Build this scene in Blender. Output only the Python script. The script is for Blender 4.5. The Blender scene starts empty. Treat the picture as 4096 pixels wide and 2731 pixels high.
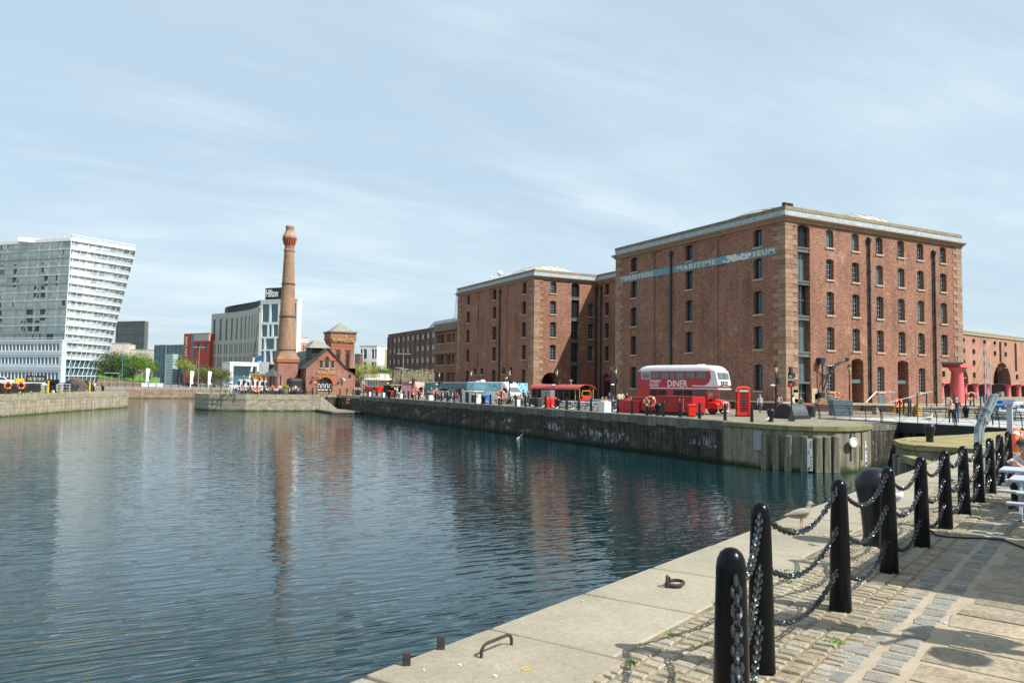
import bpy, bmesh, math, random
from mathutils import Vector, Matrix, Quaternion
rnd = random.Random(11)
SC = bpy.context.scene
COL = SC.collection
# ------------------------------------------------------------------ camera
F, CX, CY = 3064.0, 2048.0, 1365.5
EYE = Vector((0, 0, 2.5))
_v1 = Vector((413 - CX, -(1513 - CY), -F)).normalized()
_v2 = Vector((7812 - CX, -(1606 - CY), -F))
_x = (_v2 - _v1 * _v2.dot(_v1)).normalized()
_z = _x.cross(_v1)
ROT = Matrix((_x, _v1, _z))          # world = ROT @ camera
cam = bpy.data.cameras.new("camera"); camo = bpy.data.objects.new("camera", cam)
COL.objects.link(camo); SC.camera = camo
camo.matrix_world = Matrix.Translation(EYE) @ ROT.to_4x4()
cam.sensor_width = 36; cam.lens = 36 * F / 4096; cam.clip_start = 0.1; cam.clip_end = 9000

def ray(px, py): return ROT @ Vector((px - CX, -(py - CY), -F))
def G(px, py, z=0.0):                # ground point seen at a pixel of the survey picture
    d = ray(px, py); return EYE + d * ((z - EYE.z) / d.z)
def HY(px): return 1513 + (px - 413) * .01257
def D(px, dep, z=0.0):               # point at a given depth, column px
    p = EYE + ray(px, HY(px)) * (dep / F); return Vector((p.x, p.y, z))
def ZP(p, py):                       # height above (p.x,p.y) at which row py is met
    a = ROT.transposed() @ (Vector((p[0], p[1], 0)) - EYE); b = ROT.transposed() @ Vector((0, 0, 1))
    k = (CY - py) / F                # (a.y+z b.y) = k * -(a.z+z b.z)
    return -(a.y + k * a.z) / (b.y + k * b.z)
def ONX(px, py, x): d = ray(px, py); return EYE + d * (x / d.x)
def ONY(px, py, y): d = ray(px, py); return EYE + d * (y / d.y)

# ------------------------------------------------------------------ mesh builder
class MB:
    def __init__(s): s.v = []; s.f = []; s.m = []
    def add(s, vs, fs, mi=0):
        n = len(s.v); s.v += [tuple(v) for v in vs]; s.f += [tuple(i + n for i in f) for f in fs]; s.m += [mi] * len(fs)
    def box(s, x0, x1, y0, y1, z0, z1, mi=0):
        s.add([(x0, y0, z0), (x1, y0, z0), (x1, y1, z0), (x0, y1, z0), (x0, y0, z1), (x1, y0, z1), (x1, y1, z1), (x0, y1, z1)],
              [(3, 2, 1, 0), (4, 5, 6, 7), (0, 1, 5, 4), (1, 2, 6, 5), (2, 3, 7, 6), (3, 0, 4, 7)], mi); return s
    def beam(s, p0, p1, w, h, mi=0, up=(0, 0, 1)):
        p0 = Vector(p0); p1 = Vector(p1); d = (p1 - p0).normalized(); up = Vector(up)
        a = d.cross(up)
        if a.length < 1e-4: a = d.cross(Vector((1, 0, 0)))
        a.normalize(); b = a.cross(d); a *= w / 2; b *= h / 2
        s.add([p0 - a - b, p0 + a - b, p0 + a + b, p0 - a + b, p1 - a - b, p1 + a - b, p1 + a + b, p1 - a + b],
              [(3, 2, 1, 0), (4, 5, 6, 7), (0, 1, 5, 4), (1, 2, 6, 5), (2, 3, 7, 6), (3, 0, 4, 7)], mi); return s
    def tube(s, pts, r, n=6, mi=0, closed=False, cap=True):
        pts = [Vector(p) for p in pts]; k = len(pts)
        rs = r if isinstance(r, (list, tuple)) else [r] * k
        base = len(s.v); pa = None
        for i, p in enumerate(pts):
            if closed: d = pts[(i + 1) % k] - pts[i - 1]
            else: d = pts[min(i + 1, k - 1)] - pts[max(i - 1, 0)]
            if d.length < 1e-9: d = Vector((0, 0, 1))
            d.normalize()
            if pa is None:
                a = d.cross(Vector((0, 0, 1)))
                if a.length < 1e-3: a = d.cross(Vector((1, 0, 0)))
            else:
                a = pa - d * pa.dot(d)
                if a.length < 1e-4: a = d.cross(Vector((1, 0, .1)))
            a.normalize(); pa = a; b = d.cross(a)
            for j in range(n):
                t = 2 * math.pi * j / n; s.v.append(tuple(p + a * (math.cos(t) * rs[i]) + b * (math.sin(t) * rs[i])))
        for i in range(k if closed else k - 1):
            for j in range(n):
                A = base + i * n; B = base + ((i + 1) % k) * n
                s.f.append((A + j, A + (j + 1) % n, B + (j + 1) % n, B + j)); s.m.append(mi)
        if cap and not closed:
            s.f.append(tuple(base + j for j in range(n))[::-1]); s.m.append(mi)
            s.f.append(tuple(base + (k - 1) * n + j for j in range(n))); s.m.append(mi)
        return s
    def cyl(s, p0, p1, r0, r1=None, n=12, mi=0): return s.tube([p0, p1], [r0, r0 if r1 is None else r1], n, mi)
    def lathe(s, prof, c=(0, 0, 0), n=20, mi=0):
        base = len(s.v); k = len(prof)
        for r, z in prof:
            for j in range(n):
                t = 2 * math.pi * j / n; s.v.append((c[0] + r * math.cos(t), c[1] + r * math.sin(t), c[2] + z))
        for i in range(k - 1):
            for j in range(n):
                A = base + i * n; B = A + n
                s.f.append((A + j, A + (j + 1) % n, B + (j + 1) % n, B + j)); s.m.append(mi)
        s.f.append(tuple(base + j for j in range(n))[::-1]); s.m.append(mi)
        s.f.append(tuple(base + (k - 1) * n + j for j in range(n))); s.m.append(mi); return s
    def prism(s, poly, z0, z1, mi=0):
        n = len(poly); s.add([(p[0], p[1], z0) for p in poly] + [(p[0], p[1], z1) for p in poly],
              [tuple(range(n))[::-1], tuple(range(n, 2 * n))] + [(i, (i + 1) % n, n + (i + 1) % n, n + i) for i in range(n)], mi); return s
    def ext(s, poly, o, ux, uy, dv, mi=0):
        o = Vector(o); ux = Vector(ux); uy = Vector(uy); dv = Vector(dv); n = len(poly)
        a = [o + ux * p[0] + uy * p[1] for p in poly]
        s.add(a + [q + dv for q in a], [tuple(range(n)), tuple(range(n, 2 * n))[::-1]] + [(i, (i + 1) % n, n + (i + 1) % n, n + i)[::-1] for i in range(n)], mi); return s
    def quad(s, a, b, c, d, mi=0): s.add([a, b, c, d], [(0, 1, 2, 3)], mi); return s
    def sph(s, c, r, n=12, m=8, mi=0):
        if not isinstance(r, (tuple, list)): r = (r, r, r)
        s.lathe([(max(1e-4, math.sin(math.pi * i / m)), -math.cos(math.pi * i / m)) for i in range(m + 1)], (0, 0, 0), n, mi)
        k = n * (m + 1)
        for i in range(len(s.v) - k, len(s.v)):
            v = s.v[i]; s.v[i] = (c[0] + v[0] * r[0], c[1] + v[1] * r[1], c[2] + v[2] * r[2])
        return s
    def xf(s, M, i0=0):
        for i in range(i0, len(s.v)): s.v[i] = tuple(M @ Vector(s.v[i]))
        return s
    def mesh(s, name, mats, smooth=None, recalc=True):
        me = bpy.data.meshes.new(name); me.from_pydata(s.v, [], s.f)
        if not isinstance(mats, (list, tuple)): mats = [mats]
        for m in mats: me.materials.append(m)
        me.polygons.foreach_set("material_index", s.m)
        if recalc:
            bm = bmesh.new(); bm.from_mesh(me); bmesh.ops.recalc_face_normals(bm, faces=bm.faces[:]); bm.to_mesh(me); bm.free()
        if smooth:
            me.polygons.foreach_set("use_smooth", [True] * len(me.polygons)); me.set_sharp_from_angle(angle=math.radians(smooth))
        me.update(); return me
    def build(s, name, mats, parent=None, loc=(0, 0, 0), rz=0, smooth=None, bevel=0, recalc=True):
        o = bpy.data.objects.new(name, s.mesh(name, mats, smooth, recalc)); COL.objects.link(o)
        o.location = loc; o.rotation_euler = (0, 0, rz)
        if parent: o.parent = parent
        if bevel:
            b = o.modifiers.new("bevel", 'BEVEL'); b.width = bevel; b.segments = 2; b.limit_method = 'ANGLE'; b.angle_limit = math.radians(40)
        return o
def tag(o, label=None, cat=None, group=None, kind=None):
    if label: o['label'] = label
    if cat: o['category'] = cat
    if group: o['group'] = group
    if kind: o['kind'] = kind
    return o
def T(name, label, cat, loc=(0, 0, 0), rz=0, group=None):
    o = bpy.data.objects.new(name, None); COL.objects.link(o); o.empty_display_size = .2
    o.location = loc; o.rotation_euler = (0, 0, rz); return tag(o, label, cat, group)
def inst(o, parent=None, loc=None, rz=None, name=None):       # copies an object and, below it, its children
    c = o.copy(); COL.objects.link(c)
    if parent: c.parent = parent
    if loc is not None: c.location = loc
    if rz is not None: c.rotation_euler = (0, 0, rz)
    for ch in KIDS.get(o.name, []): inst(ch, c)
    return c
KIDS = {}
def index_kids():
    KIDS.clear()
    for o in bpy.data.objects:
        if o.parent: KIDS.setdefault(o.parent.name, []).append(o)
def dup(root, label, loc, rz=0, group=None):
    if root.name not in KIDS: index_kids()
    c = inst(root, None, loc, rz); tag(c, label, None, group); return c
ORD = ['', 'first', 'second', 'third', 'fourth', 'fifth', 'sixth', 'seventh', 'eighth', 'ninth', 'tenth', 'eleventh', 'twelfth', 'thirteenth', 'fourteenth', 'fifteenth', 'sixteenth', 'seventeenth', 'eighteenth', 'nineteenth', 'twentieth'] 
_t = ['twenty', 'thirty', 'forty', 'fifty']
for _k in range(4):
    if _k: ORD.append(['', 'thirtieth', 'fortieth', 'fiftieth'][_k])
    for _j in range(1, 10): ORD.append(_t[_k] + '-' + ORD[_j])
def text(s, size, mat, parent, loc, rz, name='lettering', width=None, ex=.02, bold=0.0, space=1.0, height=None, tilt=90):
    c = bpy.data.curves.new("t", 'FONT'); c.body = s; c.size = size; c.extrude = ex; c.offset = bold; c.space_character = space
    c.resolution_u = 3
    o = bpy.data.objects.new("t", c); COL.objects.link(o)
    me = bpy.data.meshes.new_from_object(o.evaluated_get(bpy.context.evaluated_depsgraph_get()))
    bpy.data.objects.remove(o); bpy.data.curves.remove(c)
    xs = [v.co.x for v in me.vertices]; ys = [v.co.y for v in me.vertices]
    w = max(xs) - min(xs); sx = (width / w) if width else 1; sy = (height / (max(ys) - min(ys))) if height else (sx if width else 1)
    x0 = min(xs); y0 = min(ys)
    me.transform(Matrix.Diagonal((sx, sy, 1, 1)) @ Matrix.Translation((-x0, -y0, 0)))
    me.transform(Matrix.Rotation(math.radians(tilt), 4, 'X'))
    me.materials.clear(); me.materials.append(mat)
    q = bpy.data.objects.new(name, me); COL.objects.link(q); q.location = loc; q.rotation_euler = (0, 0, rz)
    if parent: q.parent = parent
    return q

# ------------------------------------------------------------------ materials
def lin(h):
    h = h.lstrip('#'); c = [int(h[i:i + 2], 16) / 255 for i in (0, 2, 4)]
    return tuple(((x + .055) / 1.055) ** 2.4 if x > .04045 else x / 12.92 for x in c)
class N:
    def __init__(s, name):
        s.mat = bpy.data.materials.new(name); s.mat.use_nodes = True; s.t = s.mat.node_tree; s.n = s.t.nodes; s.l = s.t.links
        s.p = s.n['Principled BSDF']; s.tc = s.n.new('ShaderNodeTexCoord')
    def node(s, ty, **k):
        q = s.n.new(ty)
        for a, b in k.items():
            if hasattr(q, a): setattr(q, a, b)
            else: q.inputs[a.replace('_', ' ')].default_value = b
        return q
    def link(s, a, b): s.l.new(a, b)
    def coord(s, scale=(1, 1, 1), rot=(0, 0, 0), uv=False, gen='Object'):
        m = s.node('ShaderNodeMapping'); m.inputs['Scale'].default_value = scale; m.inputs['Rotation'].default_value = rot
        if uv:                                           # (x+y, z) for upright faces of any facing
            a = s.node('ShaderNodeSeparateXYZ'); s.link(s.tc.outputs[gen], a.inputs[0])
            b = s.node('ShaderNodeMath', operation='ADD'); s.link(a.outputs[0], b.inputs[0]); s.link(a.outputs[1], b.inputs[1])
            c = s.node('ShaderNodeCombineXYZ'); s.link(b.outputs[0], c.inputs[0]); s.link(a.outputs[2], c.inputs[1]); s.link(c.outputs[0], m.inputs[0])
        else: s.link(s.tc.outputs[gen], m.inputs[0])
        return m.outputs[0]
    def noise(s, vec, sc, det=4, rough=.6, dist=0):
        q = s.node('ShaderNodeTexNoise'); q.inputs['Scale'].default_value = sc; q.inputs['Detail'].default_value = det
        q.inputs['Roughness'].default_value = rough; q.inputs['Distortion'].default_value = dist
        if vec is not None: s.link(vec, q.inputs['Vector'])
        return q.outputs['Fac']
    def ramp(s, fac, stops):
        r = s.node('ShaderNodeValToRGB'); e = r.color_ramp.elements
        while len(e) < len(stops): e.new(.5)
        for i, (p, c) in enumerate(stops):
            e[i].position = p; e[i].color = (c if isinstance(c, tuple) else (c, c, c)) + (1,)
        s.link(fac, r.inputs[0]); return r.outputs[0]
    def mix(s, a, b, fac, mode='MIX'):
        q = s.node('ShaderNodeMixRGB', blend_type=mode)
        for v, i in ((fac, 0), (a, 1), (b, 2)):
            if isinstance(v, (int, float)): q.inputs[i].default_value = v if i == 0 else (v, v, v, 1)
            elif isinstance(v, tuple): q.inputs[i].default_value = v + (1,)
            else: s.link(v, q.inputs[i])
        return q.outputs[0]
    def bump(s, h, strength=.3, dist=.02):
        b = s.node('ShaderNodeBump'); b.inputs['Strength'].default_value = strength; b.inputs['Distance'].default_value = dist
        s.link(h, b.inputs['Height']); s.link(b.outputs[0], s.p.inputs['Normal'])
    def out(s, col=None, rough=.6, metal=0, spec=.5):
        if col is not None:
            if isinstance(col, tuple): s.p.inputs['Base Color'].default_value = col + (1,)
            else: s.link(col, s.p.inputs['Base Color'])
        s.p.inputs['Roughness'].default_value = rough; s.p.inputs['Metallic'].default_value = metal
        s.p.inputs['Specular IOR Level'].default_value = spec; return s.mat
_mc = {}
def M(name, col=None, rough=.6, metal=0, var=.18, sc=3.0, bump=0, spec=.4, coat=0):
    if name in _mc: return _mc[name]
    if isinstance(col, str): col = lin(col)
    n = N(name); v = n.coord()
    f = n.noise(v, sc, 5, .65); g = n.noise(v, sc * 9, 3)
    f = n.mix(f, g, .35)
    c = n.mix(tuple(x * (1 - var) for x in col), tuple(min(1, x * (1 + var)) for x in col), n.ramp(f, [(.3, 0.0), (.7, 1.0)]))
    if bump: n.bump(g, bump, .01)
    if coat: n.p.inputs['Coat Weight'].default_value = coat; n.p.inputs['Coat Roughness'].default_value = .08
    _mc[name] = n.out(c, rough, metal, spec); return _mc[name]
def brick(name, ca, cb, cm, patch=None, bw=.24, bh=.085, pale=.25):
    n = N(name); v = n.coord(uv=True)
    b = n.node('ShaderNodeTexBrick'); n.link(v, b.inputs['Vector'])
    b.inputs['Color1'].default_value = ca + (1,); b.inputs['Color2'].default_value = cb + (1,); b.inputs['Mortar'].default_value = cm + (1,)
    b.inputs['Scale'].default_value = 1; b.inputs['Brick Width'].default_value = bw; b.inputs['Row Height'].default_value = bh
    b.inputs['Mortar Size'].default_value = .007; b.inputs['Mortar Smooth'].default_value = .3; b.inputs['Bias'].default_value = -.1
    v2 = n.coord(scale=(1.5, 9, 1), uv=True); k = n.noise(v2, 1.0, 5, .7)
    c = n.mix(b.outputs['Color'], n.ramp(k, [(.32, .62), (.5, 1.0), (.68, 1.3)]), .75, 'MULTIPLY')
    v3 = n.coord(scale=(.12, .12, 1), uv=True); k3 = n.noise(v3, 1.5, 6, .7)
    c = n.mix(c, patch or cm, n.mix(n.ramp(k3, [(.56, 0.0), (.66, 1.0)]), n.ramp(n.noise(v, 3, 3), [(.4, 0.0), (.6, 1.0)]), 1, 'MULTIPLY'))
    q = n.mix(c, c, 0); c2 = n.mix(n.mix(c, patch or cm, pale), c, n.ramp(k3, [(.3, .7), (.6, 1.0)]))
    v4 = n.coord(scale=(1.1, .05, 1), uv=True)
    c2 = n.mix(c2, n.ramp(n.noise(v4, 1, 5, .7), [(.3, .74), (.6, 1.0)]), .7, 'MULTIPLY')
    v5 = n.coord(scale=(.22, .10, 1), uv=True); c2 = n.mix(c2, n.ramp(n.noise(v5, 1.2, 7, .75, .6), [(.34, .62), (.5, .98), (.68, 1.22)]), .8, 'MULTIPLY')
    n.bump(b.outputs['Fac'], .4, .01); return n.out(c2, .85, 0, .2)
def stone(name, ca, cb, joint, bw=1.1, bh=.45, streak=None, sk=(.5, .62), alg=None, white=None, mort=.012, rubble=False):
    n = N(name); v = n.coord(uv=True)
    if rubble:
        vo = n.node('ShaderNodeTexVoronoi', feature='DISTANCE_TO_EDGE'); vc = n.node('ShaderNodeTexVoronoi')
        vm = n.coord(scale=(1 / bw, 1 / bh, 1), uv=True)
        for q in (vo, vc): n.link(vm, q.inputs['Vector']); q.inputs['Scale'].default_value = 1; q.inputs['Randomness'].default_value = .85
        bc = n.mix(ca, cb, n.ramp(vc.outputs['Color'], [(.2, 0.0), (.8, 1.0)])); fac = n.ramp(vo.outputs['Distance'], [(.02, 1.0), (.06, 0.0)])
        c = n.mix(bc, joint, fac)
    else:
        b = n.node('ShaderNodeTexBrick'); n.link(v, b.inputs['Vector'])
        b.inputs['Color1'].default_value = ca + (1,); b.inputs['Color2'].default_value = cb + (1,); b.inputs['Mortar'].default_value = joint + (1,)
        b.inputs['Scale'].default_value = 1; b.inputs['Brick Width'].default_value = bw; b.inputs['Row Height'].default_value = bh
        b.inputs['Mortar Size'].default_value = mort; b.inputs['Mortar Smooth'].default_value = .5; c = b.outputs['Color']; fac = b.outputs['Fac']
    k = n.noise(v, 1.3, 7, .75); c = n.mix(c, n.ramp(k, [(.3, .55), (.5, 1.0), (.7, 1.35)]), .8, 'MULTIPLY')
    vs = n.coord(scale=(2.6, .16, 1), uv=True); ks = n.noise(vs, 1.0, 6, .75)
    if streak: c = n.mix(c, streak, n.mix(n.ramp(ks, [(sk[0], 0.0), (sk[1], 1.0)]), .85, 1, 'MULTIPLY'))
    if white:                                   # pale lime and bird streaks, in a loose band
        vw = n.coord(scale=(6, .9, 1), uv=True); kw = n.noise(vw, 1, 6, .8); vl = n.coord(scale=(.32, .75, 1), uv=True); kl = n.noise(vl, 1, 3)
        sp = n.node('ShaderNodeSeparateXYZ'); n.link(n.tc.outputs['Object'], sp.inputs[0])
        mr = n.node('ShaderNodeMapRange'); n.link(sp.outputs[2], mr.inputs[0]); mr.inputs[1].default_value = -2.9; mr.inputs[2].default_value = 0
        band = n.ramp(mr.outputs[0], [(.08, 0.0), (.22, 1.0), (.5, 1.0), (.66, 0.0)])
        m = n.mix(n.mix(n.ramp(kw, [(.52, 0.0), (.58, 1.0)]), n.ramp(kl, [(.54, 0.0), (.6, 1.0)]), 1, 'MULTIPLY'), band, 1, 'MULTIPLY')
        c = n.mix(c, white, m)
    if alg:
        sp = n.node('ShaderNodeSeparateXYZ'); n.link(n.tc.outputs['Object'], sp.inputs[0])
        ad = n.node('ShaderNodeMath', operation='ADD'); n.link(sp.outputs[2], ad.inputs[0])
        sm = n.node('ShaderNodeMath', operation='MULTIPLY'); n.link(n.noise(v, 1.2, 4), sm.inputs[0]); sm.inputs[1].default_value = -.5; n.link(sm.outputs[0], ad.inputs[1])
        mr = n.node('ShaderNodeMapRange'); n.link(ad.outputs[0], mr.inputs[0]); mr.inputs[1].default_value = -3.1; mr.inputs[2].default_value = -2.75
        c = n.mix(alg, c, mr.outputs[0])
    h = n.mix(k, n.mix(1.0, fac, 1, 'SUBTRACT'), .5); n.bump(h, .55, .05); return n.out(c, .85, 0, .25)

BRK = brick('red_brick', (.185, .070, .046), (.375, .178, .115), (.36, .275, .205), (.43, .30, .20), pale=.10)
BRKD = brick('dark_brick', (.075, .035, .028), (.12, .052, .042), (.15, .11, .09), (.14, .08, .06), pale=.1)
BRKP = brick('pub_brick', (.24, .09, .062), (.37, .175, .12), (.44, .33, .26), (.48, .30, .22), pale=.2)
BRKC = brick('chimney_brick', (.26, .145, .088), (.40, .25, .155), (.38, .29, .21), (.45, .33, .22), pale=.3)
BRKO = M('orange_brick', (.40, .11, .045), .8, var=.25, sc=4)
BRKF = brick('far_brick', (.36, .17, .11), (.46, .23, .15), (.45, .33, .26), (.5, .33, .25), pale=.3)
SAND = M('sandstone', (.34, .23, .155), .85, var=.22, sc=1.2, bump=.3)
SANDP = M('pale_sandstone', (.40, .34, .25), .85, var=.22, sc=1.5, bump=.3)
SILL = M('sill_stone', (.42, .33, .24), .85, var=.2, sc=4)
COPE = M('parapet_stone', (.20, .17, .12), .9, var=.45, sc=1.5, bump=.4)
COPEY = M('pale_parapet', (.27, .215, .13), .9, var=.35, sc=1.8, bump=.4)
LEAD = M('weathered_lead', (.34, .42, .46), .55, var=.4, sc=2.0)
IRON = M('black_iron', (.007, .009, .011), .3, var=.3, sc=6, spec=.4)
IRONM = M('matt_black_iron', (.02, .022, .024), .6, var=.3, sc=6)
PIPE = M('drainpipe_paint', (.016, .03, .036), .4, var=.3)
DTEAL = M('teal_grey_paint', (.09, .13, .145), .45, var=.15)
GLASS = M('dark_window_glass', (.012, .022, .03), .06, var=.6, sc=.7, spec=.9)
GLASSG = M('grey_window_glass', (.10, .135, .14), .1, var=.35, sc=.8, spec=.9)
GLASST = M('teal_window_glass', (.035, .13, .16), .07, var=.45, sc=.5, spec=.9)
BARS = M('window_bar_paint', (.05, .07, .08), .5, var=.2)
BARL = M('pale_window_bar', (.33, .38, .39), .5, var=.2)
WHITE = M('white_paint', (.78, .78, .76), .5, var=.06)
WHITEB = M('white_block_paint', (.72, .72, .70), .6, var=.1, sc=5)
GREYP = M('grey_bench_paint', (.37, .41, .46), .6, var=.15, sc=6)
GALV = M('galvanised_steel', (.33, .40, .43), .42, metal=.5, var=.25, sc=5)
RED = M('bus_red_paint', (.36, .005, .014), .22, var=.06, coat=.6)
RED2 = M('bright_red_paint', (.72, .02, .012), .35, var=.1, coat=.3)
CRIM = M('crimson_cover', (.42, .01, .03), .6, var=.15)
ORNG = M('lifebuoy_orange', (.85, .13, .03), .5, var=.1)
TYRE = M('tyre_rubber', (.015, .015, .015), .8)
CHROME = M('chrome', (.6, .6, .6), .15, metal=1, var=.05)
CREAM = M('cream_paint', (.70, .62, .45), .5, var=.1)
BLUE = M('blue_bin_plastic', (.05, .22, .60), .45, var=.1)
WOOD = M('varnished_wood', (.50, .20, .04), .35, var=.25, sc=5)
TIMB = M('weathered_timber', (.20, .18, .15), .85, var=.35, sc=3, bump=.4)
TIMG = M('brown_bench_timber', (.16, .13, .10), .8, var=.3, sc=4)
GOLD = M('gold_paint', (.50, .38, .16), .4, var=.1)
PINK = M('column_pink_paint', (.72, .16, .16), .5, var=.22, sc=2)
PKIO = M('kiosk_pink_paint', (.80, .42, .46), .5, var=.08)
DKGR = M('dark_grey_metal', (.07, .08, .085), .5, var=.25)
GREYM = M('grey_metal', (.3, .31, .31), .45, metal=.3, var=.2)
BLACKP = M('gloss_black_paint', (.002, .003, .004), .24, var=.1, spec=.2)
YELL = M('yellow_paint', (.75, .42, .02), .5, var=.15)
MAG = M('magenta_glass', (.32, .02, .14), .3, var=.15)
SLATE = M('roof_slate', (.055, .06, .06), .7, var=.4, sc=3, bump=.3)
ZINC = M('zinc_roof', (.25, .24, .20), .6, var=.2, sc=1.2)
DOME = M('roof_dome_metal', (.42, .42, .39), .5, var=.12, sc=.8)
CONC = M('pale_concrete', (.42, .42, .38), .8, var=.18, sc=.6)
RENDW = M('white_render', (.80, .81, .80), .6, var=.05, sc=.5)
LAMPG = M('lamp_glass', (.75, .62, .36), .25, var=.1)
SIGNB = M('sign_blue', (.13, .27, .34), .6, var=.1, sc=1.5)
SIGNC = M('sign_cream', (.60, .57, .46), .6, var=.1)
WFAB = M('white_cloth', (.7, .7, .7), .9, var=.1)
# ------------------------------------------------------------------ light, sky, view
SUN = Vector((.5, -.75, 1.0)).normalized()
sl = bpy.data.lights.new("sun", 'SUN'); sl.energy = 5.0; sl.angle = math.radians(.53); sl.color = (1, .945, .87)
so = bpy.data.objects.new("sun", sl); COL.objects.link(so); so.rotation_euler = SUN.to_track_quat('Z', 'Y').to_euler(); so.location = (20, -30, 60)
w = bpy.data.worlds.new("World"); SC.world = w; w.use_nodes = True
wt = w.node_tree; wn = wt.nodes; wl = wt.links; bg = wn['Background']
sky = wn.new('ShaderNodeTexSky'); sky.sky_type = 'NISHITA'; sky.sun_disc = False
sky.sun_elevation = math.asin(SUN.z); sky.sun_rotation = math.atan2(SUN.x, SUN.y); sky.altitude = 10; sky.air_density = 1.0; sky.dust_density = 1.5; sky.ozone_density = 1.0
tc = wn.new('ShaderNodeTexCoord'); sep = wn.new('ShaderNodeSeparateXYZ'); wl.new(tc.outputs['Generated'], sep.inputs[0])
def wmath(op, a, b):
    q = wn.new('ShaderNodeMath'); q.operation = op
    for i, v in enumerate((a, b)):
        if isinstance(v, (int, float)): q.inputs[i].default_value = v
        else: wl.new(v, q.inputs[i])
    return q.outputs[0]
zz = wmath('MAXIMUM', wmath('ADD', sep.outputs[2], .12), .02)          # high thin cloud, laid out on a plane overhead
cx = wmath('DIVIDE', sep.outputs[0], zz); cy = wmath('DIVIDE', sep.outputs[1], zz)
cmb = wn.new('ShaderNodeCombineXYZ'); wl.new(cx, cmb.inputs[0]); wl.new(cy, cmb.inputs[1])
def cloud(scale, rot, det, dist, lo, hi, sc):
    mp = wn.new('ShaderNodeMapping'); wl.new(cmb.outputs[0], mp.inputs[0]); mp.inputs['Rotation'].default_value = (0, 0, rot); mp.inputs['Scale'].default_value = scale
    nz = wn.new('ShaderNodeTexNoise'); wl.new(mp.outputs[0], nz.inputs['Vector']); nz.inputs['Scale'].default_value = sc; nz.inputs['Detail'].default_value = det
    nz.inputs['Roughness'].default_value = .6; nz.inputs['Distortion'].default_value = dist
    r = wn.new('ShaderNodeMapRange'); r.interpolation_type = 'SMOOTHSTEP'; wl.new(nz.outputs['Fac'], r.inputs[0]); r.inputs[1].default_value = lo; r.inputs[2].default_value = hi
    return r.outputs[0]
c1 = cloud((.5, 1.3, 1), .5, 6, .5, .40, .70, .7); c2 = cloud((1, 1, 1), .2, 4, .3, .30, .70, .35)
c3 = cloud((.35, 1.8, 1), .75, 7, 1.0, .45, .8, 1.3)
cf = wmath('MULTIPLY', wmath('ADD', wmath('MULTIPLY', c1, c2), wmath('MULTIPLY', c3, .25)), 1.0)
veil = wn.new('ShaderNodeMixRGB'); wl.new(sky.outputs[0], veil.inputs[1]); veil.inputs[0].default_value = .72
veil.inputs[2].default_value = (4.8, 6.15, 7.15, 1)                      # thin even haze of the whole sky
mixc = wn.new('ShaderNodeMixRGB'); wl.new(cf, mixc.inputs[0]); wl.new(veil.outputs[0], mixc.inputs[1]); mixc.inputs[2].default_value = (6.5, 7.4, 7.9, 1)
wl.new(mixc.outputs[0], bg.inputs[0]); bg.inputs[1].default_value = .096
SC.view_settings.view_transform = 'Standard'; SC.view_settings.look = 'None'; SC.view_settings.gamma = 1; SC.view_settings.exposure = .48
SC.render.engine = 'CYCLES'

# ------------------------------------------------------------------ water
n = N('dock_water')
vA = n.coord(scale=(.85, 2.7, 1), rot=(0, 0, math.radians(24)))
vB = n.coord(scale=(1.7, 3.6, 1), rot=(0, 0, math.radians(36)))
vC = n.coord(scale=(.75, 5.2, 1), rot=(0, 0, math.radians(16)))
a = n.noise(vA, 1.0, 1, .4, .5); b = n.noise(vB, 1.0, 1, .5, .5); cc = n.noise(vC, 1.0, 1, .45, .5)
dd = n.noise(n.coord(scale=(4.5, 8.5, 1), rot=(0, 0, math.radians(30))), 1.2, 1, .55)
pat = n.ramp(n.noise(n.coord(scale=(.05, .11, 1), rot=(0, 0, .4)), 1, 3), [(.38, .15), (.62, 1.0)])     # calm and ruffled patches
# the water nearest the quay wall carries steeper close ripples
sp = n.node('ShaderNodeSeparateXYZ'); n.link(n.tc.outputs['Object'], sp.inputs[0])
dp = n.node('ShaderNodeVectorMath', operation='DOT_PRODUCT'); n.link(n.tc.outputs['Object'], dp.inputs[0]); dp.inputs[1].default_value = (.52, .85, 0)
wb = n.node('ShaderNodeMath', operation='MULTIPLY_ADD'); n.link(n.noise(n.coord(), .12, 2), wb.inputs[0]); wb.inputs[1].default_value = 9; n.link(dp.outputs['Value'], wb.inputs[2])
mr = n.node('ShaderNodeMapRange'); mr.interpolation_type = 'SMOOTHSTEP'; n.link(wb.outputs[0], mr.inputs[0]); mr.inputs[1].default_value = 18; mr.inputs[2].default_value = 27; mr.inputs[3].default_value = 1.5; mr.inputs[4].default_value = .1
h = n.node('ShaderNodeMath', operation='MULTIPLY'); n.link(cc, h.inputs[0]); n.link(mr.outputs[0], h.inputs[1])
def addm(x, y, k):
    q = n.node('ShaderNodeMath', operation='MULTIPLY_ADD'); n.link(x, q.inputs[0]); q.inputs[1].default_value = k; n.link(y, q.inputs[2]); return q.outputs[0]
s1 = n.node('ShaderNodeMath', operation='MULTIPLY'); n.link(b, s1.inputs[0]); n.link(pat, s1.inputs[1])
hh = addm(a, h.outputs[0], .62); hh = addm(s1.outputs[0], hh, .2); s2 = n.node('ShaderNodeMath', operation='MULTIPLY'); n.link(dd, s2.inputs[0]); n.link(pat, s2.inputs[1]); hh = addm(s2.outputs[0], hh, .055)
n.bump(hh, 1.0, .045)
n.p.inputs['IOR'].default_value = 1.5; n.p.inputs['Specular Tint'].default_value = (.74, .98, 1, 1)
WATER = n.out((.0004, .019, .023), .02, 0, .5)
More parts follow.
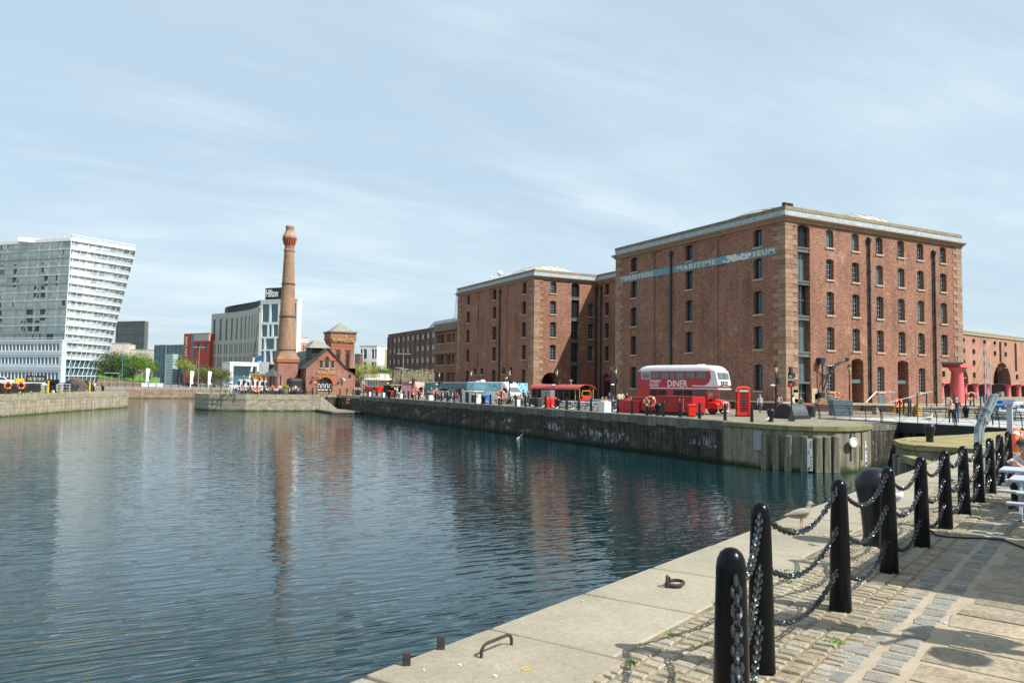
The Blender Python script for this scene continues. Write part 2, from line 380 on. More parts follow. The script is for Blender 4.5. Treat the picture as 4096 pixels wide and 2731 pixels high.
m = MB(); m.quad((-420, -200, 0), (300, -200, 0), (300, 420, 0), (-420, 420, 0))
o = m.build('water', WATER, loc=(0, 0, -2.9), recalc=False); tag(o, 'rippled teal green water filling the dock basins', None, None, 'structure')

# ------------------------------------------------------------------ ground materials
def ground(name, ca, cb, cj, bw, bh, rot=0, off=.5, mort=.02):
    n = N(name); v = n.coord(rot=(0, 0, rot)); b = n.node('ShaderNodeTexBrick', offset=off); n.link(v, b.inputs['Vector'])
    b.inputs['Color1'].default_value = ca + (1,); b.inputs['Color2'].default_value = cb + (1,); b.inputs['Mortar'].default_value = cj + (1,)
    b.inputs['Scale'].default_value = 1; b.inputs['Brick Width'].default_value = bw; b.inputs['Row Height'].default_value = bh; b.inputs['Mortar Size'].default_value = mort
    c = n.mix(b.outputs['Color'], n.ramp(n.noise(v, .7, 7, .7), [(.3, .7), (.7, 1.25)]), .8, 'MULTIPLY')
    c = n.mix(c, n.ramp(n.noise(v, 6, 4), [(.3, .75), (.7, 1.2)]), .7, 'MULTIPLY'); n.bump(b.outputs['Fac'], .4, .02)
    return n.out(c, .85, 0, .2)
COBB = ground('quay_cobbles', (.24, .215, .165), (.31, .28, .225), (.14, .12, .09), .3, .18)
ASPH = M('asphalt', (.19, .185, .17), .9, var=.15, sc=.8)
PAVE = ground('city_paving', (.36, .34, .31), (.42, .40, .37), (.25, .23, .2), 2.2, 1.4)
GRASS = M('grass_green', (.10, .20, .03), .9, var=.4, sc=.6)
WALLD = stone('dark_dock_wall', (.050, .047, .038), (.095, .088, .068), (.022, .022, .018), 1.0, .42, streak=(.012, .013, .011), sk=(.46, .58), alg=(.012, .02, .008), white=(.52, .57, .58), rubble=False)
COPD = stone('dock_coping_stone', (.115, .12, .095), (.19, .19, .155), (.05, .05, .04), 1.25, .75, streak=(.04, .045, .032), sk=(.5, .66), mort=.02)
WALLP = stone('pale_rubble_wall', (0.288, 0.259, 0.194), (0.396, 0.360, 0.288), (0.216, 0.194, 0.144), .9, .34, streak=(0.202, 0.180, 0.122), sk=(.55, .7), alg=(0.036, 0.072, 0.007), rubble=True)
COPP = stone('pale_coping_stone', (0.280, 0.259, 0.182), (0.364, 0.329, 0.238), (0.182, 0.161, 0.112), 2.4, .9, streak=(0.196, 0.182, 0.105), sk=(.5, .7))
WALLT = stone('tan_stone_wall', (0.338, 0.295, 0.216), (0.432, 0.382, 0.295), (0.187, 0.158, 0.108), 1.5, .6, streak=(0.122, 0.101, 0.065), sk=(.5, .62), alg=(0.050, 0.094, 0.011), mort=.02)
WALLB = stone('brown_stone_wall', (0.240, 0.160, 0.120), (0.336, 0.248, 0.184), (0.160, 0.120, 0.088), 1.6, .5, streak=(0.128, 0.096, 0.072), sk=(.5, .66), alg=(0.064, 0.096, 0.016))
KNUC = stone('mossy_concrete', (0.20, 0.185, 0.13), (0.27, 0.25, 0.185), (0.15, 0.135, 0.09), 5.5, 3.4, streak=(0.07, 0.065, 0.045), sk=(.46, .62), alg=(0.026, 0.046, 0.008))
MOSSD = M('mossy_timber', (.20, .19, .10), .95, var=.5, sc=1.3, bump=.4)
MOSS = M('moss_yellow', (.235, .205, .09), .95, var=.6, sc=.9, bump=.6)
# city ground as one sheet to the horizon (north and east of the docks)
m = MB(); m.add([(-3500, 238, 0), (60, 238, 0), (102, 238, 0), (102, 175, 0), (260, 175, 0), (3500, 175, 0), (3500, 5000, 0), (-3500, 5000, 0)], [(0, 1, 2, 3, 4, 5, 6, 7)])
o = m.build('ground', ASPH, loc=(0, 0, -.01), recalc=False); tag(o, None, None, None, 'structure')
# main quay with the food stalls
L1 = [(39, 128.5), (39, 37.0), (39.3, 35.6), (40.2, 34.4), (41.5, 33.7), (43.2, 33.5), (45.2, 34.2), (47.4, 35.6), (63, 38), (66, 45), (73, 49.6), (73, 60), (102, 60), (102, 238.5), (62, 238.5), (62, 168), (18, 162), (15.3, 155), (15.2, 148.5), (16.6, 145), (22.2, 140.6), (34.6, 138.3), (36.8, 142.5), (39, 142.5)]
m = MB(); m.prism([(x, y) for x, y in L1], -6, -.02); m.f = m.f[1:2]; m.m = m.m[:1]
o = m.build('quay', COBB, recalc=False); tag(o, None, None, None, 'structure')
def wallrun(name, pts, z0, z1, mat, label, thick=.8, cope=None, cz=.5, cw=.9, over=.04, group=None, inward=-1):
    """dock wall along pts, body to the left hand of travel when inward=1; coping course as a part on top"""
    t = T(name, label, 'dock wall', (pts[0][0], pts[0][1], 0), 0, group)
    m = MB(); c = MB(); P = [Vector((p[0], p[1])) for p in pts]; Np = []
    for i, p in enumerate(P):
        d = (P[min(i + 1, len(P) - 1)] - P[max(i - 1, 0)]).normalized(); Np.append(Vector((-d.y, d.x)) * inward)
    o0 = P[0]
    for i in range(len(P) - 1):
        a, b = P[i] - o0, P[i + 1] - o0; na, nb = Np[i] * thick, Np[i + 1] * thick; zt = z1 - cz if cope else z1
        m.add([(a.x, a.y, z0), (b.x, b.y, z0), (b.x + nb.x, b.y + nb.y, z0), (a.x + na.x, a.y + na.y, z0), (a.x, a.y, zt), (b.x, b.y, zt), (b.x + nb.x, b.y + nb.y, zt), (a.x + na.x, a.y + na.y, zt)],
              [(0, 1, 5, 4), (3, 7, 6, 2), (4, 5, 6, 7)] + ([(0, 4, 7, 3)] if i == 0 else []) + ([(1, 2, 6, 5)] if i == len(P) - 2 else []))
        if cope:
            A, B = a - Np[i] * over, b - Np[i + 1] * over; na, nb = Np[i] * (cw + over), Np[i + 1] * (cw + over)
            L = (b - a).length; k = max(1, round(L / 1.25))
            for j in range(k):
                u, v = j / k, (j + 1) / k - .02 / max(.1, L)
                q = [A.lerp(B, u), A.lerp(B, v), (A + na).lerp(B + nb, v), (A + na).lerp(B + nb, u)]; dz = rnd.uniform(-.008, .008)
                c.prism([(s_.x, s_.y) for s_ in q], z1 - cz - rnd.choice((0, 0, 0, .12)) * (cz > .4), z1 + .02 + dz)
    m.build('wall', mat, t)
    if cope: c.build('coping', cope, t, bevel=.025)
    return t
wallrun('dock_wall', [(39, 128.5), (39, 41.2)], -5, 0, WALLD, 'long dark stained dock wall with white streaks below the food stalls', cope=COPD, cz=.62, cw=1.1, inward=1)
kn = [(39, 41.2)] + L1[1:8]
kw = wallrun('dock_wall', kn, -5, 0, KNUC, 'rounded mossy concrete quay corner below the black iron hatch', cope=MOSSD, cz=.3, cw=1.3, over=.12, inward=1)
wallrun('dock_wall', [(47.4, 35.6), (50.6, 36.2), (63, 38), (66, 45), (73, 49.6)], -5, -.02, WALLD, 'shaded passage wall under the swing bridge', cope=COPD, cz=.5, inward=1)
wallrun('dock_wall', [(16.2, 160), (15.3, 155), (15.2, 148.5), (16.6, 145), (22.2, 140.6), (34.6, 138.3)], -5, 0, WALLP, 'pale rubble dock wall below the pub terrace', cope=COPP, cz=.85, cw=1.2, inward=1)
wallrun('dock_wall', [(34.6, 138.9), (36.8, 142.5), (39, 142.5), (39, 128.5)], -5, 0, WALLD, 'dark recessed dock wall behind the stone steps', cope=COPP, cz=.45, inward=1)
# stone steps going down to the pontoon
t = T('stone_stairs', 'worn stone steps going down to the pontoon beside the pub terrace wall', 'steps', (34.6, 139.2, 0))
m = MB()
for i in range(8): m.box(.0 + i * .42, .44 + i * .42, -1.0, 2.4, -3.4, -.25 - i * .33)
m.build('steps', WALLP, t, bevel=.02)
t = T('pontoon', 'low weathered landing platform at the foot of the stone steps', 'pontoon', (37.0, 134.5, -2.9))
m = MB(); m.box(-3.2, 1.9, -7.5, 4.2, .12, .42); m.build('deck', TIMB, t, bevel=.02)
m = MB()
m.box(-3.0, 1.7, -7.3, 4.0, -.4, .12)
m.build('float', IRONM, t)
# island pier on the left
PL = [(-90, -20), (-62, 20), (-30, 79), (-12.1, 124.1), (-6.5, 138), (-1.2, 150.5), (2.6, 158.5), (4.3, 163.5), (3.2, 168.2)]
m = MB(); m.add([(x, y, -.02) for x, y in PL] + [(-6, 181, -.02), (-90, 190, -.02)], [tuple(range(len(PL) + 2))])
o = m.build('quay', MOSS, recalc=False); tag(o, None, None, None, 'structure')
wallrun('dock_wall', PL, -5, 0, WALLT, 'sunlit tan stone dock wall of the left pier', cope=COPP, cz=.75, cw=1.0, inward=1)
wallrun('dock_wall', [(-160, 238), (64, 238)], -5, 0, WALLB, 'low brown stone dock wall along the far road', cope=COPP, cz=.5, cw=.8, inward=1)

# ------------------------------------------------------------------ near quay: real setts, slabs and coping
QO = Vector((3.44, 5.98)); QE = Vector((.917, .398)).normalized(); QN = Vector((QE.y, -QE.x))
def Q(e, nn, z=.5): p = QO + QE * e + QN * nn; return Vector((p.x, p.y, z))
m = MB(); m.add([Q(-60, .3, .486), Q(22.5, .3, .486), Q(26, 5, .486), Q(48, 24, .486), Q(10, 60, .486), Q(-60, 60, .486)], [(0, 1, 2, 3, 4, 5)])
GROUT = M('sandy_joint', (.21, .172, .11), .95, var=.6, sc=3, bump=.5)
o = m.build('quay', GROUT, recalc=False); tag(o, None, None, None, 'structure')
def stonemat(name, ca, cb, cd, sc=5, lo=.60, hi=1.3):
    n = N(name); g = n.node('ShaderNodeNewGeometry'); v = n.coord()
    c = n.ramp(g.outputs['Random Per Island'], [(0, ca), (.5, cb), (1, cd)])
    k = n.noise(v, sc, 7, .75); c = n.mix(c, n.ramp(k, [(.28, lo), (.5, 1.0), (.72, hi)]), .8, 'MULTIPLY')
    k2 = n.noise(n.coord(), .9, 5, .7); c = n.mix(c, n.ramp(k2, [(.3, .72), (.6, 1.08)]), .8, 'MULTIPLY')
    k3 = n.noise(v, sc * 9, 3, .6); c = n.mix(c, n.ramp(k3, [(.32, .55), (.6, 1.12)]), .75, 'MULTIPLY')
    n.bump(n.mix(k, k3, .4), .6, .012); return n.out(c, .82, 0, .25)
SETT = stonemat('sandy_setts', (.26, .225, .16), (.36, .325, .25), (.29, .235, .15), 7, .75, 1.2)
SETB = stonemat('bluish_setts', (.20, .20, .175), (.28, .275, .24), (.26, .235, .185), 9)
FLAG = stonemat('flagstone', (.30, .245, .165), (.35, .295, .21), (.29, .25, .19), 3)
COPN = stonemat('granite_coping', (.31, .28, .21), (.34, .31, .24), (.325, .29, .215), 16, .74, 1.18)
STRIP = M('mortar_strip', (.34, .285, .21), .9, var=.2, sc=4, bump=.4)
def pebble(m, cs, z0, z1, inset, mi=0):
    """a paving stone with a worn, rounded top from its four corners"""
    c = sum(cs, Vector((0, 0, 0))) / 4; top = [p.lerp(c, inset) for p in cs]; mid = [p.lerp(c, inset * .3) for p in cs]
    jz = [rnd.uniform(-.004, .004) for _ in range(4)]; n0 = len(m.v)
    m.v += [(p.x, p.y, z0) for p in cs] + [(p.x, p.y, z1 - .012) for p in mid] + [(p.x, p.y, z1 + jz[i]) for i, p in enumerate(top)]
    for b0 in (0, 4):
        for i in range(4): m.f.append((n0 + b0 + i, n0 + b0 + (i + 1) % 4, n0 + b0 + 4 + (i + 1) % 4, n0 + b0 + 4 + i)); m.m.append(mi)
    m.f.append((n0 + 8, n0 + 9, n0 + 10, n0 + 11)); m.m.append(mi)
m = MB(); row = 0; nn = 1.17
while nn < 2.36:
    wd = .172; e = -3.2 + rnd.uniform(0, .1)
    while e < 21.5:
        L = rnd.uniform(.095, .145) * (1 + .5 * max(0, (e - 9) / 12)); j = lambda: rnd.uniform(-.010, .010)
        if not (rnd.random() < .02):
            g = .012
            pebble(m, [Q(e + g + j(), nn + g + j(), 0), Q(e + L - g + j(), nn + g + j(), 0), Q(e + L - g + j(), nn + wd - g + j(), 0), Q(e + g + j(), nn + wd - g + j(), 0)], .44, .500 + rnd.uniform(-.005, .004), .2)
        e += L
    nn += wd - .006
m.build('setts', SETT, recalc=False); sett_o = bpy.data.objects['setts']; sett_o.name = 'setts'; tag(sett_o, None, None, None, 'structure')
m = MB()
for r0, wd in ((2.40, .19), (2.655, .19)):
    e = -3.2
    while e < 21:
        L = rnd.uniform(.14, .26); j = lambda: rnd.uniform(-.015, .015)
        pebble(m, [Q(e + .014 + j(), r0 + j(), 0), Q(e + L - .014 + j(), r0 + j(), 0), Q(e + L - .014 + j(), r0 + wd + j(), 0), Q(e + .014 + j(), r0 + wd + j(), 0)], .44, .5 + rnd.uniform(-.005, .005), .12)
        e += L
tag(m.build('setts', SETB, recalc=False), None, None, None, 'structure')
m = MB(); m.add([Q(-4, 2.36, .4915), Q(21, 2.36, .4915), Q(21, 12, .4915), Q(-4, 12, .4915)], [(0, 1, 2, 3)])
tag(m.build('mortar_strip', STRIP, recalc=False), None, None, None, 'structure')
m = MB(); e = -3.5
while e < 22:
    W_ = rnd.uniform(.38, .66); nn = 2.93 + rnd.uniform(-.07, .07)
    while nn < 9.5 + e * .3:
        L = rnd.uniform(.75, 1.7); j = lambda: rnd.uniform(-.02, .02)
        cs = [Q(e + .02 + j(), nn + .018 + j(), 0), Q(e + W_ - .02 + j(), nn + .018 + j(), 0), Q(e + W_ - .02 + j(), nn + L - .018 + j(), 0), Q(e + .02 + j(), nn + L - .018 + j(), 0)]
        pebble(m, cs, .44, .5 + rnd.uniform(-.003, .003), .03)
        nn += L
    e += W_
tag(m.build('flagstones', FLAG, recalc=False, smooth=40), None, None, None, 'structure')
# coping slabs of the near wall edge
t = T('dock_wall', 'near dock wall with pale granite coping under the first black posts', 'dock wall', tuple(Q(0, 0, 0)))
m = MB(); e = -40.0; P0 = Q(0, 0, 0); first = True
cuts = [-40, -34, -28, -22, -17, -13, -10, -7.5, -5.2, -3.4, -1.95, -.62, .78, 2.15, 3.7, 5.2, 6.6, 8.2, 9.7, 11.3, 12.9, 14.6, 16.3, 18, 19.6, 21.2, 22.4]
for i in range(len(cuts) - 1):
    a, b = cuts[i], cuts[i + 1] - .018; wd = 1.13 + (.14 if i % 3 == 1 else 0) + rnd.uniform(-.02, .02)
    if a > 8: wd += .12
    sk = .10
    cs = [Q(a, 0, 0) - P0, Q(b, rnd.uniform(-.012, .012), 0) - P0, Q(b + sk, wd, 0) - P0, Q(a + sk, wd, 0) - P0]
    m.prism([(p.x, p.y) for p in cs], -.02, .5 + rnd.uniform(-.006, .006))
cop = m.build('coping', COPN, t, bevel=.03)
m = MB(); q = [Q(-40, .06, 0) - P0, Q(22.4, .06, 0) - P0, Q(22.4, .9, 0) - P0, Q(-40, .9, 0) - P0]; m.prism([(p.x, p.y) for p in q], -5, -.03); m.build('wall', WALLD, t)
# tufts of weeds in the joints
LEAF = M('weed_green', (.13, .26, .03), .8, var=.4, sc=20)
m = MB()
spots = [(2.05, .95), (1.3, 1.16), (3.0, 1.2), (4.6, 1.0), (.2, 1.22), (-.55, 1.3), (.55, 1.5), (-1.2, 1.5), (5.9, 1.05), (6.4, 1.3), (1.9, 2.1), (3.1, 1.9), (-.2, 1.9), (.9, 2.3), (7.7, .8), (8.4, .9), (9.3, .5), (10.4, .8), (11.8, 1.0), (5.0, 1.35), (2.5, 1.4), (-1.3, 1.25), (-.9, 1.7)]
def leafblob(m, p, r, hgt, k):
    for _ in range(k):
        a = rnd.uniform(0, 6.28); q = rnd.uniform(0, r); h_ = rnd.uniform(.2, 1) * hgt; c = Vector((p.x + q * math.cos(a), p.y + q * math.sin(a), p.z))
        d = Vector((rnd.uniform(-1, 1), rnd.uniform(-1, 1), rnd.uniform(.3, 1.2))).normalized() * h_; s_ = Vector((-d.y, d.x, 0)).normalized() * rnd.uniform(.004, .009)
        m.add([c - s_, c + s_, c + d * .6 + s_ * 1.2, c + d, c + d * .6 - s_ * 1.2], [(0, 1, 2, 3, 4)])
for i, (e, nn) in enumerate(spots): leafblob(m, Q(e, nn, .485), rnd.uniform(.03, .09), .05 + (.06 if i in (0, 16, 17) else 0), 45)
tag(m.build('weeds', LEAF, recalc=False), 'small green weeds growing in the paving joints', None, None, 'stuff')
# ------------------------------------------------------------------ facade tools (local frame: x to the right, y inward, z up)
def facade(parent, name, mat, loc, rz, L, z0, z1, ops, depth=.45, soff=True):
    """brick wall sheet with real openings; ops = (x0, x1, zb, zt, rise)"""
    m = MB(); xs = sorted({0, L} | {o[0] for o in ops} | {o[1] for o in ops}); zs = sorted({z0, z1} | {o[2] for o in ops} | {o[3] for o in ops})
    for i in range(len(xs) - 1):
        x = (xs[i] + xs[i + 1]) / 2; run = None
        for k in range(len(zs) - 1):
            z = (zs[k] + zs[k + 1]) / 2
            if any(o[0] < x < o[1] and o[2] < z < o[3] for o in ops):
                if run is not None: m.quad((xs[i], 0, run), (xs[i + 1], 0, run), (xs[i + 1], 0, zs[k]), (xs[i], 0, zs[k])); run = None
            elif run is None: run = zs[k]
        if run is not None: m.quad((xs[i], 0, run), (xs[i + 1], 0, run), (xs[i + 1], 0, z1), (xs[i], 0, z1))
    for o in ops:
        a, b, c, d, r = o[:5]; dp = o[5] if len(o) > 5 else depth
        m.quad((a, 0, c), (a, dp, c), (a, dp, d), (a, 0, d)); m.quad((a, 0, c), (b, 0, c), (b, dp, c), (a, dp, c))
        if b < L - .1: m.quad((b, dp, c), (b, 0, c), (b, 0, d), (b, dp, d))
        if r <= 0: m.quad((a, dp, d), (b, dp, d), (b, 0, d), (a, 0, d))
        else:
            w_ = (b - a) / 2; R = (w_ * w_ + r * r) / (2 * r); cz = d - R; cx_ = (a + b) / 2; th = math.asin(min(1, w_ / R)); k = 8 if r > .5 else 5
            if r > w_ * .98: th = math.pi / 2
            P = [(cx_ + R * math.sin(-th + 2 * th * i / k), cz + R * math.cos(-th + 2 * th * i / k)) for i in range(k + 1)]
            for i in range(k):
                p, q = P[i], P[i + 1]; cor = a if i < k / 2 else b
                m.quad((p[0], dp, p[1]), (q[0], dp, q[1]), (q[0], 0, q[1]), (p[0], 0, p[1]))
                if k % 2 and i == k // 2: m.add([(a, .0, d), (p[0], 0, p[1]), (q[0], 0, q[1]), (b, 0, d)], [(0, 1, 2, 3)])
                else: m.add([(cor, 0, d), (p[0], 0, p[1]), (q[0], 0, q[1])], [(0, 1, 2)])
            if not k % 2: m.add([(a, 0, d), (cx_, 0, d), (b, 0, d)], [(0, 1, 2)])
    return m.build(name, mat, parent, loc, rz, recalc=False)
_wc = {}
def window(parent, loc, rz, x0, x1, zb, zt, rise=.12, dep=.3, nx=3, nz=4, glass=None, bar=None, sill=True, name='window', fr=.05, bw=.035, sw=.1):
    """pane as the part, bars and sill below it"""
    w_, h_ = round(x1 - x0, 2), round(zt - zb, 2); key = (w_, h_, rise, nx, nz, glass.name if glass else '', bar.name if bar else '', fr, bw, sw)
    if key not in _wc:
        p = MB(); p.box(0, w_, 0, .03, 0, h_); pm = p.mesh('pane', glass or GLASS)
        b = MB()
        for i in range(nx + 1):
            x = w_ * i / nx; t_ = fr if i in (0, nx) else bw / 2; b.box(max(0, x - t_), min(w_, x + t_), -.05, -.002, 0, h_)
        for k in range(nz + 1):
            z = h_ * k / nz; t_ = fr if k in (0, nz) else bw / 2; b.box(0, w_, -.045, -.004, max(0, z - t_), min(h_, z + t_))
        s_ = MB(); s_.box(-sw, w_ + sw, -dep - .12, -.01, -.2, 0)
        _wc[key] = (pm, b.mesh('window_frame', bar or BARS), s_.mesh('sill', SILL))
    pm, bm_, sm = _wc[key]
    M3 = Matrix.Rotation(rz, 3, 'Z'); pos = Vector(loc) + M3 @ Vector((x0, dep, zb))
    o = bpy.data.objects.new(name, pm); COL.objects.link(o); o.location = pos; o.rotation_euler = (0, 0, rz); o.parent = parent
    f = bpy.data.objects.new('window_frame', bm_); COL.objects.link(f); f.parent = o
    if sill: q = bpy.data.objects.new('sill', sm); COL.objects.link(q); q.parent = o
    return o
def part(mb, name, mat, parent, loc=(0, 0, 0), rz=0, **k): return mb.build(name, mat, parent, loc, rz, **k)

# ------------------------------------------------------------------ the big warehouse (museum block, link and second wing)
XA, YA, YB, XL, YL = 64.57, 58.7, 113.4, 77.5, 89.7
HT = 20.75
ROWS = [(18.19, 20.2), (14.58, 16.9), (10.6, 13.22), (6.68, 9.27), (2.07, 5.0)]
wh = T('brick_warehouse', 'huge five storey red brick dock warehouse with a museum name painted across it', 'warehouse', (XA, YA, 0))
def L_(p): return Vector(p) - Vector((XA, YA, 0))
W90 = -math.pi / 2
# --- A: end wall in the sun (faces the camera)
opsA = []; winA = []
cols = [(70.96, 72.2), (75.23, 76.47), (79.43, 80.67), (83.37, 84.61), (87.05, 88.3), (91.56, 92.82)]
for ci, (a, b) in enumerate(cols):
    for ri, (zb, zt) in enumerate(ROWS):
        if ri == 4 and ci in (1, 3, 5): continue
        opsA.append((a - XA, b - XA, zb, zt, .14)); winA.append((a - XA, b - XA, zb, zt))
for a, b in ((75.0, 77.0), (83.1, 85.1)): opsA.append((a - XA, b - XA, .8, 5.85, .3, 2.2))
opsA.append((66.45 - XA, 68.35 - XA, .8, 20.35, .3, .75))
opsA.append((91.5 - XA, 95.9 - XA, .6, 5.6, 0, 3))
facade(wh, 'wall', BRK, L_((XA, YA, 0)), 0, 95.9 - XA, 0, HT, opsA, .42)
for i, (a, b, c, d) in enumerate(winA):
    hgt = d - c; window(wh, L_((XA, YA, 0)), 0, a, b, c, d, nz=(4 if hgt < 2.5 else 5 if hgt < 2.8 else 7), nx=3, glass=GLASS if i % 5 else GLASSG, bar=BARL, dep=.42)
# loading bay in the end wall
lo = L_((XA, YA, 0)); bx0, bx1 = 66.45 - XA, 68.35 - XA
for k, (c, d, g) in enumerate([(17.9, 20.3, None), (14.2, 17.35, GLASSG), (10.36, 13.75, GLASS), (6.4, 9.85, GLASSG), (3.1, 5.85, GLASSG), (.8, 2.95, GLASS)]):
    if g is None:
        m = MB(); m.box(bx0, bx1, .5, .56, c, d)
        for q in range(22): m.box(bx0 + .08, bx1 - .08, .42, .5, c + .1 + q * .104, c + .15 + q * .104)
        m.box(bx0 + .9, bx0 + .98, .38, .5, c, d); m.box(bx0, bx1, .38, .5, c + 1.1, c + 1.18); part(m, 'louvre', PIPE, wh, lo)
    else: window(wh, lo, 0, bx0, bx1, c, d, nx=2, nz=2, glass=g, bar=DTEAL, dep=.6, sill=False, name='loading_door', fr=.07, bw=.08)
    if k: m = MB(); m.box(bx0, bx1, .12, .74, d + .02, [0, 17.88, 14.18, 10.34, 6.38, 3.08][k] ); part(m, 'spandrel', BRK, wh, lo); m = MB(); m.box(bx0 - .03, bx1 + .03, .06, .13, d - .06, d + .1); m.box(bx0 - .03, bx1 + .03, .04, .13, [0, 17.88, 14.18, 10.34, 6.38, 3.08][k] - .2, [0, 17.88, 14.18, 10.34, 6.38, 3.08][k] - .02); part(m, 'iron_lintel', DTEAL, wh, lo)
for a, b in ((75.0 - XA, 77.0 - XA), (83.1 - XA, 85.1 - XA)):
    m = MB(); m.box(a, b, 2.2, 2.25, .8, 5.8); part(m, 'door', DTEAL, wh, lo)
    m = MB(); m.box(a - .02, b - .45, .1, .5, 3.05, 3.45); part(m, 'iron_lintel', DTEAL, wh, lo)
# --- A: long wall in shade (west face)
opsW = []; winW = []
colsW = [(84.8, 86.24), (73.45, 74.82), (61.96, 63.29)]
for (a, b) in colsW:
    for ri, (zb, zt) in enumerate(ROWS): opsW.append((YL - b, YL - a, zb, zt, .14)); winW.append((YL - b, YL - a, zb, zt))
for a, b in ((79.17, 81.06), (67.25, 69.11)): opsW.append((YL - b, YL - a, 1.2, 20.35, .3, .13))
oW = L_((XA, YL, 0)); facade(wh, 'wall', BRK, oW, W90, YL - YA, 0, HT, opsW, .42)
for a, b in ((79.17, 81.06), (67.25, 69.11)): m = MB(); m.box(YL - b, YL - a, .13, .2, 1.2, 20.4); part(m, 'blind_arch', BRK, wh, oW, W90)
for i, (a, b, c, d) in enumerate(winW):
    hgt = d - c; window(wh, oW, W90, a, b, c, d, nz=(4 if hgt < 2.5 else 5 if hgt < 2.8 else 7), nx=4, glass=GLASS, bar=BARS, dep=.42)
# --- link and wing B
opsK = []; winK = []
for ri, (zb, zt) in enumerate(ROWS):
    for a, b in ((YB - 110.93 , YB - 109.8), (YB - 104.5, YB - 103.3), (YB - 98.5, YB - 97.3)):
        if ri == 4: continue
        opsK.append((a, b, zb, zt, .14)); winK.append((a, b, zb, zt))
opsK.append((YB - 111.6, YB - 109.2, .5, 4.45, 1.19, .5)); opsK.append((YB - 104.5, YB - 103.3, 2.07, 5, .14)); winK.append((YB - 104.5, YB - 103.3, 2.07, 5))
oK = L_((XL, YB, 0)); facade(wh, 'wall', BRK, oK, W90, YB - YL, 0, HT, opsK, .42)
for a, b, c, d in winK: window(wh, oK, W90, a, b, c, d, nz=5, nx=4, dep=.42)
m = MB(); m.box(YB - 111.6, YB - 109.2, .5, .56, .5, 3.1); part(m, 'door', IRONM, wh, oK, W90)
m = MB(); m.ext([(-1.19, 0), (1.19, 0)] + [(1.19 * math.cos(math.pi * i / 10), 1.35 * math.sin(math.pi * i / 10)) for i in range(1, 10)], (YB - 110.4, .5, 3.1), (1, 0, 0), (0, 0, 1), (0, .05, 0)); fan = part(m, 'fanlight', MAG, wh, oK, W90)
m = MB()
for i in range(14): m.beam((YB - 111.4 + i * .15, .48, 3.45), (YB - 111.3 + i * .15, .48, 3.75), .03, .02)
part(m, 'pattern', PKIO, fan); bpy.data.objects['pattern'].location = (0, 0, 0)
opsS = []; winS = []
for ri, (zb, zt) in enumerate(ROWS[:4]):
    opsS.append((67.73 - XA, 68.97 - XA, zb, zt, .14)); winS.append((67.73 - XA, 68.97 - XA, zb, zt))
    if ri: opsS.append((75.6 - XA, 76.85 - XA, zb, zt, .14)); winS.append((75.6 - XA, 76.85 - XA, zb, zt))
opsS.append((72.05 - XA, 73.75 - XA, 2.5, 20.3, .3, .75)); opsS.append((66.1 - XA, 69.95 - XA, .0, 4.5, 1.9, 2.5)); opsS.append((71.5 - XA, 74.4 - XA, 0, 2.3, .4, 1.5))
oS = L_((XA, YB, 0)); facade(wh, 'wall', BRK, oS, 0, XL - XA, 0, HT, opsS, .42)
for a, b, c, d in winS: window(wh, oS, 0, a, b, c, d, nz=5, nx=3, dep=.42, bar=BARL)
m = MB(); m.box(66.1 - XA, 69.95 - XA, 2.5, 2.6, 0, 4.5); m.box(71.5 - XA, 74.4 - XA, 1.5, 1.6, 0, 2.3); part(m, 'archway_door', IRONM, wh, oS)
bx0, bx1 = 72.05 - XA, 73.75 - XA
for k, (c, d, g) in enumerate([(17.9, 20.3, None), (14.2, 17.35, None), (10.36, 13.65, GLASS), (6.4, 9.8, GLASS), (2.5, 5.8, GLASS)]):
    if g is None:
        m = MB(); m.box(bx0, bx1, .5, .56, c, d)
        for q in range(int((d - c) / .12)): m.box(bx0 + .08, bx1 - .08, .42, .5, c + .05 + q * .12, c + .11 + q * .12)
        m.box(bx0 + .8, bx0 + .88, .38, .5, c, d); m.box(bx0, bx1, .38, .5, (c + d) / 2, (c + d) / 2 + .08); part(m, 'louvre', PIPE, wh, oS)
    else: window(wh, oS, 0, bx0, bx1, c, d, nx=2, nz=2, glass=g, bar=DTEAL, dep=.6, sill=False, name='loading_door', fr=.07, bw=.08)
    if k: zt_ = [0, 17.88, 14.18, 10.34, 6.38][k]; m = MB(); m.box(bx0, bx1, .12, .74, d + .02, zt_ - .02); part(m, 'spandrel', BRK, wh, oS); m = MB(); m.box(bx0 - .03, bx1 + .03, .04, .13, d - .05, d + .1); m.box(bx0 - .03, bx1 + .03, .04, .13, zt_ - .2, zt_ - .02); part(m, 'iron_lintel', DTEAL, wh, oS)
YE = 145.5
opsB = []; winB = []
for (a, b) in ((139.6, 141.0), (127.8, 129.3), (116.3, 117.7)):
    for ri, (zb, zt) in enumerate(ROWS): opsB.append((YE - b, YE - a, zb, zt, .14)); winB.append((YE - b, YE - a, zb, zt, 4, 5))
for (a, b) in ((136.1, 137.2), (133.0, 134.2), (123.9, 125.0), (121.1, 122.2)):
    for zb, zt in ((4.19, 5.47), (1.96, 3.19)):
        opsB.append((YE - b, YE - a, zb, zt, .35)); winB.append((YE - b, YE - a, zb, zt, 2, 2))
for a, b in ((133.8, 135.7), (121.5, 123.5)): opsB.append((YE - b, YE - a, 5.7, 20.35, .3, .13))
oB = L_((XA, YE, 0)); facade(wh, 'wall', BRK, oB, W90, YE - YB, 0, HT, opsB, .42)
for a, b in ((133.8, 135.7), (121.5, 123.5)): m = MB(); m.box(YE - b, YE - a, .13, .2, 5.7, 20.4); part(m, 'blind_arch', BRK, wh, oB, W90)
for a, b, c, d, nx, nz in winB: window(wh, oB, W90, a, b, c, d, nz=nz, nx=nx, dep=.42)
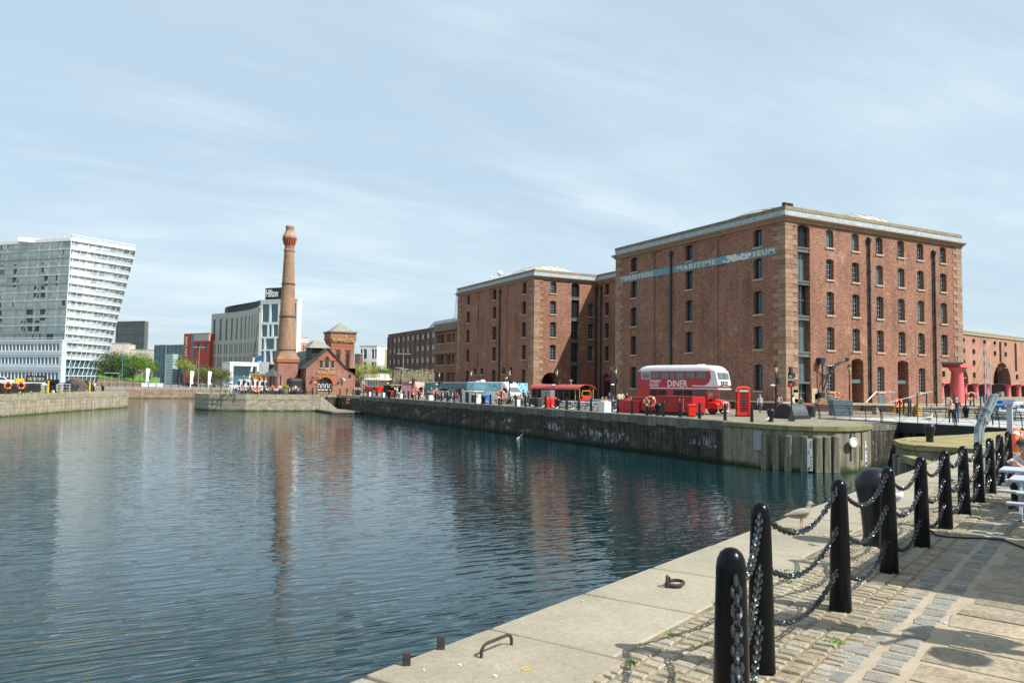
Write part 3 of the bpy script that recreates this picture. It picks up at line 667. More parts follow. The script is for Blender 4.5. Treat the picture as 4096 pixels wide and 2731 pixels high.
# hidden sides, flat roof
m = MB(); m.quad((0, 0, HT), (31.3, 0, HT), (31.3, YE - YA, HT), (0, YE - YA, HT)); m.v[0] = (.1, .1, HT)
m = MB(); m.box(.6, 31.2, .6, YL - YA - .01, HT - .5, HT + .05); m.box(XL - XA + .6, 31.2, YL - YA, YB - YA, HT - .5, HT + .05); m.box(.6, 31.2, YB - YA + .6, YE - YA - .1, HT - .5, HT + .05)
part(m, 'roof', DKGR, wh)
m = MB(); m.quad((31.3, 0, 5.6), (31.3, YE - YA, 5.6), (31.3, YE - YA, HT), (31.3, 0, HT)); m.quad((31.3, 5, 0), (31.3, YE - YA, 0), (31.3, YE - YA, 5.6), (31.3, 5, 5.6))
m.quad((0, YE - YA, 0), (31.3, YE - YA, 0), (31.3, YE - YA, HT), (0, YE - YA, HT)); m.quad((0, YL - YA, 0), (XL - XA, YL - YA, 0), (XL - XA, YL - YA, HT), (0, YL - YA, HT)); part(m, 'wall', BRK, wh)
# cornice, lead band and parapet all round the outline
OUT = [(31.3, YE - YA), (0, YE - YA), (0, YB - YA), (XL - XA, YB - YA), (XL - XA, YL - YA), (0, YL - YA), (0, 0), (31.3, 0), (31.3, YE - YA)]
def ring(offs, z0, z1, back):
    m = MB(); K = len(OUT) - 1
    def off(i, o_):
        p = Vector(OUT[i % K]); a = (p - Vector(OUT[(i - 1) % K])).normalized(); b = (Vector(OUT[(i + 1) % K]) - p).normalized()
        na = Vector((-a.y, a.x)) * -1; nb = Vector((-b.y, b.x)) * -1
        na, nb = -Vector((a.y, -a.x)) * -1, -Vector((b.y, -b.x)) * -1
        return p + (Vector((-a.y, a.x)) * -1 + Vector((-b.y, b.x)) * -1) * o_
    for i in range(K):
        p, q, r, s_ = off(i, offs), off(i + 1, offs), off(i + 1, -back), off(i, -back)
        m.prism([(p.x, p.y), (q.x, q.y), (r.x, r.y), (s_.x, s_.y)], z0, z1)
    return m
part(ring(.38, HT - .02, HT + .16, .5), 'cornice', SAND, wh); part(ring(.2, HT - .26, HT - .02, .02), 'cornice', SAND, wh)
part(ring(.55, HT + .16, HT + .3, .5), 'cornice', SAND, wh)
part(ring(.10, HT + .3, 21.72, .5), 'lead_band', LEAD, wh); part(ring(.14, 21.72, 22.12, .55), 'parapet', COPE, wh)
# thin paler, yellower facing over the parapet on the two end walls
m = MB(); m.box(.0, 31.4, -.158, -.143, 21.73, 22.11); part(m, 'parapet_face', COPEY, wh)
m = MB(); m.box(.0, XL - XA, -.158, -.143, 21.73, 22.11); part(m, 'parapet_face', COPEY, wh, oS)
# quoins
QU = stonemat('quoin_stone', (.26, .155, .105), (.38, .26, .175), (.32, .20, .135), 1.5)
def quoin2(cx, cy, sx, sy, z=0):
    m = MB(); i = 0
    while z < HT - .5:
        h_ = (.66 if z < 8 else .52) + rnd.uniform(-.03, .03); a, b = (1.75, 1.05) if i % 2 else (1.1, 1.75)
        zt = min(z + h_ - .025, HT - .28); t_ = .06
        for (p0, p1, q0, q1) in (((cx - t_ * sx), (cx + a * sx), (cy - t_ * sy), (cy + .3 * sy)), ((cx - t_ * sx), (cx + .3 * sx), (cy + .3 * sy), (cy + b * sy))):
            pass
        poly = [(cx - t_ * sx, cy - t_ * sy), (cx + a * sx, cy - t_ * sy), (cx + a * sx, cy + .2 * sy), (cx + .2 * sx, cy + .2 * sy), (cx + .2 * sx, cy + b * sy), (cx - t_ * sx, cy + b * sy)]
        m.prism(poly, z, zt); z += h_; i += 1
    return m
part(quoin2(0, 0, 1, 1), 'quoins', QU, wh, bevel=.02); part(quoin2(0, YL - YA, 1, -1), 'quoins', QU, wh)
part(quoin2(0, YB - YA, 1, 1), 'quoins', QU, wh); part(quoin2(0, YE - YA, 1, -1), 'quoins', QU, wh)
q = quoin2(95.9 - XA, 0, -1, 1, 5.9); part(q, 'quoins', QU, wh)
# drainpipes with hopper heads
def pipe(x, y, z1, nx, ny):
    m = MB(); c = Vector((x, y, 0)) + Vector((nx, ny, 0)) * .2
    m.cyl(c, c + Vector((0, 0, z1)), .13, n=10)
    for z in range(2, int(z1), 2): m.cyl(c + Vector((0, 0, z - .09)), c + Vector((0, 0, z + .09)), .165, n=10)
    m.lathe([(.14, z1 - .5), (.28, z1 - .1), (.28, z1 + .12), (.2, z1 + .3)], (c.x, c.y, 0), 10)
    part(m, 'drainpipe', PIPE, wh, smooth=50)
pipe(78.02 - XA, 0, 19.7, 0, -1); pipe(90.1 - XA, 0, 19.3, 0, -1); pipe(0, 77.45 - YA, 19.6, -1, 0); pipe(0, 126.05 - YA, 19.6, -1, 0)
pipe(77.1 - XA, YB - YA, 19.6, 0, -1); pipe(XL - XA, 111.95 - YA, 19.7, -1, 0)
# name board painted across the long wall
m = MB(); m.box(YL - 88.76, YL - 59.8, -.05, -.012, 17.0, 17.9); sg = part(m, 'sign_band', SIGNB, wh, oW, W90)
for s_, a, b in (('MERSEYSIDE', 88.35, 81.2), ('MARITIME', 76.3, 69.35), ('M', 65.7, 65.0), ('U', 64.55, 64.0), ('SEUM', 63.35, 60.15)):
    if s_ == 'M': continue
    text(s_, 1, SIGNC, sg, (YL - a, -.065, 17.14), 0, width=a - b, height=.60, bold=.035, space=1.25)
BARE = M('flaked_sign_paint', (.62, .64, .60), .8, var=.12, sc=2)
m = MB()
for i in range(70):                                       # flaked patch where the paint has gone
    a = rnd.triangular(69.2, 63.8, 66.4); zc = rnd.uniform(17.1, 17.8); w_, h_ = rnd.uniform(.15, .55), rnd.uniform(.05, .17)
    m.box(YL - a, YL - a + w_, -.068 - i * .00002, -.052, max(17.02, zc - h_), min(17.88, zc + h_))
part(m, 'flaked_paint', BARE, sg)
# plinths, low wall, floodlights, cameras
m = MB(); m.box(-1.9, -.012, -1.2, 30, 0, .78); m.box(-1.9, 28, -1.9, -1.2, 0, .62); part(m, 'plinth', BRKD, wh)
m = MB(); m.box(-2.0, -.01, -1.3, 30.1, .78, .92); part(m, 'plinth_top', SANDP, wh)
t = T('floodlight', 'pair of black floodlights on the roof corner above the museum sign', 'floodlight', (XA + .6, YA + .5, 22.12))
for x in (0, .75):
    m = MB(); m.box(x - .3, x + .3, -.15, .2, .16, .5); m.box(x - .26, x + .26, -.19, -.15, .2, .46); part(m, 'lamp', IRONM, t); m = MB(); m.beam((x, 0, 0), (x, 0, .2), .4, .05); part(m, 'bracket', GREYM, t)
# corner column and beam under the north-east corner
m = MB(); m.box(91.5 - XA, 95.9 - XA, -.02, .4, 5.6, 5.85); part(m, 'iron_beam', IRONM, wh, lo)
m = MB(); m.lathe([(.84, 0), (.84, .1), (.76, .12), (.74, 2.2), (.68, 3.9), (.70, 4.0), (.95, 4.4), (1.1, 4.55), (1.1, 4.6)], (0, 0, 0), 32); m.box(-1.2, 1.2, -1.2, 1.2, 4.6, 4.95)
part(m, 'column', PINK, wh, L_((ONY(3829, 1500, 59.8).x, 59.8, .66)), smooth=40)
# crane bracket on the end wall
t = T('wall_crane', 'old iron wall crane with pierced curved jib on the sunny warehouse end', 'crane', (68.9, YA, 0))
m = MB(); m.cyl((.75, -.45, 2.0), (.75, -.45, 5.1), .09, n=10); m.box(.35, .95, -.6, 0, 1.35, 1.95); m.box(.35, 1.0, -.65, 0, 5.1, 5.75); part(m, 'post', PIPE, t, smooth=40)
m = MB(); A0, A1 = Vector((.85, -.5, 2.2)), Vector((3.6, -1.4, 5.6))
arc1 = [Vector((.85, -.5, 5.0)).lerp(Vector((3.7, -1.4, 5.55)), u) - Vector((0, 0, .55 * math.sin(math.pi * u) * (1 - u))) for u in [i / 10 for i in range(11)]]
arc2 = [A0.lerp(A1, u) + Vector((-.35, .1, .75)) * math.sin(math.pi * u) for u in [i / 10 for i in range(11)]]
m.tube(arc1, .07, 6); m.tube(arc2, .08, 6)
for i in range(1, 8): c = (arc1[i] + arc2[i]) / 2; r = (arc1[i] - arc2[i]).length / 2; m.tube([c + Vector((math.cos(a), -.3 * math.cos(a), 0)) * r * .8 + Vector((0, 0, math.sin(a) * r)) for a in [j * .785 for j in range(8)]], .045, 5, closed=True) if r < .55 else None
m.cyl((3.6, -1.55, 5.6), (3.6, -1.2, 5.6), .2, n=10); part(m, 'jib', PIPE, t, smooth=40)
# pale stone doorway blocks and sign at the loading bay foot, grey wall plates
m = MB()
for (a, b, c, d) in ((65.6, 66.35, .8, 2.2), (68.45, 69.35, .8, 2.4), (68.9, 69.9, 1.2, 1.8)): m.box(a - XA, b - XA, -.06, .02, c, d)
part(m, 'stone_jamb', SANDP, wh, lo)
m = MB()
for a, b in ((70.9, 72.5), (79.5, 80.9)): m.box(a - XA, b - XA, -.05, .02, .62, 1.55)
part(m, 'wall_plate', DTEAL, wh, lo)
m = MB()
for u in (0.0, .6): m.box(0, 1.1, -.03, 0, u, u + .04)
text('ME', .8, SIGNC, wh, L_((XL - .03, 109.2, 4.75)), W90, width=1.5, ex=.02)
text('RSEYSIDE', .8, SIGNC, wh, L_((XL - .03, 107.5, 4.75)), W90, width=6, ex=.02)
# curved metal roof domes
def domepart(cx, cy, rx, ry, h_):
    m = MB(); K = 24; R = 12
    for i in range(K + 1):
        a = math.pi * i / K
        for j in range(R + 1):
            b = -1 + 2 * j / R; m.v.append((cx + rx * b, cy - ry * math.cos(a), 22.0 + h_ * math.sin(a) * (1 - b * b) - .3))
    for i in range(K):
        for j in range(R): q = i * (R + 1) + j; m.f.append((q, q + 1, q + R + 2, q + R + 1)); m.m.append(0)
    for i in range(R): x = cx + rx * (-1 + 2 * i / R); m.tube([(x, cy - ry * math.cos(math.pi * k / 10), 22.04 + h_ * math.sin(math.pi * k / 10) * (1 - (-1 + 2 * i / R) ** 2) - .3) for k in range(11)], .06, 4)
    part(m, 'roof_dome', DOME, wh, recalc=False, smooth=30)
domepart(9.5, 10, 8.5, 6.5, 3.0); domepart(22.5, 10, 8.5, 6.5, 3.7); domepart(9.5, 67.5, 8.5, 6, 3.4)
t = T('satellite_dish', 'white ball camera and aerial on the roof of the far warehouse wing', 'aerial', (XA + 1, 128.5, 22.1))
m = MB(); m.cyl((0, 0, 0), (0, 0, 1.4), .06); m.sph((0, 0, 1.2), .5); m.cyl((0, -.2, .7), (0, -2.3, .7), .05); m.cyl((0, 3.6, 0), (0, 3.6, .8), .06); m.sph((0, 3.6, .9), .22); part(m, 'dish', WHITE, t, smooth=50)
# ------------------------------------------------------------------ generic city block with windows one by one
def block(name, label, cat, A, B, z1, deep, wall, cols, rows, glass=None, bar=None, nx=1, nz=2, side=None, dep=.35, roof=None, z0=0, sill=False, group=None, skip=(), fr=.05, bw=.04, sidecols=None, sidewall=None):
    A = Vector((A[0], A[1], 0)); B = Vector((B[0], B[1], 0)); L = (B - A).length; rz = math.atan2((B - A).y, (B - A).x)
    t = T(name, label, cat, A, rz, group)
    ops = []
    for ri, r in enumerate(rows):
        for ci, c in enumerate(cols if not callable(cols) else cols(ri)):
            if (ri, ci) in skip: continue
            ops.append((c[0] * L, c[1] * L, r[0], r[1], 0))
    facade(t, 'wall', wall, (0, 0, 0), 0, L, z0, z1, ops, dep)
    for o in ops: window(t, (0, 0, 0), 0, o[0], o[1], o[2], o[3], nx=nx, nz=nz, glass=glass or GLASS, bar=bar or BARS, dep=dep, sill=sill, fr=fr, bw=bw)
    if sidecols:
        so_ = []
        for r in rows:
            for c in sidecols: so_.append((c[0] * deep, c[1] * deep, r[0], r[1], 0))
        facade(t, 'wall', sidewall or wall, (0, deep, 0), -math.pi / 2, deep, z0, z1, so_, dep)
        for o in so_: window(t, (0, deep, 0), -math.pi / 2, o[0], o[1], o[2], o[3], nx=nx, nz=nz, glass=glass or GLASS, bar=bar or BARS, dep=dep, sill=False, fr=fr, bw=bw)
    m = MB()
    if not sidecols: m.quad((0, 0, z0), (0, deep, z0), (0, deep, z1), (0, 0, z1))
    m.quad((L, 0, z0), (L, deep, z0), (L, deep, z1), (L, 0, z1)); m.quad((0, deep, z0), (L, deep, z0), (L, deep, z1), (0, deep, z1))
    part(m, 'wall', sidewall or wall, t)
    m = MB(); m.box(-.15, L + .15, -.15, deep + .15, z1, z1 + .35); part(m, 'roof', roof or CONC, t)
    return t, L
def even(n_, gap=.35, a=0.03, b=.97):
    s_ = (b - a) / n_; return [(a + s_ * (i + gap / 2), a + s_ * (i + 1 - gap / 2)) for i in range(n_)]
# ------------------------------------------------------------------ pub: hall, tower and its lettering
PY = 147.0
def PO(px, py): p = ONY(px, py, PY); return p
pa, pb = PO(1222, 1575), PO(1419, 1575); px0 = pa.x; W_ = pb.x - pa.x
ze = PO(1222, 1469).z; zap = PO(1312, 1392.6).z; xap = PO(1312, 1392.6).x - px0; xk = PO(1387, 1474).x - px0; zk = PO(1387, 1474).z; zr = PO(1419, 1496).z
pub = T('brick_pub', 'red brick pumping hall turned pub with arched door and square tower', 'pub', (px0, PY, 0))
def wx(px): return PO(px, 1500).x - px0
def wz(py, px=1300): return PO(px, py).z
ops = [(wx(1272), wx(1331.5), .5, wz(1508), (wx(1331.5) - wx(1272)) / 2 * .97), (wx(1298.5), wx(1313.5), wz(1472), wz(1425), .4), (wx(1277.5), wx(1289.5), wz(1472), wz(1441), .12), (wx(1323), wx(1334.5), wz(1472), wz(1441), .12)]
facade(pub, 'wall', BRKP, (0, 0, 0), 0, W_, 0, ze, [o for o in ops[:1]], .5)
m = MB()                                                           # gable above the eaves, with its window openings
gops = ops[1:]; xs = sorted({0, xap, xk, W_} | {o[0] for o in gops} | {o[1] for o in gops})
def gz(x):
    if x <= xap: return ze + (zap - ze) * x / xap
    if x <= xk: return zap + (zk - zap) * (x - xap) / (xk - xap)
    return zk + (zr - zk) * (x - xk) / (W_ - xk)
for i in range(len(xs) - 1):
    a, b = xs[i], xs[i + 1]; mid = (a + b) / 2; o_ = [o for o in gops if o[0] < mid < o[1]]
    if o_: m.quad((a, 0, ze), (b, 0, ze), (b, 0, max(ze, o_[0][2])), (a, 0, max(ze, o_[0][2]))); m.quad((a, 0, o_[0][3]), (b, 0, o_[0][3]), (b, 0, gz(b)), (a, 0, gz(a)))
    else: m.quad((a, 0, ze), (b, 0, ze), (b, 0, gz(b)), (a, 0, gz(a)))
part(m, 'gable', BRKP, pub, recalc=False)
for a, b, c, d, r in gops: window(pub, (0, 0, 0), 0, a, b, max(c, ze - .0), d, nx=2, nz=3, dep=.12, bar=BARS)
for a, b, c, d, r in ops:                                          # orange brick arches
    m = MB(); cx_ = (a + b) / 2; R = (b - a) / 2; k = 12; zc = d - R if r > .5 else d - .1
    if r > .3:
        zc = d - R
        for i in range(k): a0, a1 = math.pi * i / k, math.pi * (i + 1) / k; m.add([(cx_ + q * math.cos(t_), y, zc + q * math.sin(t_)) for y in (-.1, .04) for t_ in (a0, a1) for q in (R - .02, R + .55 * (1 if R > 1 else .6))], [(0, 1, 3, 2), (4, 6, 7, 5), (0, 2, 6, 4), (1, 5, 7, 3), (0, 4, 5, 1), (2, 3, 7, 6)])
    else: m.box(a - .35, b + .35, -.08, .02, d - .02, d + .35)
    part(m, 'brick_arch', BRKO, pub)
a, b, c, d, r = ops[0]
m = MB(); m.box(a, b, .45, .5, .5, d); dr = part(m, 'door', GLASS, pub)
m = MB(); m.box(a, b, .38, .45, .55, 2.3); m.box(a, b, .36, .45, 2.35, 2.5); 
for i in range(5): x = a + (b - a) * i / 4; m.box(max(a, x - .06), min(b, x + .06), .34, .45, .5, d - (0 if i in (2,) else .8))
part(m, 'door_panel', IRONM, dr)
for i in range(4):
    x = a + (b - a) * (i + .5) / 4; m = MB(); m.tube([(x - .22, .36, 1.2), (x - .24, .36, 1.6), (x - .12, .36, 1.95), (x + .12, .36, 1.95), (x + .24, .36, 1.6), (x + .22, .36, 1.2)], .07, 5); m.box(x - .3, x + .3, .34, .38, .75, .92); part(m, 'sign_mark', WHITE, dr)
text('THE', 1, GOLD, pub, (wx(1298), -.12, wz(1485)), 0, width=wx(1317) - wx(1298), height=.5, bold=.02)
text('PUMPHOUSE', 1, GOLD, pub, (wx(1271), -.12, wz(1497)), 0, width=wx(1340) - wx(1271), height=.55, bold=.02)
DL = 26.0
ops = [(DL - 3.2, DL - 2.2, 1.5, 4.6, .3), (DL - 6, DL - 5, 1.5, 4.6, .3), (DL - 9, DL - 7.6, .3, 3.6, .3)]
facade(pub, 'wall', BRKP, (0, DL, 0), -math.pi / 2, DL, 0, ze, ops, .5)
for a, b, c, d, r in ops: window(pub, (0, DL, 0), -math.pi / 2, a, b, c, d, nx=2, nz=3, dep=.5)
m = MB(); ov = .3
m.quad((-.35, -ov, ze - .25), (xap, -ov, zap + .12), (xap, DL, zap + .12), (-.35, DL, ze - .25)); m.quad((-.35, -ov, ze - .4), (xap, -ov, zap - .03), (xap, DL, zap - .03), (-.35, DL, ze - .4))
m.quad((-.35, -ov, ze - .4), (xap, -ov, zap - .03), (xap, -ov, zap + .12), (-.35, -ov, ze - .25))
m.quad((xap, -ov, zap + .12), (xk, -ov, zk + .12), (xk, DL, zk + .12), (xap, DL, zap + .12)); m.quad((xk, -ov, zk + .12), (W_ + .2, -ov, zr), (W_ + .2, DL, zr), (xk, DL, zk + .12))
m.quad((xap, -ov, zap - .06), (xk, -ov, zk - .06), (xk, -ov, zk + .12), (xap, -ov, zap + .12)); part(m, 'roof', SLATE, pub, recalc=False)
m = MB(); m.box(xap - 2.3, xap + .6, 3.2, 8.2, zap - 2.6, zap + .1); vn = part(m, 'ventilator', IRONM, pub)
m = MB()
for i in range(8): m.box(xap - 2.38, xap + .68, 3.1, 8.3, zap - 2.2 + i * .27, zap - 2.1 + i * .27)
part(m, 'louvres', DKGR, vn)
m = MB(); z_ = zap + .1; m.add([(xap - 3.1, 2.4, z_), (xap + 1.3, 2.4, z_), (xap + 1.3, 9, z_), (xap - 3.1, 9, z_), (xap - 1.6, 4.4, z_ + 1.5), (xap - .2, 4.4, z_ + 1.5), (xap - .2, 7, z_ + 1.5), (xap - 1.6, 7, z_ + 1.5)], [(0, 1, 5, 4), (1, 2, 6, 5), (2, 3, 7, 6), (3, 0, 4, 7), (4, 5, 6, 7), (0, 3, 2, 1)]); part(m, 'cap_roof', ZINC, vn)
m = MB(); m.box(-2.6, 1.5, 13, 25, 0, ze - 1); part(m, 'rear_wing', BRKP, pub)
m = MB(); m.add([(-2.8, 12.8, ze - 1), (1.7, 12.8, ze - 1), (1.7, 25, ze - 1), (-2.8, 25, ze - 1), (1.5, 12.8, zap - .6), (1.5, 25, zap - .6)], [(0, 1, 4), (0, 4, 5, 3), (1, 2, 5, 4), (2, 3, 5)]); part(m, 'roof', SLATE, pub)
m = MB(); m.quad((W_, 0, 0), (W_, DL, 0), (W_, DL, zr), (W_, 0, zr)); m.quad((0, DL, 0), (W_, DL, 0), (W_, DL, zr), (0, DL, zr)); part(m, 'wall', BRKP, pub)
for (px, py) in ((1251, 1515), (1360, 1518)):
    m = MB(); x, z_ = wx(px), wz(py); m.tube([(x, 0, z_ + .35), (x, -.45, z_ + .35), (x, -.5, z_ + .1)], .04, 5); m.lathe([(.28, -.02), (.12, .16), (.05, .2)], (x, -.5, z_), 10); part(m, 'wall_lamp', IRONM, pub)
m = MB(); m.beam((wx(1377), -.7, wz(1520)), (wx(1370), -.2, wz(1514)), .3, .25); part(m, 'camera', WHITE, pub)
m = MB(); m.box(wx(1395), wx(1404), -.1, .05, wz(1508), wz(1496)); part(m, 'vent', IRONM, pub)
# tower
TY = 9.0; TZ = lambda px, py: ONY(px, py, PY + TY).z
tx0 = ONY(1326, 1400, PY + TY).x - px0; tx1 = ONY(1417, 1400, PY + TY).x - px0; tw = tx1 - tx0; zt = TZ(1370, 1329); zs = TZ(1370, 1372)
ptw = part(MB().box(0, tw, 0, tw, 0, zs), 'tower', BRKP, pub, (tx0, TY, 0))
m = MB(); m.add([(-.0, -.0, zs), (tw, 0, zs), (tw, tw, zs), (0, tw, zs), (-.28, -.28, zs + .8), (tw + .28, -.28, zs + .8), (tw + .28, tw + .28, zs + .8), (-.28, tw + .28, zs + .8)], [(0, 1, 5, 4), (1, 2, 6, 5), (2, 3, 7, 6), (3, 0, 4, 7)]); m.box(-.28, tw + .28, -.28, tw + .28, zs + .8, zt - .1); part(m, 'tower_top', BRKP, ptw)
m = MB(); m.box(-.34, tw + .34, -.34, tw + .34, zs + .75, zs + 1.05); m.box(-.06, tw + .06, -.06, tw + .06, zs - .7, zs - .3); part(m, 'brick_band', BRKO, ptw)
m = MB(); m.box(-.5, tw + .5, -.5, tw + .5, zt - .1, zt + .2); part(m, 'cornice', COPE, ptw)
m = MB(); c_ = tw / 2; m.add([(.1, .1, zt + .2), (tw - .1, .1, zt + .2), (tw - .1, tw - .1, zt + .2), (.1, tw - .1, zt + .2), (c_, c_, zt + 2.2)], [(0, 1, 4), (1, 2, 4), (2, 3, 4), (3, 0, 4), (0, 3, 2, 1)]); part(m, 'roof', ZINC, ptw)
m = MB()
for u in (.2, .62): m.box(tw * u, tw * (u + .2), -.03, .0, zs - 7.5, zs - 1.4)
part(m, 'recess', BRKD, ptw)
m = MB()
for u in (.2, .62): m.box(tw * u - .1, tw * (u + .2) + .1, -.1, 0, zs - 1.4, zs - 1.0)
part(m, 'brick_band', BRKO, ptw)
for u in (.3, .72): m = MB(); m.box(tw * u - .14, tw * u + .14, -.09, -.03, zs - 5.0, zs - 2.2); part(m, 'slit_window', GLASS, ptw)
text('THE', 1, GOLD, ptw, (tw * .35, -.36, zt - 1.15), 0, width=tw * .32, height=.62, bold=.02); text('PUMPHOUSE', 1, GOLD, ptw, (tw * .03, -.36, zt - 2.0), 0, width=tw * .96, height=.7, bold=.02)
# chimney
CYP = 151.0
def cx_(px, py=1450): return ONY(px, py, CYP).x
def cz_(px, py): return ONY(px, py, CYP).z
x0, x1 = cx_(1112), cx_(1193); cw = x1 - x0; cxm = (x0 + x1) / 2; rb = cw / 2
ch = T('brick_chimney', 'tall tapering pale brick chimney with corbelled head beside the brick pub', 'chimney', (cxm, CYP + rb, 0))
zb = cz_(1150, 1448)
m = MB(); m.box(-rb, rb, -rb, rb, 0, zb); part(m, 'base', BRKP, ch)
m = MB(); m.box(-rb - .2, rb + .2, -rb - .2, rb + .2, zb, zb + .5); part(m, 'brick_band', BRKO, ch)
zs1 = cz_(1150, 1437) + .3; zs2 = cz_(1150, 1396); rr = rb * .93
m = MB(); K = 32; P0 = []
for j in range(K):
    a = 2 * math.pi * j / K; c, s_ = math.cos(a), math.sin(a); q = (rb + .25) / max(abs(c), abs(s_)); P0.append((q * c, q * s_, zs1 - .3))
m.v = P0 + [(p[0] * .97, p[1] * .97, p[2] + .25) for p in P0] + [(rr * 1.08 * math.cos(2 * math.pi * j / K), rr * 1.08 * math.sin(2 * math.pi * j / K), zs1 + (zs2 - zs1) * .55) for j in range(K)] + [(rr * math.cos(2 * math.pi * j / K), rr * math.sin(2 * math.pi * j / K), zs2) for j in range(K)]
for r in range(3):
    for j in range(K): m.f.append((r * K + j, r * K + (j + 1) % K, (r + 1) * K + (j + 1) % K, (r + 1) * K + j)); m.m.append(0)
part(m, 'shoulder', BRKC, ch, smooth=35)
ztp = cz_(1162, 1003); rt = rb * .50
m = MB(); m.lathe([(rr * .98, zs2 - .1), (rt, ztp)], (0, 0, 0), 40); part(m, 'shaft', BRKC, ch, smooth=50)
m = MB()
for py in (1399, 1264, 1132): z_ = cz_(1155, py); r_ = rr + (rt - rr) * (z_ - zs2) / (ztp - zs2); m.lathe([(r_, z_ - .16), (r_ + .1, z_ - .12), (r_ + .1, z_ + .12), (r_, z_ + .16)], (0, 0, 0), 40)
part(m, 'iron_band', DKGR, ch)
zh = cz_(1162, 958); zc_ = cz_(1162, 940); zp = cz_(1162, 925); ztop = cz_(1162, 897)
m = MB(); m.lathe([(rt, ztp), (rt + .12, ztp + .1), (rt + .12, ztp + .4), (rt - .05, ztp + .6), (rt, zh - .6), (rt * 1.05, zh - .3), (rt * 1.36, zh + .55)], (0, 0, 0), 8); part(m, 'head', BRKP, ch)
m = MB()
for j in range(16): a = 2 * math.pi * j / 16; m.beam((rt * 1.0 * math.cos(a), rt * 1.0 * math.sin(a), zh - .7), (rt * 1.32 * math.cos(a), rt * 1.32 * math.sin(a), zh + .5), .2, .3)
part(m, 'corbels', BRKO, ch)
m = MB(); m.lathe([(rt * 1.42, zh + .55), (rt * 1.42, zh + .95), (rt * 1.28, zh + 1.1), (rt * .86, zp + .35)], (0, 0, 0), 8); part(m, 'stone_cap', SAND, ch)
m = MB(); m.lathe([(rt * .84, zp), (rt * .8, ztop - .5), (rt * .87, ztop - .45), (rt * .87, ztop - .1), (rt * .8, ztop)], (0, 0, 0), 24); part(m, 'pot', BRKC, ch, smooth=50)
# ------------------------------------------------------------------ leaning glass apartment building
lb = T('leaning_glass_building', 'white glass apartment block whose walls lean outward on the left', 'apartment block', D(250, 300))
b0 = D(250, 300); tp0 = D(262, 296); zl = ZP(tp0, 962)
def rel(p, z): return Vector((p.x - b0.x, p.y - b0.y, z))
zpod = ZP(b0, 1353)
BL, BC, BR = rel(D(-90, 318), 0), rel(b0, 0), rel(D(402, 330), 0)
TL, TC, TR = rel(D(-75, 310), zl), rel(tp0, zl), rel(D(521, 318), zl)
def fl(p0, p1, q0, q1, u, v): return (p0.lerp(p1, u)).lerp(q0.lerp(q1, u), v)
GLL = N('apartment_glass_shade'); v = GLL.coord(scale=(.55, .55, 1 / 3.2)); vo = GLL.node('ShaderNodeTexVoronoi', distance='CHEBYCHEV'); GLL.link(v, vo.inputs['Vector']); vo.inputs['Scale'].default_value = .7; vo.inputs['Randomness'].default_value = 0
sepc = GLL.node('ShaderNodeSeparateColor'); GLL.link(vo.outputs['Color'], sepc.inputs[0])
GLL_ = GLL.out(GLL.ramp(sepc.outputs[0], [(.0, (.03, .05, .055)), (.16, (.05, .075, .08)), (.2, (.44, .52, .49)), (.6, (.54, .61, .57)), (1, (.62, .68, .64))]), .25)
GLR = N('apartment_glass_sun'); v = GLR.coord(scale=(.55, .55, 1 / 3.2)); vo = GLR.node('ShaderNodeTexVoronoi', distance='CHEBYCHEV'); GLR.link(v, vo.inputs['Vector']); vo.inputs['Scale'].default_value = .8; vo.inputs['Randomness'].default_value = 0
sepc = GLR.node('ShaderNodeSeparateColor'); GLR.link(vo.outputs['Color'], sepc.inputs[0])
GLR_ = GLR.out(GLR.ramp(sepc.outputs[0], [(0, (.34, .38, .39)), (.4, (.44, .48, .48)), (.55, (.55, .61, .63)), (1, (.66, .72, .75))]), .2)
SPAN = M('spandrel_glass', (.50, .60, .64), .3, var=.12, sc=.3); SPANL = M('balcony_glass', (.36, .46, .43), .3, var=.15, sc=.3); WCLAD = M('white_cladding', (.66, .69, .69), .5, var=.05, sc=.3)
NF = 17; fh = zl / NF
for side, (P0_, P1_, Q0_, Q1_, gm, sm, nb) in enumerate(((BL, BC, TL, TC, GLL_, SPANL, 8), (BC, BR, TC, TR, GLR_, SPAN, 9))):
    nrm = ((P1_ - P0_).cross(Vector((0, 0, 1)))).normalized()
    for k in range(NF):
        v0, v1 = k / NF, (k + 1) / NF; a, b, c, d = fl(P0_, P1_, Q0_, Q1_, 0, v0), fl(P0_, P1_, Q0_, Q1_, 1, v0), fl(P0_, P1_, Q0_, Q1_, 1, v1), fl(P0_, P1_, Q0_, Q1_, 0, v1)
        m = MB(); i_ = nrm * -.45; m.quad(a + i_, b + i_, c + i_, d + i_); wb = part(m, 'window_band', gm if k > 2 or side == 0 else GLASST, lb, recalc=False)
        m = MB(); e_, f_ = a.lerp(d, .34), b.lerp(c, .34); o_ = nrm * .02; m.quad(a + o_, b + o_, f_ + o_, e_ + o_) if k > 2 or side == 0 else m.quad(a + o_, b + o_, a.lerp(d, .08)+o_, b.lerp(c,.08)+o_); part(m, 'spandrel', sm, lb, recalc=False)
        m = MB(); m.beam(a + nrm * .1, b + nrm * .1, .6, .2 if not side else .28); part(m, 'floor_edge', WCLAD if side else (GREYM if k % 3 == 0 else WCLAD), lb)
    for i in range(nb * 1 + 1):
        m = MB(); u = i / nb
        for k in range(NF):
            sh = .35 if side else .22; p = fl(P0_, P1_, Q0_, Q1_, min(1, u), k / NF); q = fl(P0_, P1_, Q0_, Q1_, min(1, u + (sh / nb if u < 1 else 0)), (k + 1) / NF); m.beam(p + nrm * .12, q + nrm * .12, .32 if not side else .14, .2)
        part(m, 'mullion', WCLAD, lb)
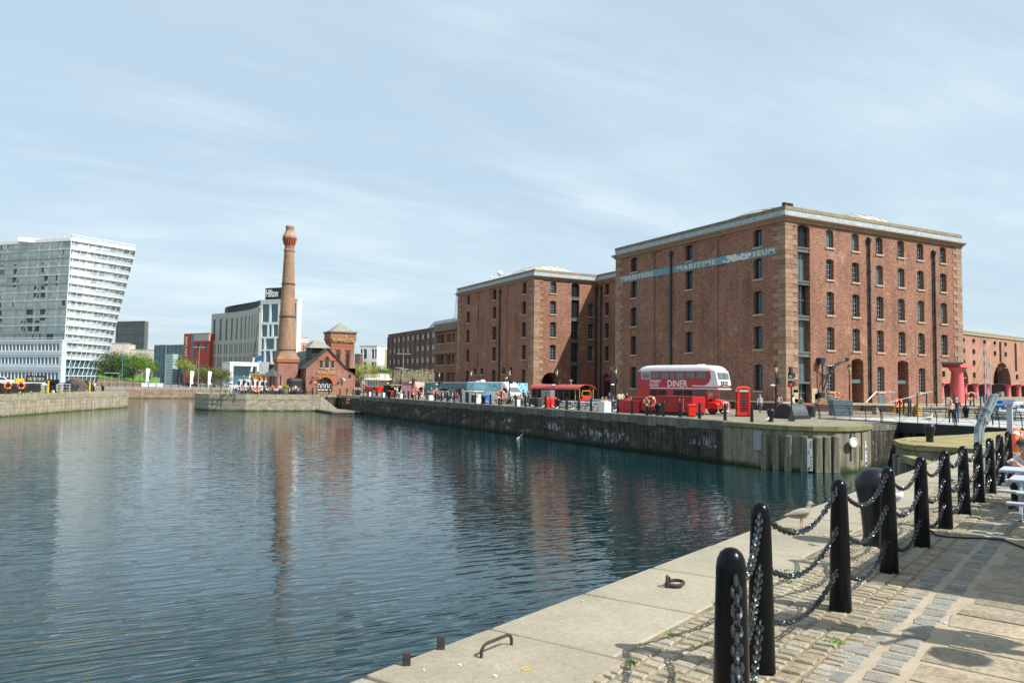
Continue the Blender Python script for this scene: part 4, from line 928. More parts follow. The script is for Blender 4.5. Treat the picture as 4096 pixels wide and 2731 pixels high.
m = MB(); m.add([BC, BR, TR, TC, BC + Vector((40, 60, 0)), BR + Vector((-6, 40, 0)), TR + Vector((-8, 40, 0)), TC + Vector((30, 60, 0)), BL + Vector((20, 60, 0)), TL + Vector((10, 60, 0))], [(1, 5, 6, 2)]); m.v.append(tuple(TL)); m.f.append((10, 3, 2, 6, 9)); m.m.append(0); part(m, 'side_wall', WCLAD, lb, recalc=False)
m = MB(); m.beam(TL + Vector((0, 0, .5)), TC + Vector((0, 0, .5)), .8, 1.2); m.beam(TC + Vector((0, 0, .5)), TR + Vector((0, 0, .5)), .8, 1.2); part(m, 'parapet', WHITE, lb)
m = MB()
for (p, q, k) in ((TL, TC, 12), (TC, TR, 10)):
    up = Vector((0, 0, 2.4)); m.beam(p + up, q + up, .12, .12); m.beam(p + up * .75, q + up * .75, .06, .06)
    for i in range(k + 1): c = p.lerp(q, i / k); m.beam(c + Vector((0, 0, .8)), c + up, .08, .08)
part(m, 'roof_railing', WHITE, lb)
m = MB(); c = TL.lerp(TC, .68); m.box(c.x - 9, c.x + 9, c.y + 3, c.y + 12, zl, zl + 1.6); part(m, 'plant_room', WCLAD, lb)
# its lower wing
A, B = D(-90, 296), D(243, 283); zp1 = ZP(B, 1362)
rows = [(1.5, 4.6), (7.6, 10.2), (12.6, 15.2)]
t, L = block('glass_annex', 'pale blue glass low wing in front of the leaning block', 'building', A, B, zp1, 2, M('pale_blue_cladding', (.50, .60, .66), .35, var=.08, sc=.2), lambda ri: even(22, .12, .02, .97), rows, glass=GLASSG, bar=WHITE, nz=1, dep=.25, roof=WHITE)
m = MB()
for z_ in (5.6, 6.4, 11.2, 12, 16.4, 17.2): m.box(0, L, -.14, .02, z_, z_ + .18)
part(m, 'ledge', WHITE, t)
m = MB(); m.box(L * .60, L * .82, -.4, -.1, 1.2 * 0 + .9, 3.2); bn = part(m, 'banner', IRONM, t)
cols_ = ['#e0603a', '#58c6cf', '#e8d24a', '#b07fd0', '#e9e9e9', '#7cc24a', '#e86f5a', '#e9e9e9', '#57b5c9', '#e7c63e']
for i, ch_ in enumerate('SEEYOUSOON'): text(ch_, 1, M('banner_letter_%d' % i, cols_[i], .6), bn, (L * (.618 + .0185 * i + (.006 if i > 2 else 0) + (.006 if i > 5 else 0)), -.46, 1.35), 0, width=.95, height=1.25, bold=.06)
# ------------------------------------------------------------------ other town buildings
A, B = D(838, 365), D(1030, 320); ht = T('curved_hotel', 'grey concrete hotel with a concave curved front beside the white block', 'hotel', A)
za, zb_ = ZP(A, 1262), ZP(B, 1228); P = []; K = 12
for i in range(K + 1):
    u = i / K; p = A.lerp(B, u); nrm = Vector((-(B - A).y, (B - A).x, 0)).normalized(); P.append(p + nrm * 9 * 4 * u * (1 - u) * .5 - A)
HG = M('hotel_concrete', (.40, .41, .37), .7, var=.08, sc=.3)
zz_ = (za + zb_) / 2; tops = [za + (zb_ - za) * 0 for _ in P]
for i in range(K):
    a, b = P[i], P[i + 1]; L = (b - a).length; rz = math.atan2((b - a).y, (b - a).x)
    rr_ = [(.3, .62, zz_ - 12.2, zz_ - 2.0)] + [(x, x + .2, z_, z_ + 4.6) for z_ in (zz_ - 18.6, zz_ - 24.6, zz_ - 30) for x in (.14, .52)]
    ops = [(a_ * L, b_ * L, max(.5, c_), d_, 0) for a_, b_, c_, d_ in rr_ if d_ > 1.5]
    facade(ht, 'wall', HG, a, rz, L, 0, zz_, ops, .6)
    for o in ops: window(ht, a, rz, o[0], o[1], o[2], o[3], nx=1, nz=3, glass=GLASST, bar=BARS, dep=.6, sill=False)
m = MB(); m.add([tuple(p) for p in [q for q in P]] , []); m.v = []; m.prism([(p.x, p.y) for p in P] + [(P[-1].x + 12, P[-1].y + 25), (P[0].x + 8, P[0].y + 25)], zz_, zz_ + .7); part(m, 'roof', HG, ht)
m = MB(); pp = [(p + Vector((2, 6, 0))) for p in P[2:-1]]; m.prism([(p.x, p.y) for p in pp] + [(pp[-1].x, pp[-1].y + 8), (pp[0].x, pp[0].y + 8)], zz_ + .7, zz_ + 4.4); part(m, 'plant_screen', IRONM, ht)
A, B = D(1033, 312), D(1182, 305); zt = ZP(A, 1204)
def hcols(ri):
    return [[(.05, .24), (.29, .48), (.53, .72), (.77, .96)], [(.05, .2), (.25, .32), (.37, .5), (.56, .68), (.74, .94)], [(.05, .12), (.17, .4), (.45, .52), (.57, .8), (.85, .95)], [(.05, .13), (.18, .3), (.35, .6), (.66, .73), (.78, .95)]][ri]
zf = lambda py: ZP(A, py)
wrd = M('hotel_white', (.74, .75, .73), .6, var=.05, sc=.3)
t, L = block('white_hotel', 'white framed hotel tower with teal glass behind the brick chimney', 'hotel', A, B, zt, 2.5, wrd, hcols, [(zf(1289), zf(1217)), (zf(1346), zf(1299)), (zf(1397), zf(1354)), (zf(1447), zf(1403))], glass=GLASST, bar=BARS, nx=2, nz=4, dep=.7, roof=wrd)
m = MB(); m.box(L * .13, L * .7, -.2, .4, zt + .5, zt + 5.2); sb = part(m, 'sign_board', IRONM, t)
text('Hilton', 1, WHITE, sb, (L * .15, -.28, zt + 1.4), 0, width=L * .33, height=3.2, bold=.035)
A, B = D(918, 290), D(1034, 296); t, L = block('hotel_entrance', 'white framed two storey glass entrance block below the hotels', 'building', A, B, ZP(A, 1450), 12, wrd, [(.12, .94)], [(.2, ZP(A, 1462))], glass=GLASST, bar=BARS, nx=6, nz=3, dep=3.0, roof=wrd)
A, B = D(730, 372), D(773, 368); RB = M('red_terracotta', (.42, .075, .045), .7, var=.12, sc=.4)
t, L = block('red_store', 'red clad department store with vertical white name sign', 'store', A, D(834, 362), ZP(A, 1337), 25, RB, [(.31, .39), (.55, .68), (.84, .94)], [(2, 9), (ZP(A, 1405), ZP(A, 1375))], glass=GLASST, bar=BARS, nz=3)
m = MB(); m.box(L * .30, L * .41, -.12, .02, 0, ZP(A, 1337) - .4); part(m, 'glass_strip', GLASST, t); m = MB(); m.box(L * .42, L, -.6, .0, ZP(A, 1366), ZP(A, 1340)); part(m, 'louvre', M('grey_louvre', (.42, .41, .38), .6), t)
nm = text('John Lewis', 1, WHITE, t, (0, 0, 0), 0, width=9.6, height=2.9, bold=.02); nm.rotation_euler = (0, -math.pi / 2, 0); nm.location = (L * .2, -.3, ZP(A, 1426))
A, B = D(612, 395), D(734, 385); t, L = block('glass_store', 'teal glass shopping building behind the young trees', 'building', A, B, ZP(A, 1382), 30, M('teal_cladding', (.10, .19, .20), .4, var=.2, sc=.2), even(7, .12), [(1, 6), (8, 14), (16, 19.5)], glass=GLASST, bar=BARL, nx=2, nz=5, dep=.3, roof=CONC)
m = MB(); m.box(L * .55, L * .8, -3, 0, 0, 15); tw_ = part(m, 'glass_bay', M('pale_green_glass', (.42, .60, .58), .2, var=.2, sc=.2), t)
m = MB()
for i in range(11): m.box(L * .545, L * .805, -3.08, 0, i * 1.4, i * 1.4 + .15)
part(m, 'ledge', DTEAL, tw_)
A, B = D(455, 500), D(571, 492); block('dark_office_tower', 'dark slatted office tower rising behind the bushes', 'office', A, B, ZP(A, 1287), 3, M('dark_olive_cladding', (.10, .11, .10), .6, var=.2, sc=.2), even(9, .45), [(3 + i * 6.0, 7.5 + i * 6.0) for i in range(6)], glass=GLASST, bar=BARS, nz=2)
A, B = D(440, 410), D(504, 412); block('beige_building', 'low beige windowless building in front of the dark tower', 'building', A, B, ZP(A, 1374), 20, M('beige_render', (.52, .46, .40), .8, var=.1, sc=.3), [(.55, .6)], [(8, 10)], nz=1)
block('beige_building', 'small cream building behind the big green tree', 'building', D(505, 420), D(612, 420), ZP(D(570, 420), 1400), 20, M('cream_render', (.62, .58, .50), .8, var=.1, sc=.3), [(.1, .2), (.5, .6)], [(10, 12)], nz=1)
A, B = D(1549, 335), D(1740, 286); z_ = ZP(A, 1341); OFB = brick('office_brick', (.12, .078, .065), (.18, .115, .092), (.16, .12, .10), pale=.05)
fw = M('office_pale_window', (.42, .44, .45), .2, var=.5, sc=.5)
t, L = block('brown_office', 'long dark brown brick office block with vertical piers', 'office', A, B, z_, 35, OFB, even(10, .5, .0, 1.0), [(z_ - 3.6 - i * 4.6, z_ - 1.5 - i * 4.6) for i in range(6)], glass=fw, bar=BARS, nx=3, nz=1, dep=.25, roof=OFB, skip=[(i, j) for i in range(6) for j in range(10) if (i * 7 + j * 3) % 11 == 0])
m = MB()
for i in range(11): m.box(L * i / 10 - .35, L * i / 10 + .35, -.3, 0, 0, z_ - .8)
part(m, 'piers', OFB, t)
m = MB(); m.add([(L * .62, 4, z_ + .3), (L, 4, z_ + .3), (L, 14, z_ + .3), (L * .62, 14, z_ + .3), (L * .65, 7, z_ + 4), (L, 7, z_ + 4), (L, 11, z_ + 4), (L * .65, 11, z_ + 4)], [(0, 1, 5, 4), (1, 2, 6, 5), (2, 3, 7, 6), (3, 0, 4, 7), (4, 5, 6, 7)]); part(m, 'glass_roof', GLASSG, t)
m = MB(); c = (L * .96, 10)
for sx_, sy_ in ((-1, -1), (1, -1), (1, 1), (-1, 1)): m.beam((c[0] + sx_ * 1.2, c[1] + sy_ * 1.2, z_ + 3), (c[0] + sx_ * .5, c[1] + sy_ * .5, z_ + 16), .15, .15)
for i in range(12):
    k = 1.2 - .058 * i; z1_ = z_ + 4 + i; 
    for (p, q) in (((-1, -1), (1, -1)), ((1, -1), (1, 1)), ((-1, 1), (-1, -1))): m.beam((c[0] + p[0] * k, c[1] + p[1] * k, z1_), (c[0] + q[0] * k, c[1] + q[1] * k, z1_ + 1), .09, .09)
part(m, 'antenna_mast', GREYP, t)
A, B = D(1436, 352), D(1505, 350); block('white_block', 'white rendered flats with tall teal windows right of the pub tower', 'flats', A, B, ZP(A, 1385), 20, RENDW, [(.04, .17), (.22, .42), (.70, .84), (.88, .99)], [(3, 7), (8.5, 11.5), (13, 17.5)], glass=GLASST, bar=BARS, nz=2)
t, L = block('cream_shed', 'cream ribbed windowless block beside the brown office', 'building', D(1503, 360), D(1552, 358), ZP(D(1520, 360), 1402), 20, CREAM, [(.1, .14)], [(1, 3)], nz=1)
m = MB()
for i in range(16): m.box(L * i / 16, L * i / 16 + .25, -.15, 0, 0, 18)
part(m, 'ribs', CREAM, t)
block('pink_brick_flats', 'pinkish brick flats showing between the chimney and the pub roof', 'flats', D(1160, 340), D(1241, 345), ZP(D(1200, 340), 1371), 20, M('pink_brick', (.50, .29, .23), .8, var=.1, sc=.4), [(.3, .38), (.58, .64), (.78, .86)], [(12, 14), (16, 18.5)], nz=1, glass=GLASSG)
block('pink_brick_flats', 'upper setback of pinkish flats with grey penthouse behind the chimney', 'flats', D(1186, 350), D(1228, 352), ZP(D(1200, 350), 1350), 12, M('pale_penthouse', (.55, .50, .46), .8, var=.1, sc=.4), [(.3, .38)], [(19, 20)], nz=1, glass=GLASSG)
block('dark_block', 'dark low block between the pub tower and the white flats', 'building', D(1416, 345), D(1437, 345), ZP(D(1425, 345), 1416), 12, OFB, [(.2, .8)], [(3, 6)], nz=1, glass=GLASSG)
# three storey dock office beside the far wing
xo = 65.2; yA_, yB_ = ONX(1739, 1400, xo).y, 146.2
zt = ONX(1790, 1318, xo).z; L = yA_ - yB_
do = T('dock_office', 'three storey dark red brick dock office with stone cornice left of the far wing', 'office', (xo, yA_, 0))
rows = [(ONX(1762, b_, xo).z, ONX(1762, t_, xo).z) for b_, t_ in ((1374, 1340), (1459, 1422), (1533, 1490))]
cc_ = [ONX(px, 1400, xo).y for px in (1751, 1771, 1791, 1813, 1831)]
ops = []
for zb2, zt2 in rows:
    for y_ in cc_: ops.append((yA_ - y_ - .75, yA_ - y_ + .75, zb2, zt2, 0))
    for x_ in (2.5, 7.5): ops.append((x_, x_ + 1.4, zb2, zt2, 0))
ops = [o for o in ops if o[1] < L]
facade(do, 'wall', BRK, (0, 0, 0), W90, L, 0, zt, ops, .35)
for o in ops: window(do, (0, 0, 0), W90, o[0], o[1], o[2], o[3], nx=2, nz=4, dep=.35, glass=GLASS, bar=BARL)
m = MB(); m.quad((0, 0, 0), (22, 0, 0), (22, 0, zt), (0, 0, zt)); m.quad((0, -L, 0), (22, -L, 0), (22, -L, zt), (0, -L, zt)); part(m, 'wall', BRK, do)
m = MB(); m.box(-.7, 22, -L, .3, zt - .25, zt + .2); m.box(-.5, 22, -L, .2, rows[0][0] - 2.3, rows[0][0] - 1.7); part(m, 'cornice', COPE, do)
m = MB(); m.box(-.2, 22, -L, .2, zt + .2, zt + 1.5); part(m, 'parapet', COPE, do)
# ------------------------------------------------------------------ colonnaded warehouse across the inner dock
A = D(3700, 226); B = D(4330, 312); L = (B - A).length; rz = math.atan2((B - A).y, (B - A).x); HC = 19.4
cw_ = T('colonnaded_warehouse', 'distant brick warehouse on pink iron columns across the inner dock', 'warehouse', A, rz)
def uu(px):                                                        # distance along the front met at column px
    d = ray(px, 1500); n_ = (B - A).normalized(); k = (d.x * A.y - d.y * A.x) / (n_.x * d.y - n_.y * d.x); return k
zr4 = [(15.2, 17.3), (11.3, 13.5), (7.5, 9.8), (3.9 + .1, 5.9)]
zz4 = [(ZP(D(3900, 251), b_), ZP(D(3900, 251), t_)) for b_, t_ in ((1374, 1357), (1418, 1398), (1463, 1442), (1512, 1489))]
Hh = ZP(D(3860, 247), 1340); zcol = ZP(D(3900, 251), 1534)
us = [uu(px) for px in (3851, 3857)] ; wcols = [uu(px) for px in (3775, 3815, 3857, 3897.5, 3941, 3982, 4025, 4068, 4110, 4150)]
lcol = [uu(px) for px in (4003.5, 4065, 4125)]
ops = []
for ci, u in enumerate(wcols):
    for ri, (a_, b_) in enumerate(zz4):
        if ci in (7,) and ri < 3: continue
        if ci in (5, 6) and ri == 3: continue
        ops.append((u - 1.1, u + 1.1, a_, b_, .3))
for u in lcol: ops.append((u - .95, u + .95, zz4[2][0] - 1.2, zz4[0][1], .3))
arc = [(uu(3972), uu(4044)), (uu(3800), uu(3874))]
for a_, b_ in arc: ops.append((a_, b_, zcol, zcol + (b_ - a_) * .48, (b_ - a_) * .47, 4))
facade(cw_, 'wall', BRKF, (0, 0, 0), 0, L, zcol, Hh, ops, .6)
for o in ops:
    if o[1] - o[0] < 3: window(cw_, (0, 0, 0), 0, o[0], o[1], o[2], o[3], nx=2, nz=4, dep=.6, glass=GLASS, bar=BARS, sill=o[3] - o[2] < 5)
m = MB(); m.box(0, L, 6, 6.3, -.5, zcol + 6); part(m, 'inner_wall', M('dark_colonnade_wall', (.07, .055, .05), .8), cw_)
m = MB(); m.box(0, L, .5, 6, zcol, zcol + .2); part(m, 'ceiling', IRONM, cw_)
m = MB(); m.box(-.2, L, -.35, .4, Hh, Hh + .3); part(m, 'cornice', SANDP, cw_); m = MB(); m.box(0, L, -.1, .5, Hh + .3, Hh + 1.2); part(m, 'parapet', COPEY, cw_)
m = MB(); m.box(L * .3, L * .9, 8, 20, Hh, Hh + 2.2); part(m, 'roof', M('green_grey_roof', (.3, .34, .31), .7), cw_)
m = MB(); m.lathe([(.98, 0), (.92, .3), (.78, zcol - 1.2), (.82, zcol - 1.0), (1.4, zcol - .35), (1.4, zcol - .2)], (0, 0, 0), 20); m.box(-1.6, 1.6, -1.6, 1.6, zcol - .2, zcol); cm = m.mesh('column', PINK, 45)
for px in (3779, 3826, 3872, 3917, 3961, 4046, 4087, 4130, 4172):
    o = bpy.data.objects.new('column', cm); COL.objects.link(o); o.parent = cw_; o.location = (uu(px), 1.2, 0)
n_ = (B - A).normalized(); nn_ = Vector((n_.y, -n_.x, 0)); A2 = A + nn_ * 5 - n_ * 60; B2 = B + nn_ * 5 + n_ * 60
wallrun('dock_wall', [(A2.x, A2.y), (B2.x, B2.y)], -5, .0, WALLP, 'pale inner dock wall under the pink columns', cope=COPP, cz=.5, cw=5.5, inward=1)
m = MB(); m.add([(A2.x, A2.y, -.03), (B2.x, B2.y, -.03), (B2.x + 100, B2.y + 150, -.03), (A2.x + 60, A2.y + 150, -.03)], [(0, 1, 2, 3)]); tag(m.build('quay', PAVE, recalc=False), None, None, None, 'structure')
# ------------------------------------------------------------------ near quay: bollards and chains
def chain_mesh(p, q, sag, pitch, r, seg=8, tub=5):
    m = MB(); L = (q - p).length * 1.06 + sag * .8; k = max(4, int(L / pitch)); K = 40
    P = [p.lerp(q, i / K) - Vector((0, 0, 4 * sag * (i / K) * (1 - i / K))) for i in range(K + 1)]; cum = [0]
    for i in range(K): cum.append(cum[-1] + (P[i + 1] - P[i]).length)
    k = int(cum[-1] / pitch)
    def at(s_):
        for i in range(K):
            if cum[i + 1] >= s_: return P[i].lerp(P[i + 1], (s_ - cum[i]) / (cum[i + 1] - cum[i] + 1e-9))
        return P[-1]
    for i in range(k):
        s_ = (i + .5) * cum[-1] / k; c = at(s_); d = (at(min(cum[-1], s_ + .02)) - at(max(0, s_ - .02))).normalized()
        a = d.cross(Vector((0, 0, 1))).normalized(); b = a.cross(d); a, b = (a, b) if i % 2 else (b, -a)
        tw_ = rnd.uniform(-.35, .35); a2 = a * math.cos(tw_) + b * math.sin(tw_)
        hl, hw = pitch * .68, pitch * .36; pts = []
        for j in range(seg):
            t_ = 2 * math.pi * j / seg; pts.append(c + d * (hl * math.cos(t_)) + a2 * (hw * math.sin(t_) * (1 + .25 * abs(math.cos(t_)))))
        m.tube(pts, r, tub, closed=True)
    return m
CHN = M('wet_black_chain', (.02, .026, .03), .3, metal=.3, var=.4, sc=30, spec=.6)
NB = [(None, 1.72), (3041, 2006), (3355, 1915), (3550, 1867), (3682, 1824), (3777, 1799), (3852, 1782), (3912, 1765.5), (3959.5, 1751), (3999, 1737), (4034, 1724)]
bm_ = MB(); bm_.lathe([(.098, 0), (.096, .04), (.088, .4), (.078, .8), (.070, 1.04), (.0695, 1.08), (.064, 1.115), (.05, 1.145), (.028, 1.162), (.004, 1.168)], (0, 0, 0), 28)
bmesh_b = bm_.mesh('bollard', BLACKP, 50); lug = MB()
bpos = []
for i, (px, py) in enumerate(NB):
    if px is None: p = D(2922, 3.62, .5)
    else:
        d = ray(px, 1800); k = (Vector((QO.x, QO.y)) + QN * 2.075); nrm = QN; t_ = (k.dot(nrm)) / (d.x * nrm.x + d.y * nrm.y); p = Vector((d.x * t_, d.y * t_, .5))
    zt = ZP(p, 2187) if px is None else ZP(p, py); bpos.append((p, zt - .5))
for i, (p, h_) in enumerate(bpos):
    o = bpy.data.objects.new('bollard', bmesh_b); COL.objects.link(o); o.location = p; o.scale = (1, 1, h_ / 1.168)
    tag(o, '%s black domed chain bollard on the near quay, counted from the foreground' % ORD[i + 1], 'bollard', 'black bollards along the near quay')
names = ['top', 'middle', 'bottom']
for i in range(len(bpos) - 1):
    (p, hp), (q, hq) = bpos[i], bpos[i + 1]; dd_ = (q - p).normalized(); det = (8, 5) if i < 3 else (6, 4)
    for k, fr_ in enumerate((.905, .605, .29)):
        a = p + Vector((0, 0, hp * fr_)) + dd_ * .075; b = q + Vector((0, 0, hq * (fr_ + .02))) - dd_ * .075
        m = chain_mesh(a - p, b - p, .20 + rnd.uniform(-.02, .04), .052 if i < 5 else .07, .0085 if i < 5 else .012, *det)
        for e_ in (a - p, b - p): m.tube([e_ - dd_ * .02, e_ + Vector((0, 0, .018)), e_ + dd_ * .02], .011, 5)
        tag(m.build('chain', CHN, loc=p, smooth=60), '%s black chain hanging between the %s and %s near bollards' % (names[k], ORD[i + 1], ORD[i + 2]), 'chain', 'chains between the near bollards')
p, hp = bpos[0]
for k, fr_ in enumerate((.905, .605, .29)):
    a = p + Vector((-.035, -.068, hp * fr_)); b = p + Vector((-1.0, -1.08, 0)) + Vector((0, 0, hp * fr_))
    tag(chain_mesh(a - p, b - p, .3, .052, .0085).build('chain', CHN, loc=p, smooth=60), '%s black chain running from the first bollard down out of frame' % names[k], 'chain', 'chains between the near bollards')
def capstan(label, pos, h_, group=None, name='mooring_bollard'):
    m = MB(); s = h_ / .95; m.lathe([(.19 * s, 0), (.185 * s, .04 * s), (.17 * s, .12 * s), (.20 * s, .4 * s), (.25 * s, .60 * s), (.272 * s, .70 * s), (.27 * s, .77 * s), (.245 * s, .845 * s), (.20 * s, .90 * s), (.13 * s, .935 * s), (.06 * s, .948 * s), (.004, .95 * s)], (0, 0, 0), 32)
    return tag(m.build(name, IRON, loc=pos, smooth=60), label, 'mooring bollard', group)
gm = 'cast iron mooring bollards on the quays'
capstan('big bulbous black mooring bollard behind the chains of the near quay', G(3500, 2178, .5), .98, gm).scale = (.8, .8, 1)
capstan('black bulbous mooring bollard with a gull on top on the mossy pier', G(3719, 1766, 0), .86, gm)
capstan('black mooring bollard standing beside a gull on the far mossy corner', G(3083, 1686, 0), .95, gm)
capstan('black mooring bollard in front of the red generator boxes', G(2632, 1661, 0), 1.05, gm)
capstan('black mooring bollard beside the red gas bottles', G(2230, 1634, 0), 1.05, gm)
capstan('dark mooring bollard beside the blue wheeled bin', G(1933, 1616, 0), 1.05, gm)
capstan('tall dark mooring bollard in front of the black vintage van', G(1556, 1594, 0), 1.3, gm)
capstan('black mooring bollard beside the lifting frame on the left pier', D(413, 152) + Vector((0, 0, 0)), 1.1, gm)
capstan('dark mooring bollard on the inner quay beyond the bridge walkers', D(3862, 68, -.0), 1.0, gm)
# iron ring, bent handrail, ladder posts
RUST = M('rusted_iron', (.05, .042, .036), .7, metal=.3, var=.5, sc=25, bump=.4)
p = G(2700, 2335, .52); m = MB(); m.tube([Vector((.085 * math.cos(a), .085 * math.sin(a), .01 + .012 * math.cos(a))) for a in [j * .3927 for j in range(16)]], .017, 8, closed=True); m.tube([(-.10, -.02, -.03), (-.11, -.01, .05), (-.09, .01, .085), (-.055, .02, .06), (-.06, .02, -.03)], .016, 8)
tag(m.build('mooring_ring', RUST, loc=p, smooth=60), 'rusty iron mooring ring lying on the pale coping', 'ring')
a, b = G(1925, 2630, .5), G(2046, 2578, .5); u = (b - a); m = MB(); h_ = .085
m.tube([(0, 0, -.03), (0, 0, h_ * .55), u * .06 + Vector((0, 0, h_ * .9)), u * .16 + Vector((0, 0, h_ * 1.05)), u * .84 + Vector((0, 0, h_ * 1.05)), u * .95 + Vector((0, 0, h_ * .9)), u + Vector((0, 0, h_ * .5)), u + Vector((0, 0, -.03))], .0125, 8)
tag(m.build('grab_rail', RUST, loc=a, smooth=60), 'bent black iron grab rail on the coping edge', 'grab rail')
for i, (px, pt, pb, wd) in enumerate(((1642, 2607, 2665, 32), (1779, 2541, 2600, 31))):
    p = G(px, pb, .5) - QN.to_3d() * .04; zt = ZP(p, pt); m = MB(); m.box(-.028, .028, -.02, .02, -3.6, zt - .5)
    tag(m.build('ladder_post', TIMB if 0 else RUST, loc=p, rz=-.3, bevel=.004), ('left' if i == 0 else 'right') + ' dark square ladder post sticking up past the coping edge', 'ladder post', 'ladder posts at the near quay edge')
pts = [G(3722, 2120, .52), G(3742, 2138, .512), G(3790, 2146, .512), G(3860, 2150, .512), G(3940, 2152, .512), G(4010, 2158, .512), G(4096, 2190, .512), G(4200, 2260, .512)]
m = MB(); m.tube([q - pts[0] for q in pts], .012, 6); tag(m.build('cable', TYRE, loc=pts[0], smooth=60), 'black cable lying across the flagstones by the benches', 'cable')
m = MB()
for (px, py, r, c) in ((2750, 2680, 0, 0),): pass
p = G(2105, 2673, .508); m.tube([Vector((.035 * math.cos(a), .022 * math.sin(a), 0)) for a in [j * .785 for j in range(8)]], .0025, 4, closed=True); tag(m.build('rubber_band', YELL, loc=p), 'small yellow loop lying on the coping', 'litter')
DROP = M('bird_dropping', (.62, .62, .60), .8); m = MB()
for (px, py, r) in ((1838, 2656, .012), (1980, 2700, .016), (1696, 2676, .008), (2518, 2686, .01), (3700, 2500, .016), (3870, 2540, .018), (3780, 2487, .012), (3300, 2140, .02), (3262, 2125, .02), (2330, 2400, .01), (2477, 2380, .009)):
    q = G(px, py, .506); k = len(m.v)
    m.prism([(q.x + r * math.cos(a) * rnd.uniform(.6, 1.4), q.y + r * math.sin(a) * rnd.uniform(.6, 1.4)) for a in [j * .9 for j in range(7)]], .5, .508)
tag(m.build('droppings', DROP), 'white bird droppings spotted over the near paving', None, None, 'stuff')
# ------------------------------------------------------------------ birds
GW = M('gull_white', (.62, .62, .60), .8, var=.06); GG = M('gull_grey', (.24, .26, .28), .8, var=.15); GBR = stonemat('gull_speckled', (.34, .31, .27), (.42, .39, .34), (.3, .27, .23), 40); GL = M('gull_leg', (.55, .22, .16), .6); GK = M('gull_black', (.03, .03, .03), .6); BEAK = M('beak_dull', (.25, .18, .1), .5)
def gull_mesh(body, wing, name='gull'):
    m = MB(); sp = [(-.245, .205, .008), (-.20, .212, .028), (-.13, .222, .055), (-.05, .235, .075), (.03, .25, .078), (.08, .275, .062), (.105, .31, .045), (.112, .345, .034), (.12, .375, .036), (.135, .39, .037), (.155, .392, .03), (.172, .386, .014)]
    m.tube([(x, 0, z) for x, z, r in sp], [r for x, z, r in sp], 12, 0)
    m.tube([(.165, 0, .386), (.20, 0, .383), (.222, 0, .374)], [.011, .009, .003], 6, 3)
    for s_ in (-1, 1):
        m.tube([(.07, .055 * s_, .262), (.0, .072 * s_, .262), (-.1, .062 * s_, .24), (-.2, .03 * s_, .222), (-.31, .012 * s_, .20)], [.02, .04, .036, .02, .004], 8, 1)
        m.tube([(-.2, .028 * s_, .222), (-.31, .01 * s_, .20), (-.34, .006 * s_, .195)], [.014, .01, .002], 6, 4)
        m.tube([(.005, .03 * s_, .19), (-.005, .032 * s_, .09), (.0, .034 * s_, .01)], [.012, .0055, .005], 6, 2); m.tube([(-.015, .034 * s_, .006), (.045, .034 * s_, .005)], [.006, .008], 5, 2); m.tube([(.0, .034 * s_, .006), (.038, .055 * s_, .004)], [.005, .004], 5, 2)
        m.sph((.155, .027 * s_, .397), .0055, 6, 4, 4)
    return m.mesh(name, [body, wing, GL, BEAK, GK], 60)
GM1 = gull_mesh(GW, GG); GM2 = gull_mesh(GBR, M('gull_brown_wing', (.20, .17, .14), .8, var=.5, sc=40)); GM3 = gull_mesh(M('pigeon_grey', (.07, .08, .10), .6), M('pigeon_wing', (.14, .15, .17), .6))
def gull(me, p, face, label, s=1.0, name='gull', cat='gull', g='gulls standing about the dock'):
    o = bpy.data.objects.new(name, me); COL.objects.link(o); o.location = p; o.rotation_euler = (0, 0, face); o.scale = (s,) * 3; return tag(o, label, cat, g)
gull(GM2, G(3206, 2117, .503), -.42, 'speckled young gull facing right on the near coping', .93)
gull(GM1, G(3578, 2010 + 40, .503), -.5, 'white gull half hidden behind the fourth near bollard', 1.0)
gull(GM1, Vector((G(3719, 1766, 0).x, G(3719, 1766, 0).y, .855)), -.4, 'white gull standing on top of the pier mooring bollard', 1.05)
gull(GM1, G(3070, 1692, .02), .1, 'gull on the mossy corner beside the black mooring bollard', 1.0)
for px, py, f_, lb_ in ((2130, 1634, 2.6, 'white gull on the coping in front of the dark wagon'), (2172, 1637, .0, 'gull facing right left of the red gas bottles'), (2213, 1638, 3.0, 'dark backed gull pecking on the coping by the gas bottles'), (2228, 1643, .4, 'grey gull leaning forward right of the pecking gull'), (2290, 1647, .1, 'white gull on the coping below the grey benches'), (2460, 1655, .2, 'gull beside the white block near the crimson boxes'), (1975, 1621, 2, 'gull on the coping below the seated man'), (1951, 1617, 2.4, 'gull in front of the blue bin'), (1908, 1616, .3, 'gull lying down between white block and blue bin'), (1812, 1602, .1, 'gull standing by the kiosk railing'), (1726, 1601, 1, 'gull beside the black litter bin'), (345, 1569, .2, 'gull on the end of the left pier'), (392, 1569, 2.9, 'gull beside the lifting frame'), (79, 1577, .5, 'white gull among the tyres on the left pier'), (122, 1575, 1.2, 'small gull further along the left pier'), (468, 1560, .4, 'gull at the right end of the left pier'), (480, 1560, 3.3, 'gull beside the last gull of the left pier')):
    gull(GM1, G(px, py, .02), f_, lb_)
hp_ = G(2073, 1754, -2.9); gull(GM1, hp_ - Vector((0, 0, .2)), .3, 'white gull floating close to the dark dock wall'); gull(GM1, G(2086, 1745, -2.9) - Vector((0, 0, .2)), .6, 'gull flapping just off the dark dock wall', 1.1)
gull(GM3, G(3736, 1862, -.45), .3, 'small grey pigeon on the mossy ledge below the pier', .62, 'pigeon', 'pigeon', 'pigeons on the near quays'); gull(GM3, G(3790, 1950, .503), 2.9, 'dark pigeon feeding behind the sixth near bollard', .72, 'pigeon', 'pigeon', 'pigeons on the near quays')
gull(GM1, Vector((44.0, 84.0, 2.86)), .4, 'gull on the roof of the white food van', 1.1)
